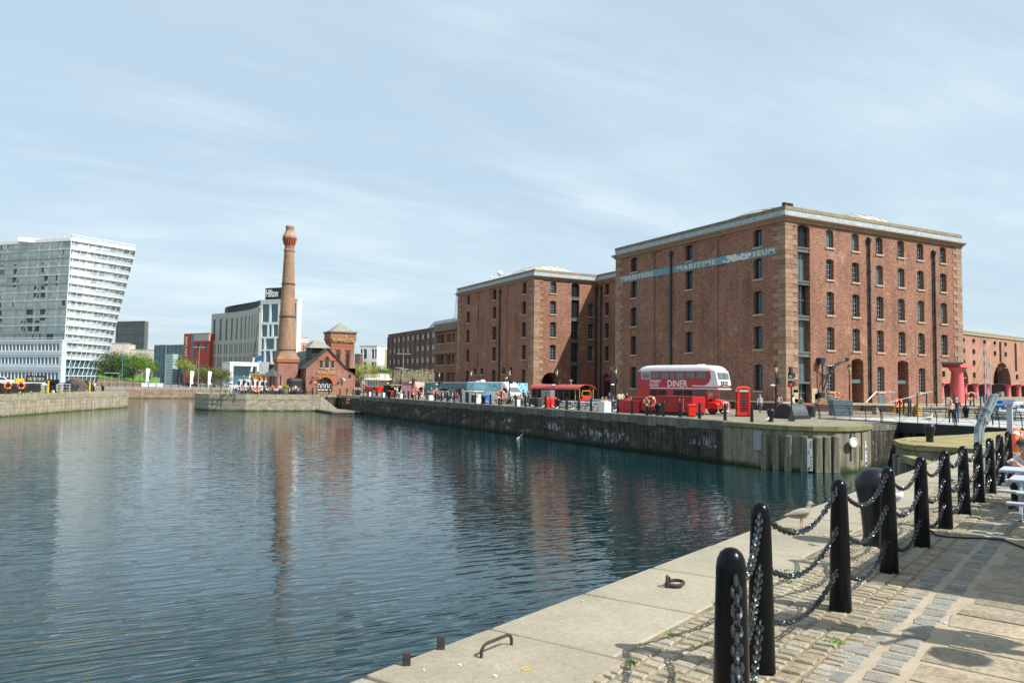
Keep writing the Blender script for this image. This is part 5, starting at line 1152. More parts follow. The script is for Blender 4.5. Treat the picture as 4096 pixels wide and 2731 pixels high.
# ------------------------------------------------------------------ mossy pier and bits round the lock
PP = [(22.9, 14.4), (27.5, 16.0), (32.6, 18.0), (32.3, 20.2), (31.7, 21.5), (32.2, 22.6), (34.0, 24.2), (36.4, 25.1), (41, 25.4), (46, 26.6), (90, 30)]
PB = [(32.6, 16.5), (33.1, 18.3), (32.35, 20.1), (31.75, 21.6), (32.2, 22.6), (34.0, 24.2), (36.4, 25.1), (41, 25.4), (46, 26.6), (90, 30)]
m = MB(); m.add([(x, y, -.02) for x, y in PB] + [(90, -30, -.02), (24, -20, -.02), (24, 8, -.02)], [tuple(range(len(PB) + 3))]); tag(m.build('quay', MOSS, recalc=False), None, None, None, 'structure')
wallrun('dock_wall', PB, -5, 0, KNUC, 'mossy island pier wall with timber coping in front of the swing bridge', cope=MOSS, cz=.22, cw=.5, over=.1, inward=-1)
wallrun('dock_wall', [(24.0, 14.75), (28.2, 13.2), (33.2, 15.5)], -5, .0, KNUC, 'low shaded wall joining near quay and mossy pier', cope=MOSS, cz=.2, inward=-1)
t = T('mossy_beam', 'low mossy timber ledge with a small sign plate under the pier', 'ledge', (31.8, 20.9, -.45)); m = MB(); m.beam((-.2, 1.0, -.15), (-3.0, -2.2, -.15), .45, .3); part(m, 'beam', MOSS, t); m = MB(); m.beam((-.25, 1.1, -.3), (-.25, 1.1, -3), .4, .4); m.beam((-2.4, -1.6, -.3), (-2.4, -1.6, -3), .4, .4); part(m, 'post', KNUC, t)
def fender(p, h_, wd, face, label):
    m = MB(); m.box(-wd / 2, wd / 2, -.16, .16, -1.2, h_); tag(m.build('fender_post', FEN, loc=(p[0], p[1], -2.9), rz=face, bevel=.05), label, 'fender', 'timber fender posts on the dock walls')
FEN = stone('fender_timber', (.20, .19, .145), (.25, .235, .18), (.12, .11, .08), .3, 9, streak=(.05, .05, .03), alg=(.04, .07, .01))
fp = [(3066, 1727), (3111, 1730), (3153, 1735), (3217, 1737), (3270, 1742), (3304, 1740), (3340, 1738)]
KL = [Vector(q) for q in L1[1:8]]
def on_path(px, pts):
    d = ray(px, 1800); best = None
    for a, b in zip(pts[:-1], pts[1:]):
        a, b = Vector(a), Vector(b); e = b - a; den = d.x * e.y - d.y * e.x
        if abs(den) < 1e-9: continue
        u = (a.x * d.y - a.y * d.x) / den * 1.0
        u = (d.y * a.x - d.x * a.y) / (d.x * e.y - d.y * e.x)
        if -.001 <= u <= 1.001:
            q = a + e * u
            if best is None or q.length < best[0].length: best = (q, math.atan2(e.y, e.x))
    return best
for i, (px, py) in enumerate(fp):
    b = on_path(px, kn)
    if not b: continue
    q, ang = b; nrm = Vector((math.sin(ang), -math.cos(ang))); q2 = q + nrm * .14; fender(q2, ZP(q2, py + 6) + 2.9, .42, ang, '%s timber fender post from the left on the rounded mossy corner' % ORD[i + 1])
for i, px in enumerate((3590, 3612, 3636)):
    b = on_path(px, PB) or (Vector((32.6, 22.8)), -2); fender(b[0] - Vector((.35, .2)), 2.3, .35, b[1], '%s fender post from the left on the island pier' % ORD[i + 1])
def gauge(px0_, px1_, py0, py1, label, big, small):
    c = on_path((px0_ + px1_) / 2, kn + [(50.6, 36.2)]); q, ang = c; nrm = Vector((math.sin(ang), -math.cos(ang))); q = q + nrm * .34; zt, zb2 = ZP(q, py0), ZP(q, py1)
    dist = (px1_ - px0_) * ((ROT.transposed() @ (Vector((q.x, q.y, 0)) - EYE)).z * -1) / F
    t = T('depth_gauge', label, 'depth gauge', (q.x, q.y, zb2), ang, 'white depth gauge boards'); m = MB(); m.box(-dist / 2, dist / 2, -.03, .05, 0, zt - zb2); part(m, 'board', WHITE, t)
    H_ = zt - zb2
    for s_, f_, sz in big: text(s_, 1, IRONM, t, (-dist * .38, -.05, H_ * f_), 0, width=dist * .42, height=sz * H_)
    for i in range(8): m = MB(); 
    for s_, f_ in small: text(s_, 1, IRONM, t, (dist * .12, -.05, H_ * f_), 0, width=dist * .25, height=.045 * H_)
    return t
gauge(3231, 3250, 1754, 1883, 'white depth gauge board with 7 and 6 on the rounded corner', [('7', .515, .1), ('6', .03, .1)], [('8', .42), ('6', .31), ('4', .21), ('2', .11), ('METRES', .88), ('ABOVE', .8), ('SILL', .73)])
gauge(3434, 3446, 1765, 1863, 'narrow white depth gauge board beside the gate recess', [('7', .62, .12), ('6', .06, .12)], [('8', .5), ('4', .3), ('METRES', .9)])
q, ang = on_path(3037, kn); m = MB(); m.box(-.42, .42, -.04, .02, -2.0, -.7); tag(m.build('wall_plaque', GREYM, loc=(q.x - .06, q.y, .25), rz=-math.pi / 2 if abs(ang) > 1 else 0), 'grey plaque fixed to the mossy corner wall', 'plaque')
m = MB(); q, ang = on_path(3405, kn + [(50.6, 36.2)]) ; m.tube([(.28 * math.cos(a), -.1, .28 * math.sin(a)) for a in [j * .52 for j in range(12)]], .06, 6, closed=True); m.cyl((0, -.05, 0), (0, -.14, 0), .22, n=12); tag(m.build('pulley_wheel', WHITEB, loc=(q.x - .1, q.y - .15, -1.0), rz=ang), 'pale round pulley wheel in the gate recess', 'pulley')
m = MB(); q1, a1 = on_path(3400, kn + [(50.6, 36.2)]); q2, _ = on_path(3448, kn + [(50.6, 36.2)]); L = (q2 - q1).length; m.box(0, L, -.04, .06, -2.2, -.35); tag(m.build('gate_recess', IRONM, loc=(q1.x, q1.y, 0), rz=math.atan2((q2 - q1).y, (q2 - q1).x)), 'dark gate recess at the end of the mossy corner', 'recess')
# swing bridge
br = T('swing_bridge', 'black iron swing bridge with curved railings over the lock passage', 'bridge', (51.2, 43.3, 0)); BLg = 27
m = MB(); m.box(0, 11.8, -BLg, 0, -.32, .02); part(m, 'deck', IRONM, br)
m = MB(); m.box(.25, 2.6, -BLg, -1, .024, .06); m.box(9.2, 11.5, -BLg, -1, .024, .06); 
part(m, 'footway', M('worn_footway', (.34, .36, .37), .7, var=.15, sc=1.2), br)
m = MB(); m.box(2.6, 9.2, -BLg, -.5, .024, .04); part(m, 'roadway', CONC, br)
for x in (.1, 11.7):
    m = MB(); pts = [(-7.5, -.3), (-BLg, -.3), (-BLg, -1.5), (-19, -1.9), (-12, -1.9), (-8.5, -1.2)]
    m.beam((x, -6.5, -.5), (x, -BLg, -.5), .2, .35); m.beam((x, -7.0, -1.9), (x, -BLg, -1.9), .2, .22)
    for k in range(9): y = -7.6 - k * 2.1; m.beam((x, y, -.5), (x, y - .5, -1.9), .16, .45, up=(0, 1, 0)); m.beam((x, y - .5, -.6), (x, y - 1.7, -1.8), .1, .28, up=(0, 1, 0))
    part(m, 'girder', IRONM, br)
m = MB(); m.box(.4, 11.4, -BLg, -7.2, -2.3, -1.9); part(m, 'under_frame', IRONM, br)
for x, sx in ((.02, -1), (11.8, 1)):
    rp = []
    for k in range(20):
        y = -.3 - k * 1.4; m = MB(); prof = [(0, -.1), (.02, .25), (-.02, .6), (-.14, .92), (-.3, 1.1)]; P = [(x - sx * q[0] * 1.0 + sx * .12, y, q[1]) for q in prof]
        m.tube(P, .03, 5); 
        if k % 4 == 0: m.tube([(p_[0], p_[1] + .12, p_[2]) for p_ in P], .04, 5)
        rp.append(m)
    for m in rp: part(m, 'railing_post', IRON, br)
    for (dx, z_, r) in ((.42, 1.1, .032), (.26, .92, .02), (.14, .6, .016), (.10, .3, .014)):
        m = MB(); m.cyl((x + sx * dx, 0, z_), (x + sx * dx, -BLg, z_), r, n=6); part(m, 'rail', IRON, br)
    m = MB()
    for k in range(19): y = -.3 - k * 1.4; m.tube([(x + sx * .12, y, .95 - .9 * (k % 2)), (x + sx * .12, y - 1.4, .05 + .9 * (k % 2))], .011, 4)
    part(m, 'wire_brace', IRON, br)
# raised terrace beyond the bridge with yellow nosed steps
tr = T('stone_terrace', 'raised sandstone quay terrace with yellow nosed steps beyond the bridge', 'terrace', (74.5, 50.4, 0))
TP = [(74.5, 50.4), (83.8, 48.3), (87, 57.2), (98, 58.0), (98, 72), (96, 60.2), (73.5, 60.4), (74.0, 52)]
TP = [(74.5, 50.4), (83.8, 48.3), (86.6, 56.5), (97.5, 56.8), (97.5, 64), (74, 64)]
m = MB(); m.prism([(x - 74.5, y - 50.4) for x, y in TP], -5, .55); part(m, 'wall', WALLP, tr); m = MB(); m.prism([(x - 74.5 - (.05 if i in (0, 5) else 0), y - 50.4 - (.08 if i < 2 else 0)) for i, (x, y) in enumerate(TP)], .5, .68); part(m, 'paving', SANDP, tr)
m = MB(); n_ = MB()
for i in range(5):
    z_ = .56 - i * .2; m.box(-.5 - i * .55, .05 - i * .55 + .02, -.4 - i * .32, 2.4 - i * .32, z_ - 1.2, z_); n_.box(-.56 - i * .55, -.4 - i * .55 + 2.0 * 0, -.42 - i * .32, 2.4 - i * .32, z_ - .1, z_ + .03); n_.box(-.5 - i * .55, .03 - i * .55, -.46 - i * .32, -.38 - i * .32, z_ - .12, z_ + .03)
st_ = part(m, 'steps', SANDP, tr); part(n_, 'step_nosing', YELL, tr)
# post and chain fences (inner quay)
def post_chain(P, h_, r, label, g, cat='fence post', nch=3, sagf=.08, name='fence_post', step=None, glabel='chain', grp2=None, capr=1.0, fr0=.9):
    m = MB(); m.lathe([(r * 1.25, 0), (r * 1.25, .05), (r, .07), (r * .85, h_ - r), (r * .7, h_ - r * .3), (r * .1, h_)], (0, 0, 0), 10); me = m.mesh(name, IRON, 50)
    for i, p in enumerate(P):
        o = bpy.data.objects.new(name, me); COL.objects.link(o); o.location = p; tag(o, label % ORD[i + 1], cat, g)
    for i in range(len(P) - 1):
        if (P[i + 1] - P[i]).length > 4.5 or (P[i + 1] - P[i]).length < .5: continue
        for k in range(nch):
            f_ = fr0 - k * (fr0 - .15) / max(1, nch) ; m = MB(); a, b = Vector((0, 0, h_ * f_)), P[i + 1] - P[i] + Vector((0, 0, h_ * f_)); L = (b - a).length
            m.tube([a.lerp(b, u / 8) - Vector((0, 0, 4 * sagf * L * (u / 8) * (1 - u / 8))) for u in range(9)], .013, 4)
            tag(m.build('chain', IRONM, loc=P[i]), '%s chain down between the %s and %s %s' % (ORD[k + 1], ORD[i + 1], ORD[i + 2], glabel), 'chain', grp2 or 'thin chains of the quay fences')
def onz(px, py, z): return G(px, py, z)
TF = [onz(px, py, .68) for px, py in ((3664, 1628), (3690, 1628), (3722, 1628), (3750, 1628), (3778, 1628), (3836, 1627), (3864, 1627), (3891, 1627), (3916, 1627))]
TFL = [Vector((74.7, 50.6, .68)).lerp(Vector((83.6, 48.6, .68)), u) for u in (0, .13, .27, .4, .52, .68, .8, .9, .99)]
post_chain(TFL, 1.35, .07, '%s tall black post from the left on the raised terrace edge', 'black posts on the terrace edge', nch=4, glabel='terrace posts', sagf=.05)
IF = [G(px, py, 0) for px, py in ((3500, 1663), (3521, 1657), (3536, 1655), (3555, 1662), (3604, 1667), (3428, 1661), (3487, 1664))]
IF.sort(key=lambda p: (ROT.transposed() @ (p - EYE)).x / -(ROT.transposed() @ (p - EYE)).z)
post_chain([Vector((64.6, 44.6, 0)), Vector((66.2, 46.6, 0)), Vector((68.2, 47.6, 0)), Vector((70.4, 48.6, 0)), Vector((72.6, 49.9, 0))], 1.45, .09, '%s black bollard from the left behind the bridge', 'black bollards behind the bridge', nch=3, glabel='bollards behind the bridge', sagf=.05)
# ------------------------------------------------------------------ far quay: bollards, white blocks, lamps
FB = [(1222,1574),(1249,1574),(1316,1575),(1359,1576),(1387,1578),(1412,1580),(1473,1585),(1487,1586),(1528,1591),(1543,1592),(1577,1594),(1614,1598),(1633,1600),(1652,1601),(1674,1602),(1741,1604),(1765,1607),(1790,1609),(1817,1610),(1844,1612),(1872,1613),(1901,1616),(1962,1620),(1996,1621),(2064,1625),(2102,1629),(2142,1631),(2181,1635),(2267,1640),(2315,1641),(2364,1645),(2471,1654),(2528,1657),(2588,1658),(2653,1664),(2721,1668),(2798,1665),(2900,1664),(3007,1665)]
BX = []
for px, py in FB:
    if px < 1410: p = G(px, min(py, 1576), 0)if False else None
    if px < 1395:
        p = ONY(px, 1576, 139.6 if px < 1300 else 142 ); p.z = 0; 
    else:
        p = ONX(px, 1600, 40.3); p.z = 0
    BX.append(p)
post_chain(BX, 1.25, .12, '%s black chain bollard along the far quay edge, counted from the pub end', 'black bollards along the far quay edge', nch=2, glabel='far quay bollards', sagf=.10, name='bollard', cat='bollard')
for i, (px, w_, g_) in enumerate(((1458, 1.0, 'first'), (1510, 1.0, 'second'), (1583, 1.0, 'third'), (1698, 1.0, 'fourth'), (1883, 1.0, 'fifth'), (2038, 1.0, 'sixth'), (2387, 1.25, 'seventh and largest'))):
    p = ONX(px, 1600, 39.75 + .0); m = MB(); s = 1.0 if i < 6 else 1.35; m.box(-.28 * s, .28 * s, -.34 * s, .34 * s, 0, .72 * s); m.box(-.1, .1, -.35 * s, -.34 * s, .2, .5)
    o = m.build('concrete_block', WHITEB, loc=(p.x + .9, p.y, 0), bevel=.02); tag(o, '%s white painted block on the far quay edge from the pub' % g_, 'concrete block', 'white painted blocks on the far quay')
def lamp(p, h_, label, group='black lantern street lamps on the quay', glass=None, box=True, slim=False, name='street_lamp'):
    t = T(name, label, 'street lamp', p, 0, group); m = MB(); k = .6 if slim else 1
    m.lathe([(.19 * k, 0), (.19 * k, .35), (.13 * k, .4), (.12 * k, 1.2), (.075 * k, 1.3), (.07 * k, 2.6), (.10 * k, 2.65), (.06 * k, 2.75), (.05 * k, h_ - .95), (.11 * k, h_ - .9), (.05, h_ - .82), (.04, h_ - .72)], (0, 0, 0), 12); m.cyl((-.35, 0, h_ - 1.25), (.35, 0, h_ - 1.25), .03); part(m, 'post', IRON, t, smooth=45)
    m = MB(); m.lathe([(.11, h_ - .70), (.2, h_ - .26)], (0, 0, 0), 6); part(m, 'lamp_glass', LAMPG, t)
    m = MB(); m.lathe([(.25, h_ - .26), (.13, h_ - .1), (.06, h_ - .06), (.05, h_), (.01, h_ + .12)], (0, 0, 0), 6); m.lathe([(.13, h_ - .74), (.13, h_ - .69)], (0, 0, 0), 6)
    for j in range(6): a = j * math.pi / 3; m.beam((.115 * math.cos(a), .115 * math.sin(a), h_ - .7), (.21 * math.cos(a), .21 * math.sin(a), h_ - .26), .025, .025)
    part(m, 'lantern_frame', IRON, t)
    if box: m = MB(); m.box(.12, .42, -.15, .12, h_ - 1.75, h_ - 1.2); part(m, 'speaker', IRONM, t); m = MB(); m.lathe([(.22, h_ - 1.85), (.1, h_ - 1.75)], (-.38, 0, 0), 8); part(m, 'dish', WHITE, t)
    return t
for i, (px, pt, x_) in enumerate(((1558, 1488, 44.2), (1648, 1482, 44.2), (1755, 1485, 44.2), (1883, 1478, 44.2), (2037, 1474, 44.5), (2226, 1470, 44.5), (2462, 1463, 47.0), (3104, 1450, 50.9))):
    p = ONX(px, 1590, x_); p.z = 0; lamp(p, ZP(p, pt) - .12, '%s lantern lamp along the far quay, counted from the pub' % ORD[i + 1])
p = D(3398, 84); lamp(p, ZP(p, 1457), 'lantern lamp in front of the sunny warehouse end', box=False)
for px, pt, pb, lb in ((1002, 1485, 1570, 'left'), (1030, 1485, 1570, 'middle'), (1267, 1490, 1570, 'right'), (972, 1493, 1570, 'outermost')):
    p = ONY(px, pb, 144.0); p.z = 0; lamp(p, ZP(p, pt), '%s lantern lamp on the pub terrace' % lb, 'lantern lamps on the pub terrace', slim=True)
lamp(Vector((7.45, 1.6, .5)), 4.5, 'black lantern lamp beside the benches, outside the picture on the right')
# parasol that shades the paving
t = T('parasol', 'large square dark parasol over the paving just outside the picture', 'parasol', (10.6, 2.9, .5)); m = MB(); m.cyl((0, 0, 0), (0, 0, 3.0), .035); part(m, 'pole', GREYM, t)
m = MB(); a = 1.85; m.add([(-a, -a, 2.35), (a, -a, 2.35), (a, a, 2.35), (-a, a, 2.35), (0, 0, 2.95), (-a, -a, 2.2), (a, -a, 2.2), (a, a, 2.2), (-a, a, 2.2)], [(0, 1, 4), (1, 2, 4), (2, 3, 4), (3, 0, 4), (0, 5, 6, 1), (1, 6, 7, 2), (2, 7, 8, 3), (3, 8, 5, 0)]); part(m, 'canopy', DKGR, t, recalc=False); t.rotation_euler = (0, 0, .41)
# ------------------------------------------------------------------ wheels and road vehicles
def wheel(parent, x, y, r, wd, hub=RED, name='wheel'):
    m = MB(); m.tube([(x, y - wd / 2, r), (x, y - wd / 2 + .04, r), (x, y + wd / 2 - .04, r), (x, y + wd / 2, r)], [r * .9, r, r, r * .9], 22); w_ = part(m, name, TYRE, parent, smooth=40)
    m = MB(); m.cyl((x, y - wd / 2 - .012, r), (x, y + wd / 2 + .012, r), r * .55, n=16); m.cyl((x, y - wd / 2 - .05, r), (x, y + wd / 2 + .05, r), r * .22, n=10)
    for j in range(8): a = j * .785; m.cyl((x + r * .38 * math.cos(a), y - wd / 2 - .035, r + r * .38 * math.sin(a)), (x + r * .38 * math.cos(a), y + wd / 2 + .035, r + r * .38 * math.sin(a)), .035, n=6)
    part(m, 'rim', hub, w_)
def rprism(m, prof, y0, y1, mi=0):       # profile in x,z extruded over y
    m.ext(prof, (0, y0, 0), (1, 0, 0), (0, 0, 1), (0, y1 - y0, 0), mi); return m
# --- the double decker bus: local x forward, y across, near side at y<0 (towards the water)
BUSR = ray(2800, 1600); fA = G(2800, 1664); fB = G(2895, 1668)
bus = T('double_decker_bus', 'red and white vintage double decker bus serving street food', 'bus', D(2830, 67) + Vector((1.95, -.05, 0)), math.radians(-70.7))
BL, BW = 8.4, 2.4; HB = 4.38
def arcpts(cx_, cz_, r, a0, a1, k=6): return [(cx_ + r * math.cos(math.radians(a0 + (a1 - a0) * i / k)), cz_ + r * math.sin(math.radians(a0 + (a1 - a0) * i / k))) for i in range(k + 1)]
WH2 = M('bus_white_paint', (.72, .72, .71), .25, var=.05, coat=.5)
# local frame: front at x=0, rear at x=-8.4; body ends at x=-1.15 on the lower deck (bonnet ahead of it)
low = [(-8.4, .45), (-8.15, .38), (-6.4, .38)] + arcpts(-5.85, .42, .56, 180, 0) + [(-5.2, .38), (-1.9, .38), (-1.15, .5), (-1.08, 2.35), (-8.4, 2.35)]
m = MB(); rprism(m, low, -1.2, 1.2); part(m, 'body', RED, bus, bevel=.04)
up = [(-8.4, 2.35), (-.12, 2.35), (-.02, 2.6), (-.10, 3.05), (-8.36, 3.05)]
m = MB(); rprism(m, up, -1.205, 1.205); part(m, 'upper_side', RED, bus, bevel=.03)
top = [(-8.36, 3.05), (-.10, 3.05), (-.30, 3.85), (-8.2, 3.85)]
m = MB(); rprism(m, top, -1.19, 1.19); part(m, 'upper_body', RED, bus)
# white roof, domed front and swept panels
m = MB(); ns = 10
def crosssec(x, w_, z0, z1):
    return [(x, -w_, z0)] + [(x, -w_ + .32 * w_ * (1 - math.cos(a)), z0 + (z1 - z0) * math.sin(a)) for a in [i * math.pi / 2 / 5 for i in range(1, 6)]] + [(x, w_ - .32 * w_ * (1 - math.cos(a)), z0 + (z1 - z0) * math.sin(a)) for a in [i * math.pi / 2 / 5 for i in range(5, 0, -1)]] + [(x, w_, z0)]
secs = [(-8.44, 1.05, 3.2, 3.3), (-8.3, 1.17, 3.72, 3.95), (-8.0, 1.2, 3.8, 4.2), (-7.5, 1.21, 3.82, 4.33), (-6.5, 1.21, 3.83, 4.38), (-1.8, 1.21, 3.83, 4.38), (-1.0, 1.2, 3.83, 4.34), (-.6, 1.18, 3.82, 4.22), (-.36, 1.12, 3.81, 4.02), (-.27, 1.08, 3.78, 3.84)]
rows_ = [crosssec(*s_) for s_ in secs]; K = len(rows_[0]); m.v = [p for r_ in rows_ for p in r_]
for i in range(len(rows_) - 1):
    for j in range(K - 1): m.f.append((i * K + j, i * K + j + 1, (i + 1) * K + j + 1, (i + 1) * K + j)); m.m.append(0)
m.f.append(tuple(range(K))); m.m.append(0); m.f.append(tuple(range((len(rows_) - 1) * K, len(rows_) * K))); m.m.append(0)
part(m, 'roof', WH2, bus, smooth=50)
m = MB(); fr = [(-.12, 2.42), (.0, 2.6), (-.08, 3.05), (-.28, 3.85), (-.45, 3.86), (-.4, 2.42)]; rprism(m, fr, -1.215, 1.215); part(m, 'front_panel', WH2, bus, bevel=.02)
m = MB(); sw = [(-.4, 3.86), (-.75, 3.84), (-.72, 3.6), (-.66, 3.3)] + arcpts(-1.5, 3.35, .82, 0, -88, 7) + [(-2.5, 2.56), (-2.55, 2.45), (-.4, 2.42)]
for s_ in (-1, 1): m.ext(sw, (0, s_ * 1.212, 0), (1, 0, 0), (0, 0, 1), (0, s_ * .012, 0))
part(m, 'white_sweep', WH2, bus)
m = MB()
for s_ in (-1, 1): y = s_ * 1.218; m.box(-6.95, -.1, min(y, y - s_ * .03), max(y, y - s_ * .03), 2.22, 2.31); 
m.box(-.12, .03, -1.2, 1.2, 2.2, 2.3); m.box(-1.0, -.98, -1.2, 1.2, 1, 1.01); part(m, 'white_band', WH2, bus)
m = MB()
for s_ in (-1, 1):
    y = s_ * 1.215; m.box(-4.4, -2.6, min(y, y - s_ * .03), max(y, y - s_ * .03), 1.02, 1.10)
    m.tube([(-2.6, y, 1.06), (-2.1, y, 1.02), (-1.7, y, .82), (-1.45, y, .45)], .045, 4)
part(m, 'white_band', WH2, bus)
GB = M('bus_window_glass', (.11, .13, .13), .12, var=.5, sc=1.5, spec=.8)
wxs = [(-7.85, -6.95), (-6.85, -5.93), (-5.83, -4.93), (-4.8, -4.33), (-4.23, -3.3), (-3.2, -2.27), (-2.1, -1.15)]
for s_ in (-1, 1):
    for i, (a, b) in enumerate(wxs):
        m = MB(); y = s_ * 1.2; m.box(a, b, min(y, y + s_ * .012), max(y, y + s_ * .012), 3.12, 3.74); w_ = part(m, 'window', GB, bus, bevel=.005); m = MB(); 
        for (x0, x1, z0, z1) in ((a - .03, b + .03, 3.08, 3.13), (a - .03, b + .03, 3.72, 3.78), (a - .03, a + .02, 3.1, 3.76), (b - .02, b + .03, 3.1, 3.76), (a, b, 3.56, 3.59)): m.box(x0, x1, min(y, y + s_ * .024), max(y, y + s_ * .024), z0, z1)
        part(m, 'window_frame', RED if i else WH2, w_)
    for a, b in ((-6.95, -6.15), (-6.05, -5.2), (-4.45, -3.55), (-3.45, -2.5)):
        m = MB(); y = s_ * 1.2; m.box(a, b, min(y, y + s_ * .02), max(y, y + s_ * .02), 1.55, 2.1); part(m, 'serving_hatch', IRONM, bus)
    m = MB(); y = s_ * 1.2; m.box(-2.3, -1.75, min(y, y + s_ * .015), max(y, y + s_ * .015), 1.5, 2.15); m.box(-1.68, -1.15, min(y, y + s_ * .016), max(y, y + s_ * .016), 1.45, 2.2); part(m, 'cab_window', GLASS, bus)
for y0, y1 in ((-1.0, -.05), (.05, 1.0)):
    m = MB(); m.ext([(y0, 0), (y1, 0), (y1, .62), (y0, .62)], (-.07, 0, 3.1), (0, 1, 0), (-.24, 0, .97), (.03, 0, 0)); part(m, 'front_window', GB, bus, bevel=.005)
m = MB(); m.box(-1.1, -1.06, -1.12, -.1, 1.42, 2.18); m2 = part(m, 'windscreen', GLASS, bus)
m = MB()
for y, c in ((-.9, 0), (-.62, 1), (-.34, 2)): m.lathe([(.07, 0), (.07, .3), (.03, .42), (.03, .52)], (-1.04, y, 1.6), 8)
part(m, 'bottle_sign', LAMPG, m2)
m = MB(); m.box(-1.12, -1.0, -1.2, -.02, 2.18, 2.24); m.box(-1.12, -1.02, -1.2, -.02, 1.36, 1.42); m.box(-1.12, -1.02, -1.2, -1.12, .9, 2.2); m.box(-1.12, -1.02, -.1, -.02, 1, 2.2); m.box(-1.12, -1.03, -1.12, -.1, 1.55, 1.585); part(m, 'cab_frame', RED2, bus)
m = MB(); bon = [(-1.1, .65), (-.02, .62), (.02, 1.0), (-.08, 1.18), (-1.1, 1.38)]; m.ext(bon, (0, -.42, 0), (1, 0, 0), (0, 0, 1), (0, 1.1, 0)); part(m, 'bonnet', RED2, bus, bevel=.08)
m = MB()
for y in (0.02, .2, .38): m.ext([(-1.08, 1.39), (-.09, 1.19), (-.09, 1.205), (-1.08, 1.405)], (0, y, 0), (1, 0, 0), (0, 0, 1), (0, .06, 0))
part(m, 'bonnet_stripe', WH2, bus); m = MB(); m.ext([(-1.08, 1.392), (-.09, 1.192), (-.09, 1.2), (-1.08, 1.4)], (0, .1, 0), (1, 0, 0), (0, 0, 1), (0, .09, 0)); m.ext([(-1.08, 1.392), (-.09, 1.192), (-.09, 1.2), (-1.08, 1.4)], (0, .28, 0), (1, 0, 0), (0, 0, 1), (0, .09, 0)); part(m, 'bonnet_stripe', M('stripe_blue', (.03, .08, .35), .3), bus)
for s_ in (-1, 1):
    m = MB(); m.ext([(-1.3, .5), (-1.3, .95), (-.85, 1.12), (-.25, 1.08), (-.02, .85), (-.02, .5)] , (0, s_ * 1.18 if s_ < 0 else .68, 0), (1, 0, 0), (0, 0, 1), (0, .78 if s_ < 0 else .5, 0)); part(m, 'mudguard', RED2, bus, bevel=.06)
    m = MB(); m.cyl((-.1, s_ * .88, .86), (.05, s_ * .88, .86), .14, n=18); part(m, 'headlight', CHROME, bus, smooth=40)
m = MB(); m.box(.0, .05, -.32, .6, .35, 1.05); part(m, 'radiator', M('radiator_red', (.25, .01, .01), .6), bus); m = MB()
for (a, b, c, d) in ((-.36, -.30, .33, 1.08), (.58, .64, .33, 1.08), (.11, .17, .33, 1.08), (-.36, .64, 1.04, 1.1), (-.36, .64, .33, .38)): m.box(.02, .08, a, b, c, d)
part(m, 'grille_frame', WH2, bus); m = MB(); m.box(-.1, .04, -.5, .75, .24, .31); part(m, 'number_plate', WHITE, bus)
for x in (-5.85, -.62):
    for y in (-1.02, 1.02): wheel(bus, x, y, .46, .26)
m = MB(); m.box(-.02, .015, -.62, .62, 2.72, 2.98); 
m = MB(); m.box(-.07, .02, -.66, -.35, 2.6, 2.95); m.box(-.07, .022, -.30, .62, 2.6, 2.95); m.box(-.05, .02, -.6, .6, 2.46, 2.56); sgn = part(m, 'destination_board', BLACKP, bus)
def ftext(s_, y, z_, w_, h_): q = text(s_, 1, WHITE, bus, (.032, y, z_), math.pi / 2, width=w_, height=h_, name='lettering', ex=.006)
ftext('1', -.55, 2.64, .07, .17); ftext('No.', -.62, 2.84, .2, .08); ftext('STREET FOOD', -.26, 2.8, .8, .1); ftext('DINER', -.26, 2.64, .8, .12); ftext('AFTERNOON TEA', -.56, 2.48, 1.1, .06)
# the near side carries its lettering rear to front: text runs towards -x end first
text('STREET', 1, WH2, bus, (-6.95, -1.225, 2.74), 0, width=1.2, height=.26, bold=.03, ex=.006); text('FOOD', 1, WH2, bus, (-6.95, -1.225, 2.39), 0, width=.95, height=.26, bold=.03, ex=.006); text('DINER', 1, WH2, bus, (-5.05, -1.225, 2.38), 0, width=2.05, height=.62, bold=.02, ex=.006)
m = MB(); m.box(-2.6, -2.0, -.3, .3, 4.34, 4.46); part(m, 'roof_vent', WH2, bus, bevel=.05)
# --- phone box
pb_ = T('phone_box', 'red domed telephone box standing beside the bus', 'telephone box', D(2971, 64.6), math.radians(-35))
m = MB(); m.box(-.55, .55, -.55, .55, -.0, .08); part(m, 'plinth', IRONM, pb_); m = MB()
for sx_ in (-1, 1):
    for sy_ in (-1, 1): m.box(sx_ * .45 - .07, sx_ * .45 + .07, sy_ * .45 - .07, sy_ * .45 + .07, .08, 2.05)
m.box(-.5, .5, -.5, .5, 2.0, 2.25); m.box(-.47, .47, -.47, .47, .08, .35); m.box(-.42, .42, .46, .5, .08, 2.05); part(m, 'frame', RED2, pb_, bevel=.01)
m = MB(); K = 10
for i in range(K + 1):
    for j in range(K + 1):
        u, v_ = -1 + 2 * i / K, -1 + 2 * j / K; m.v.append((u * .52, v_ * .52, 2.25 + .24 * math.sqrt(max(0, 1 - u * u)) * .6 + .24 * math.sqrt(max(0, 1 - v_ * v_)) * .6 - (.0 if abs(u) < 1 or abs(v_) < 1 else .0)))
for i in range(K):
    for j in range(K): q = i * (K + 1) + j; m.f.append((q, q + 1, q + K + 2, q + K + 1)); m.m.append(0)
part(m, 'dome', RED2, pb_, smooth=60, recalc=False); m = MB(); m.box(-.52, .52, -.52, .52, 2.2, 2.27); part(m, 'cornice', RED2, pb_)
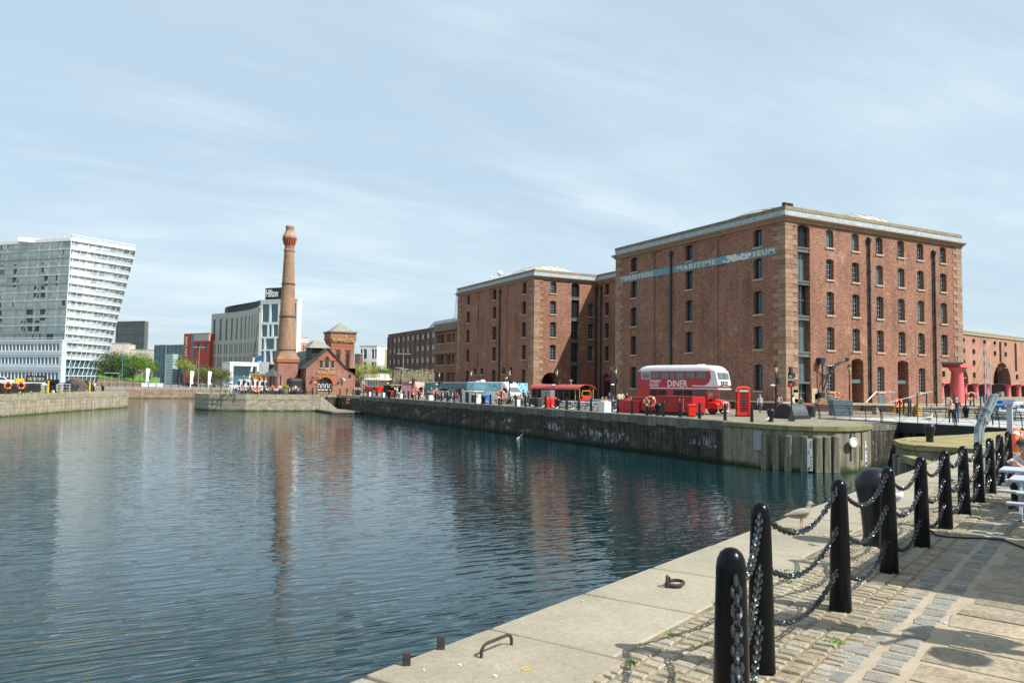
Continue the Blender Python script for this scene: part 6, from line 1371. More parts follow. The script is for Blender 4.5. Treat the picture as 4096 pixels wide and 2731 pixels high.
for rz_ in (0, -math.pi / 2):
    m = MB(); m.box(-.38, .38, -.46, -.44, .35, 2.0); pn = part(m, 'glass_panel', GLASS, pb_, rz=rz_); m = MB()
    for i in range(9): m.box(-.38, .38, -.475, -.455, .36 + i * .205, .385 + i * .205)
    for x in (-.38, -.25, .22, .35): m.box(x, x + .03, -.475, -.455, .35, 2.0)
    part(m, 'glazing_bars', RED2, pn); m = MB(); m.box(-.36, .36, -.53, -.5, 2.06, 2.18); part(m, 'sign_strip', CREAM, pb_, rz=rz_)
# --- traffic light, hatch, bins
tl = T('signal_light', 'black signal post with red and green lamps on the quay corner', 'traffic light', G(3166, 1683)); m = MB(); m.cyl((0, 0, 0), (0, 0, 3.0), .055); m.lathe([(.34, 0), (.07, .75)], (0, 0, 0), 4); part(m, 'post', IRONM, tl)
for z_, c in ((2.55, 'signal_red'), (3.15, 'signal_green')):
    m = MB(); m.box(-.15, .15, -.12, .18, z_ - .05, z_ + .42); m.box(-.02, .34, -.1, .14, z_ + .05, z_ + .36); hd = part(m, 'lamp_head', IRONM, tl); m = MB(); m.cyl((-.30, -.05, z_ + .1), (-.1, -.02, z_ + .1), .12, .12, 12); part(m, 'lamp', M(c, (.6, .02, .01) if 'red' in c else (.02, .35, .22), .4), hd)
m = MB(); m.box(-.14, .14, -.05, .1, 3.5, 4.0); part(m, 'lamp_head', IRONM, tl)
m = MB(); Kc = 10; 
hp = D(3160, 61.5); prof = [(.92 * math.cos(math.pi * i / Kc), max(0, 1.18 * math.sin(math.pi * i / Kc) ** .75)) for i in range(Kc + 1)]; prof = [(-1.0, 0)] + [(x * -1, z_) for x, z_ in prof] + [(1.0, 0)]
hh_ = T('iron_hatch', 'black curved iron hatch hood on the mossy quay corner', 'hatch', hp, math.radians(-84)); m.ext(prof, (0, -.8, 0), (1, 0, 0), (0, 0, 1), (0, 1.9, 0)); part(m, 'hood', DKGR, hh_, smooth=40); m = MB(); m.ext([(x * .97, z_ * .97) for x, z_ in prof], (0, -.82, 0), (1, 0, 0), (0, 0, 1), (0, .03, 0)); part(m, 'front_plate', IRONM, hh_); m = MB(); m.box(-1.05, 1.05, -.9, 1.2, 0, .25); part(m, 'base', IRONM, hh_)
tb = T('litter_bin', 'round black litter bin behind the iron hatch', 'litter bin', D(3244, 65)); m = MB(); m.lathe([(.33, 0), (.38, .8), (.4, .82), (.4, .88), (.25, .98), (.05, 1.02)], (0, 0, 0), 20); part(m, 'drum', IRONM, tb, smooth=40)
def wbin(label, p, rz_, mat, h_=1.05, wd=.58):
    t = T('wheeled_bin', label, 'wheeled bin', p, rz_); s = h_ / 1.05; m = MB(); a, b = wd / 2 * .82, wd / 2; m.add([(-a, -a, .08), (a, -a, .08), (a, a, .08), (-a, a, .08), (-b, -b, h_ * .88), (b, -b, h_ * .88), (b, b, h_ * .88), (-b, b, h_ * .88)], [(3, 2, 1, 0), (4, 5, 6, 7), (0, 1, 5, 4), (1, 2, 6, 5), (2, 3, 7, 6), (3, 0, 4, 7)]); part(m, 'body', mat, t, bevel=.02)
    m = MB(); m.box(-b - .04, b + .04, -b - .04, b + .07, h_ * .88, h_ * .93); m.add([(-b, -b, h_ * .93), (b, -b, h_ * .93), (b, b, h_ * .93), (-b, b, h_ * .93), (-b * .9, -b * .6, h_), (b * .9, -b * .6, h_), (b * .9, b * .9, h_), (-b * .9, b * .9, h_)], [(4, 5, 6, 7), (0, 1, 5, 4), (1, 2, 6, 5), (2, 3, 7, 6), (3, 0, 4, 7)]); part(m, 'lid', mat, t, bevel=.015)
    m = MB(); m.cyl((-b, b * .9, .1), (b, b * .9, .1), .1, n=10); part(m, 'wheel', TYRE, t)
wbin('bright red wheeled bin between the red generator box and the bus', Vector((42.0, 47.9, 0)), -.5, RED2, 1.02, .62); wbin('blue wheeled bin beside the white food van', Vector((41.9, 85.4, 0)), -.3, BLUE, 1.15, 1.1)
wbin('red wheeled bin beside the black vintage van', Vector((42.3, 121.5, 0)), -.3, RED2, 1.05, .85)
for i, (px, yy) in enumerate(((1435, 130.5), (1427, 131.5), (1708 + 12, 106))): wbin('%s black wheeled bin on the far quay from the pub' % ORD[i + 1], Vector((ONX(px, 1590, 41.2).x, ONX(px, 1590, 41.2).y, 0)), 0, IRONM, 1.0, .6)
# --- red generator boxes by the bus
def genbox(label, p, rz_, L, Wd, H_, mat, stripe=False, z0=.25):
    t = T('generator_box', label, 'generator', p, rz_, 'red generator and store boxes by the bus'); m = MB(); m.box(0, L, 0, Wd, z0, H_); part(m, 'body', mat, t, bevel=.03); m = MB(); m.box(.1, L - .1, .1, Wd - .1, 0, z0); part(m, 'skid', IRONM, t)
    m = MB(); m.box(L * .3, L * .3 + .012, -.012, 0, z0 + .1, H_ - .1); m.box(L * .62, L * .62 + .012, -.012, 0, z0 + .1, H_ - .1); m.box(.15, L - .15, -.01, 0, H_ - .14, H_ - .12); part(m, 'panel_seam', IRONM, t)
    if stripe:
        m = MB()
        for x in (L * .66, L * .76):
            for k in range(4): m.box(x, x + .05, -.02, 0, z0 + .05 + k * .3, z0 + .28 + k * .3)
        part(m, 'warning_stripe', WHITE, t); m = MB(); m.box(L * .25, L * .27, -.02, 0, H_ - .6, H_ - .45); part(m, 'sticker', YELL, t)
        m = MB(); m.tube([(L * .5, Wd / 2, H_), (L * .5, Wd / 2, H_ + .1), (L * .53, Wd / 2, H_ + .14), (L * .56, Wd / 2, H_ + .1), (L * .56, Wd / 2, H_)], .02, 5); part(m, 'lifting_eye', IRONM, t)
    return t
R65 = math.radians(-78)
def onq(px, x_): p = ONX(px, 1600, x_); p.z = 0; return p
MIDR = M('generator_red', (.36, .012, .014), .4, var=.12, coat=.2)
p1 = onq(2622, 42.4); g1 = genbox('largest red generator box with white dashed stripes in front of the bus', p1, R65, 3.9, 1.8, 1.62, MIDR, True)
p2 = onq(2537, 42.4); g2 = genbox('dark red generator box with a white and yellow notice plate', p2, R65, 2.9, 1.6, 1.45, MIDR)
m = MB(); m.box(1.1, 2.1, -.03, -.005, .75, 1.25); np_ = part(m, 'notice_plate', WHITE, g2); m = MB(); m.box(1.1, 2.1, -.04, -.03, .85, 1.0); part(m, 'yellow_strip', YELL, np_); m = MB(); m.box(1.1, 2.1, -.045, -.03, .75, .85); part(m, 'dark_strip', IRONM, np_)
genbox('crimson draped box beside the seventh white block', onq(2479, 41.9), R65, 2.3, 1.4, 1.1, CRIM, z0=.02)
genbox('bright red low box behind the crimson draped box', onq(2470, 43.2), R65, 1.2, 1.5, 1.15, RED2)
# --- lifebuoys
def lifebuoy(label, p, r, rz_, stand=True, h_=1.1, tilt=0):
    t = T('lifebuoy', label, 'lifebuoy', p, rz_, 'orange lifebuoys'); m = MB(); m.tube([(r * math.cos(a), 0, h_ + r * math.sin(a)) for a in [j * math.pi / 12 for j in range(24)]], r * .27, 10, closed=True); part(m, 'ring', ORNG, t, smooth=60)
    for a in (.78, 2.36, 3.93, 5.5): 
        m = MB(); c = Vector((r * math.cos(a), 0, h_ + r * math.sin(a))); d = Vector((-math.sin(a), 0, math.cos(a))) * r * .16; m.tube([c - d, c + d], r * .285, 10, cap=False)
        part(m, 'band', WHITEB, t, recalc=False)
    if stand: m = MB(); m.box(-.06, .06, .16, .28, 0, h_ + .35); part(m, 'post', IRONM, t)
    return t
lifebuoy('orange lifebuoy on the bollard between the red boxes', onq(2601, 40.0), .38, math.radians(-55), True, 1.15)
lifebuoy('orange lifebuoy beside the seated man near the blue bin', onq(2004, 40.0), .42, math.radians(-40), True, 1.2); lifebuoy('orange lifebuoy in front of the pink kiosk', onq(1661, 40.0), .42, -.6, True, 1.1)
lifebuoy('orange lifebuoy above the second white block from the pub', onq(1452, 41), .42, -.6, True, 1.5); lifebuoy('orange lifebuoy on the rail of the pub terrace', Vector((ONY(1027, 1560, 140.4).x, 140.2, 0)), .45, 0, False, .95)
p = ONX(1392, 1611, 38.6); lifebuoy('orange lifebuoy hanging on the dark dock wall by the steps', Vector((p.x, p.y, -2.6)), .4, -1.2, False, 1.6)
for px, lb in ((31, 'left'), (83, 'right')): lifebuoy('orange lifebuoy at the %s of the tyre pile on the left pier' % lb, G(px, 1577, 0), .45, -.3, True, 1.3)
lifebuoy('orange lifebuoy on the raised terrace beside the pink column', D(3884, 88, .6), .42, -.6, True, 1.1); lifebuoy('orange lifebuoy beside the yellow nosed steps', D(3594, 76, 0), .36, -.2, True, 1.0); lifebuoy('orange lifebuoy on the grey control cabinet by the bridge', D(3347, 71, .6), .25, -.6, False, 1.2)
t = lifebuoy('big orange lifebuoy on a grey post behind the man in the cap', D(4064, 19.5, .5), .29, math.radians(20), False, ZP(D(4064, 19.5), 1768) - .5); m = MB(); m.box(.13, .25, .12, .24, 0, 2.0 - .3); m.box(-.02, .42, .06, .3, 1.62, 1.7); part(m, 'post', GREYP, t)
# --- davit
t = T('ladder_davit', 'galvanised lattice davit leaning over the near quay edge', 'davit', D(3935, 17.3, .5)); rt_ = Vector((.882, -.47, 0)); m = MB()
def dv(px, py, off=0): p = D(px, 17.3); q = Vector((p.x, p.y, ZP(p, py))); return q + Vector((.4, .9, 0)).normalized() * off - D(3935, 17.3, .5)
for off in (0, .14):
    m.beam(dv(3913, 1775, off), dv(3917, 1712, off), .035, .05); m.beam(dv(3924, 1775, off), dv(3928, 1715, off), .035, .05); m.beam(dv(3917, 1712, off), dv(3978, 1582, off), .035, .05); m.beam(dv(3928, 1718, off), dv(3988, 1590, off), .035, .05); m.beam(dv(3978, 1582, off), dv(4003, 1578, off), .035, .05)
for u in range(8): m.beam(dv(3917, 1712, 0).lerp(dv(3978, 1582, 0), u / 7), dv(3917, 1712, .14).lerp(dv(3978, 1582, .14), u / 7), .02, .04); m.beam(dv(3928, 1718, 0).lerp(dv(3988, 1590, 0), u / 7), dv(3917, 1712, .0).lerp(dv(3978, 1582, .0), u / 7), .02, .04)
part(m, 'lattice_arm', GALV, t); m = MB(); m.beam(dv(4000, 1577), dv(4011, 1577), .10, .12); m.cyl(dv(3952, 1634, -.05), dv(3952, 1634, .2), .05); m.cyl(dv(3945, 1676, -.05), dv(3945, 1676, .2), .07, n=8); part(m, 'winch', GREYM, t); m = MB(); m.cyl(dv(3940, 1875, .07), dv(3940, 1788, .07), .085, n=14); part(m, 'post', WHITEB, t, smooth=40)
m = MB(); m.cyl(dv(3919, 1900, .07), dv(3919, 1770, .07), .05, n=10); part(m, 'mast', GALV, t, smooth=40)
# ------------------------------------------------------------------ food stalls on the quay (local x along the quay towards the camera = -Y)
R90 = math.radians(-82)
def onw(px, x_): p = ONX(px, 1600, x_); p.z = 0; return p
# black showman's wagon with red roof
wg = T('food_wagon', 'black wagon food stall with a curved red roof and gilt posts', 'food stall', onw(2127, 43.6), R90)
wg.scale = (.69,) * 3; WL = (onw(2268, 43.6) - onw(2127, 43.6)).length / .69; WW = 2.9; WH_ = 3.35
m = MB(); m.box(0, WL, 0, WW, .75, 2.9); part(m, 'body', BLACKP, wg); m = MB(); K = 10
rp = [(WW / 2 - (WW / 2 + .35) * math.cos(math.pi * i / K), 2.85 + .75 * math.sin(math.pi * i / K)) for i in range(K + 1)]
rp2 = [(WW / 2 - (WW / 2 + .28) * math.cos(math.pi * (K - i) / K), 2.8 + .66 * math.sin(math.pi * i / K)) for i in range(K + 1)]
m.ext([(y, z_) for y, z_ in rp] + [(y, z_ - .06) for y, z_ in reversed(rp)], (-.4, 0, 0), (0, 1, 0), (0, 0, 1), (WL + 1.7, 0, 0)); part(m, 'roof', M('wagon_roof_red', (.42, .075, .06), .5, var=.15), wg, smooth=40)
m = MB(); m.ext([(y, z_) for y, z_ in rp[1:-1]], (WL, 0, 0), (0, 1, 0), (0, 0, 1), (.04, 0, 0)); part(m, 'gable', BLACKP, wg)
m = MB()
for i in range(9): x = WL * i / 8; m.box(x - .02, x + .02, -.03, 0, .8, 2.85)
m.box(0, WL, -.03, 0, 1.15, 1.19); 
for y in (.05, WW - .05): m.cyl((WL + 1.0, y, .8), (WL + 1.0, y, 2.95), .06, n=8); m.cyl((WL + .05, y, .8), (WL + .05, y, 2.95), .05, n=8)
m.tube([(WL + 1.02, .5, 1.7), (WL + 1.02, .6, 2.5), (WL + 1.02, .75, 2.62), (WL + 1.02, WW - .75, 2.62), (WL + 1.02, WW - .6, 2.5), (WL + 1.02, WW - .5, 1.7)], .06, 5); m.beam((WL + 1.0, 0, 1.3), (WL + 1.0, WW, 1.3), .05, .1); part(m, 'gilt_trim', M('gilt_wood', (.62, .30, .05), .4), wg)
m = MB(); m.box(WL, WL + 1.1, 0, WW, .72, .82); m.box(WL + .8, WL + .9, .3, WW - .3, .8, 1.5); part(m, 'platform', IRONM, wg)
m = MB(); m.ext([(.45, .95), (WW - .45, .95), (WW - .5, 1.5)] + [(WW / 2 + (WW / 2 - .5) * math.cos(math.pi * i / 8), 1.5 + .42 * math.sin(math.pi * i / 8)) for i in range(1, 8)] + [(.5, 1.5)], (WL + 1.1, 0, 0), (0, 1, 0), (0, 0, 1), (.12, 0, 0)); m.box(WL + .9, WL + 1.6, .3, WW - .3, .85, 1.02); part(m, 'red_bench', RED2, wg, bevel=.05)
for x, r in ((.9, .42), (WL + .7, .48)):
    for y in (.1, WW - .1): wheel(wg, x, y - .05, r, .12, hub=GOLD)
m = MB(); m.cyl((WL * .8, 1.0, 3.4), (WL * .8, 1.0, 4.1), .12); m.lathe([(.3, 4.1), (.3, 4.2), (.08, 4.35)], (WL * .8, 1.0, 0), 12); part(m, 'stove_pipe', GREYM, wg)
# steel fridge, black cabinet, gas bottles
m = MB(); m.box(0, .75, 0, .7, 0, 1.8); m.box(.77, 1.5, .08, .7, .15, 1.82); tag(m.build('steel_fridge', M('brushed_steel', (.30, .29, .27), .4, metal=.5), loc=onw(2164, 42.0), rz=R90, bevel=.02), 'tall stainless steel fridge in front of the black wagon', 'fridge')
t = T('black_cabinet', 'low black cabinet left of the steel fridge', 'cabinet', onw(2115, 42.1), R90); m = MB(); m.box(0, 1.9, 0, .7, .05, .88); part(m, 'body', IRONM, t, bevel=.02); m = MB(); m.box(-.03, 1.93, -.03, .73, .88, .93); m.box(0, .06, -.02, 0, .05, .9); m.box(1.84, 1.9, -.02, 0, .05, .9); part(m, 'frame', GREYM, t)
gbm = MB(); gbm.lathe([(.2, 0), (.22, .05), (.22, 1.25), (.17, 1.42), (.07, 1.48), (.07, 1.53)], (0, 0, 0), 16); gbm.tube([(.12 * math.cos(a), .12 * math.sin(a), 1.58) for a in [j * .785 for j in range(8)]], .025, 5, closed=True); gbm.cyl((.12, 0, 1.45), (.12, 0, 1.58), .02); gbm.cyl((-.12, 0, 1.45), (-.12, 0, 1.58), .02); gme = gbm.mesh('gas_bottle', RED2, 50)
for i, (px, x_) in enumerate(((2190, 41.6), (2206, 41.4), (2221, 41.8), (2199, 42.3))):
    o = bpy.data.objects.new('gas_bottle', gme); COL.objects.link(o); o.location = onw(px, x_); o.scale = (.78, .78, .74); tag(o, ['leftmost orange red gas bottle', 'front middle orange red gas bottle', 'rightmost orange red gas bottle', 'rear orange red gas bottle'][i] + ' of the cluster beside the fridge', 'gas bottle', 'gas bottles beside the fridge')
# white van with blue sea pattern
n = N('van_sea_mural'); k = n.noise(n.coord(), 1.4, 5, .7, 1.0); MUR = n.out(n.ramp(k, [(.30, (.03, .16, .38)), (.45, (.05, .42, .60)), (.52, (.45, .62, .62)), (.58, (.10, .45, .62)), (.7, (.5, .58, .35))]), .4)
vn_ = T('food_van', 'white high roofed food van with a blue sea mural', 'van', onw(1866, 43.6), math.radians(-80)); VL = (onw(2012, 43.6) - onw(1866, 43.6)).length * .92 / .86; vn_.scale = (.86,) * 3
m = MB(); rprism(m, [(0, .45), (0, 3.0), (.1, 3.1), (VL - 2.2, 3.1), (VL - 1.7, 2.95), (VL - 1.1, 2.3), (VL - .15, 1.45), (VL, 1.2), (VL, .45)], 0, 2.3); part(m, 'body', WHITE, vn_, bevel=.09)
m = MB(); m.box(.12, VL - 2.7, -.025, .0, 1.7, 2.95); part(m, 'mural', MUR, vn_); m = MB(); m.ext([(0, 0), (2.1, 0), (2.0, .75), (.1, .75)], (VL - 1.82, .1, 3.0), (0, 1, 0), (-.64, 0, .2), (.02, 0, .02)); m.box(VL - 3, VL - 2.3, .1, 2.2, 3.1, 3.12); part(m, 'mural', MUR, vn_)
m = MB(); m.ext([(.15, 0), (2.15, 0), (2.0, 1.0), (.3, 1.0)], (VL - .32, 0, 1.62), (0, 1, 0), (-.72, 0, .70), (.03, 0, .03)); part(m, 'windscreen', GLASSG, vn_); m = MB(); m.ext([(VL - 2.1, 1.55), (VL - 1.0, 1.55), (VL - 1.35, 2.2), (VL - 2.0, 2.3)], (0, -.02, 0), (1, 0, 0), (0, 0, 1), (0, .03, 0)); part(m, 'side_window', GLASS, vn_)
m = MB(); m.box(VL - .02, VL + .03, .3, 2.0, .8, 1.1); part(m, 'grille', IRONM, vn_); m = MB(); m.box(VL - 2.75, VL - 2.65, -.02, .01, .5, 3.0); m.box(VL - 2.7, VL + .02, -.03, 0, .42, .5); part(m, 'trim', M('van_trim_blue', (.02, .08, .2), .4), vn_)
for y in (.12, 2.05): m = MB(); m.box(VL - .02, VL + .02, y, y + .2, 1.0, 1.25); part(m, 'headlight', CHROME, vn_)
for x in (1.2, VL - 1.1): wheel(vn_, x, .12, .36, .24, hub=GREYM); wheel(vn_, x, 2.15, .36, .24, hub=GREYM)
m = MB(); m.box(1.6, 2.5, .6, 1.5, 3.1, 3.3); m.lathe([(.3, 0), (.5, .2), (.1, .35)], (2.9, 1.0, 3.1), 10); part(m, 'roof_vent', WHITE, vn_); m = MB(); m.box(VL - 1.5, VL - 1.4, 2.3, 4.2, .8, 3.0); part(m, 'open_panel', MUR, vn_)
t = T('white_shed', 'small white boarded shed in front of the food van', 'shed', onw(1848, 42.0), math.radians(-80)); m = MB(); m.box(0, 2.6, 0, 1.4, 0, 1.4); part(m, 'wall', WHITE, t); m = MB(); m.box(-.1, 2.9, -.1, 1.5, 1.4, 1.47); part(m, 'roof', WHITE, t); m = MB(); m.box(.8, 1.5, -.02, 0, 0, 1.3); part(m, 'doorway', IRONM, t)
m = MB()
for i in range(14): m.box(i * .19, i * .19 + .015, -.014, 0, .05, 1.38)
part(m, 'board_seams', GREYM, t)
m = MB(); m.box(0, .8, 0, .6, 0, .95); tag(m.build('counter_box', CREAM, loc=onw(1897, 41.8), rz=R90, bevel=.02), 'cream counter box between the white shed and blue bin', 'counter')
m = MB(); m.box(0, .7, 0, .6, 0, .98); tag(m.build('counter_box', IRONM, loc=onw(1885, 42.0), rz=R90, bevel=.02), 'black counter box beside the white shed', 'counter')
# pink kiosk
pk = T('pink_kiosk', 'pale pink sweet kiosk with a raised sign board and open hatch', 'kiosk', onw(1604, 43.4), math.radians(-72)); pk.scale = (.78, .7, .67); m = MB(); m.box(0, 4.6, 0, 2.6, .3, 2.9); part(m, 'body', PKIO, pk, bevel=.06); m = MB(); m.box(.15, 4.7, -.05, 2.7, 2.95, 3.75); sg = part(m, 'sign_board', M('kiosk_sign_pink', (.78, .40, .36), .5), pk); text('DOUGHNUTS', 1, M('maroon_letter', (.30, .05, .08), .5), sg, (.4, -.07, 3.05), 0, width=4.0, height=.6, bold=.03)
m = MB(); m.box(4.59, 4.66, .3, 2.3, 1.3, 2.6); part(m, 'hatch', IRONM, pk); m = MB(); m.box(4.6, 5.0, .2, 2.4, 1.15, 1.25); m.box(4.6, 5.1, .1, 2.5, 2.62, 2.75); part(m, 'counter', PKIO, pk); m = MB(); m.box(.4, 4.2, -.012, .0, 1.3, 1.33); m.box(2.2, 2.23, -.012, 0, .5, 2.8); part(m, 'panel_seam', CRIM, pk)
for x in (1.2, 3.4): wheel(pk, x, .15, .3, .2, hub=GREYM)
m = MB(); m.lathe([(.05, 1.5), (.35, 1.55), (.42, 1.8), (.25, 2.1), (.05, 2.2)], (5.6, -.1, .7), 10); part(m, 'hanging_bags', M('candy_pink', (.75, .5, .48), .6), pk)
# teal glass shelter and cars behind
t = T('glass_shelter', 'long teal glass sided shelter behind the pink kiosk', 'shelter', D(1640, 150), math.radians(-30)); t.scale = (1, 1, .85); m = MB(); m.box(0, 13, 0, 3, 2.9, 3.1); part(m, 'roof', WHITE, t); m = MB(); m.box(.5, 12.8, 0, .05, .2, 2.8); part(m, 'glass', M('shelter_glass', (.10, .28, .26), .15, var=.3), t); m = MB()
for i in range(6): m.box(.4 + i * 2.45, .5 + i * 2.45, -.05, .05, 0, 2.9)
part(m, 'post', GREYM, t)
def car(label, p, rz_, mat, s=1.0, g='parked and passing cars'):
    t = T('car', label, 'car', p, rz_, g); prof = [(-2.15, .35), (-2.2, .75), (-2.05, .98), (-1.6, 1.05), (-1.0, 1.42), (-.2, 1.5), (.45, 1.42), (1.15, 1.0), (1.95, .85), (2.15, .65), (2.15, .35)]
    m = MB(); rprism(m, prof, -.88, .88); part(m, 'body', mat, t, bevel=.08); m = MB(); w_ = [(-1.5, 1.02), (-.95, 1.36), (-.2, 1.43), (.4, 1.36), (1.0, 1.0)]
    for s_ in (-1, 1): m.ext(w_, (0, s_ * .885, 0), (1, 0, 0), (0, 0, 1), (0, s_ * .012, 0))
    part(m, 'side_window', GLASS, t); m = MB(); m.ext([(-.75, 0), (.75, 0), (.65, .8), (-.65, .8)], (1.16, 0, 1.03), (0, 1, 0), (-.78, 0, .45), (.02, 0, .03)); part(m, 'windscreen', GLASS, t)
    for x in (-1.35, 1.35):
        for y in (-.82, .82): wheel(t, x, y, .32, .2, hub=GREYM)
    for y in (-.65, .65): m = MB(); m.box(2.1, 2.18, y - .15, y + .15, .62, .76); part(m, 'headlight', CHROME, t)
    return t
BLCAR = M('car_black', (.012, .014, .018), .15, coat=.5); SILC = M('car_silver', (.45, .47, .48), .25, metal=.4); WHC = M('car_white', (.7, .7, .7), .25, coat=.4)
car('white hatchback parked by the dock office', D(1770, 150), math.radians(10), WHC); car('black car parked in front of the dock office', D(1820, 136), math.radians(-150), BLCAR)
car('dark convertible passing on the far road left of the pub', D(768, 268), math.radians(-25), BLCAR); car('silver estate car on the far road', D(842, 270), math.radians(-28), SILC); car('white car on the far road behind the moored boat', D(925, 272), math.radians(-28), WHC); car('small silver car on the far road behind the dark convertible', D(800, 290), math.radians(-28), SILC); car('dark blue car between the trees of the far road', D(745, 300), math.radians(-28), M('car_blue', (.02, .05, .12), .25))
# vintage black van and steam lorry
bv = T('vintage_van', 'black vintage delivery van with a white bonnet panel', 'van', onw(1533, 44.2), math.radians(-72)); bv.scale = (.73,) * 3; m = MB(); rprism(m, [(0, .6), (0, 2.9), (.2, 3.05), (3.6, 3.05), (3.9, 2.7), (3.95, 1.7), (5.4, 1.5), (5.5, .7), (5.3, .5)], 0, 2.2); part(m, 'body', BLACKP, bv, bevel=.08)
m = MB(); m.box(3.9, 3.98, .15, 2.05, 1.95, 2.7); part(m, 'windscreen', GLASSG, bv); m = MB(); m.box(5.48, 5.55, .65, 1.55, .8, 1.55); part(m, 'radiator', CREAM, bv); m = MB(); m.box(3.85, 3.96, .05, 2.15, 2.72, 2.85); m.box(3.85, 3.97, .05, 2.15, 1.75, 1.9); part(m, 'cab_trim', GREYM, bv)
for y in (.2, 2.0): m = MB(); m.sph((5.5, y, 1.2), .17); part(m, 'headlight', CHROME, bv, smooth=60)
for x in (1.0, 4.8): wheel(bv, x, .1, .45, .2, hub=CREAM); wheel(bv, x, 2.1, .45, .2, hub=CREAM)
car('small red van behind the black vintage van', D(1590, 150), math.radians(-60), RED2)
se = T('steam_lorry', 'black steam lorry with tall chimney in front of a cream tram stall', 'steam lorry', Vector((42.3, 126.0, 0)), math.radians(-78)); se.scale = (.69,) * 3; m = MB(); m.box(0, 2.6, 0, 3.4, 1.1, 2.9); part(m, 'body', BLACKP, se, bevel=.05)
m = MB(); m.lathe([(.3, 2.9), (.3, 3.1), (.2, 3.3), (.2, 6.1), (.26, 6.15), (.26, 6.4)], (1.9, 1.5, 0), 14); part(m, 'smoke_stack', DKGR, se, smooth=50); m = MB(); m.box(-.2, 2.9, -.1, 3.5, 2.88, 2.96); m.box(2.6, 2.64, 1.5, 1.9, 1.8, 2.2); m.box(2.6, 2.66, .3, 1.4, .8, 1.1); m.box(2.6, 2.66, 2.0, 3.1, .8, 1.1); part(m, 'brass_trim', CREAM, se)
text('ALBERT DOCK', 1, GOLD, se, (2.66, .4, 2.4), math.pi / 2, width=2.6, height=.3, bold=.02)
for x in (.3, 2.2): wheel(se, x, .1, .55, .25, hub=RED2); wheel(se, x, 3.3, .55, .25, hub=RED2)
tm = T('tram_stall', 'cream and red double deck tram stall with railed upper deck', 'tram', Vector((41.7, 131.0, 0)), math.radians(-78)); tm.scale = (.7,) * 3; m = MB(); m.box(-3.6, 3.2, .2, 3.6, 1.0, 2.3); part(m, 'lower_side', RED2, tm); m = MB(); m.box(-3.6, 3.0, .3, 3.5, 2.3, 4.0); part(m, 'cabin', CREAM, tm); m = MB(); K = 8; m.ext([(1.9 - 2.1 * math.cos(math.pi * i / K), 4.0 + .5 * math.sin(math.pi * i / K)) for i in range(K + 1)], (-3.8, 0, 0), (0, 1, 0), (0, 0, 1), (8.4, 0, 0)); part(m, 'canopy', CREAM, tm)
m = MB()
for y in (.1, 3.7):
    for i in range(15): m.box(-3.7 + i * .5, -3.64 + i * .5, y - .03, y + .03, 4.2, 5.6)
    m.box(-3.75, 3.4, y - .04, y + .04, 5.55, 5.65)
for i in range(8): m.box(3.3, 3.36, .1 + i * .51, .16 + i * .51, 4.2, 5.6)
m.box(3.3, 3.38, .1, 3.7, 5.55, 5.65); m.box(-3.6, -2.2, .2, .26, 2.3, 4.0); part(m, 'railing', CREAM, tm); m = MB(); m.box(3.37, 3.45, .5, 1.7, 4.4, 5.4); m.box(3.37, 3.45, 2.1, 3.4, 4.4, 5.4); m.box(-3, -1.4, .02, .08, 4.5, 5.3); part(m, 'advert_board', WHITE, tm)
for i in range(5): m = MB(); m.box(-3.3 + i * 1.25, -2.6 + i * 1.25, .27, .3, 2.6, 3.7); part(m, 'window', GLASST, tm)
for x in (-2.5, 2): wheel(tm, x, .5, .5, .2)
# picnic tables
def picnic(label, p, rz_, mat, L=1.8, g=None, s=1.0):
    t = T('picnic_table', label, 'picnic table', p, rz_, g); m = MB()
    for k in range(4): m.box(-L / 2, L / 2, -.36 + k * .185, -.36 + k * .185 + .165, .70, .745)
    part(m, 'table_top', mat, t, bevel=.012)
    for y in (-.72, .56): m = MB(); m.box(-L / 2, L / 2, y, y + .075, .42, .46); m.box(-L / 2, L / 2, y + .085, y + .16, .42, .46); part(m, 'seat', mat, t, bevel=.01)
    for x in (-L / 2 + .3, L / 2 - .3):
        for s_ in (-1, 1): m = MB(); m.beam((x, s_ * .62, 0), (x, s_ * .22, .72), .09, .045, up=(1, 0, 0)); part(m, 'leg', mat, t)
        m = MB(); m.beam((x + .05, -.72, .38), (x + .05, .72, .38), .045, .09); part(m, 'seat_beam', mat, t)
    t.scale = (s, s, s); return t
nang = math.atan2(QN.y, QN.x)
tA = D(4019, 11.2, .5); tB = D(3984, 12.5, .5); tC = D(4016, 13.9, .5)
picnic('nearest pale grey picnic table at the right edge', tA + Vector((QN.x, QN.y, 0)) * .95, nang, GREYP, 1.8, 'pale grey picnic tables on the near quay')
picnic('middle pale grey picnic table sticking out furthest left', tB + Vector((QN.x, QN.y, 0)) * .95, nang, GREYP, 1.8, 'pale grey picnic tables on the near quay')
picnic('farthest pale grey picnic table where the man in the cap sits', tC + Vector((QN.x, QN.y, 0)) * .95, nang, GREYP, 1.8, 'pale grey picnic tables on the near quay')
for i, px in enumerate((2262, 2300, 2342, 2375, 2425, 2450)):
    picnic('%s grey picnic table from the left by the white barrier' % ORD[i + 1], onw(px, 42.6 + .4 * (i % 2)), math.radians(15), GREYP, 1.8, 'grey picnic tables by the black wagon', 1.0)
for i, px in enumerate((2030, 2060, 2088)): picnic('%s brown picnic table from the left beside the lamp post' % ORD[i + 1], onw(px, 42.8 + .6 * (i % 2)), math.radians(10), TIMG, 1.8, 'brown picnic tables', 1.0)
m = MB(); m.box(0, 5.6, 0, .08, .2, 1.0); m.box(5.7, 9.5, 0, .08, .2, 1.0); tag(m.build('barrier', GREYP, loc=onw(2272, 45.0), rz=math.radians(-80)), 'long pale grey windbreak panel behind the picnic tables', 'barrier')
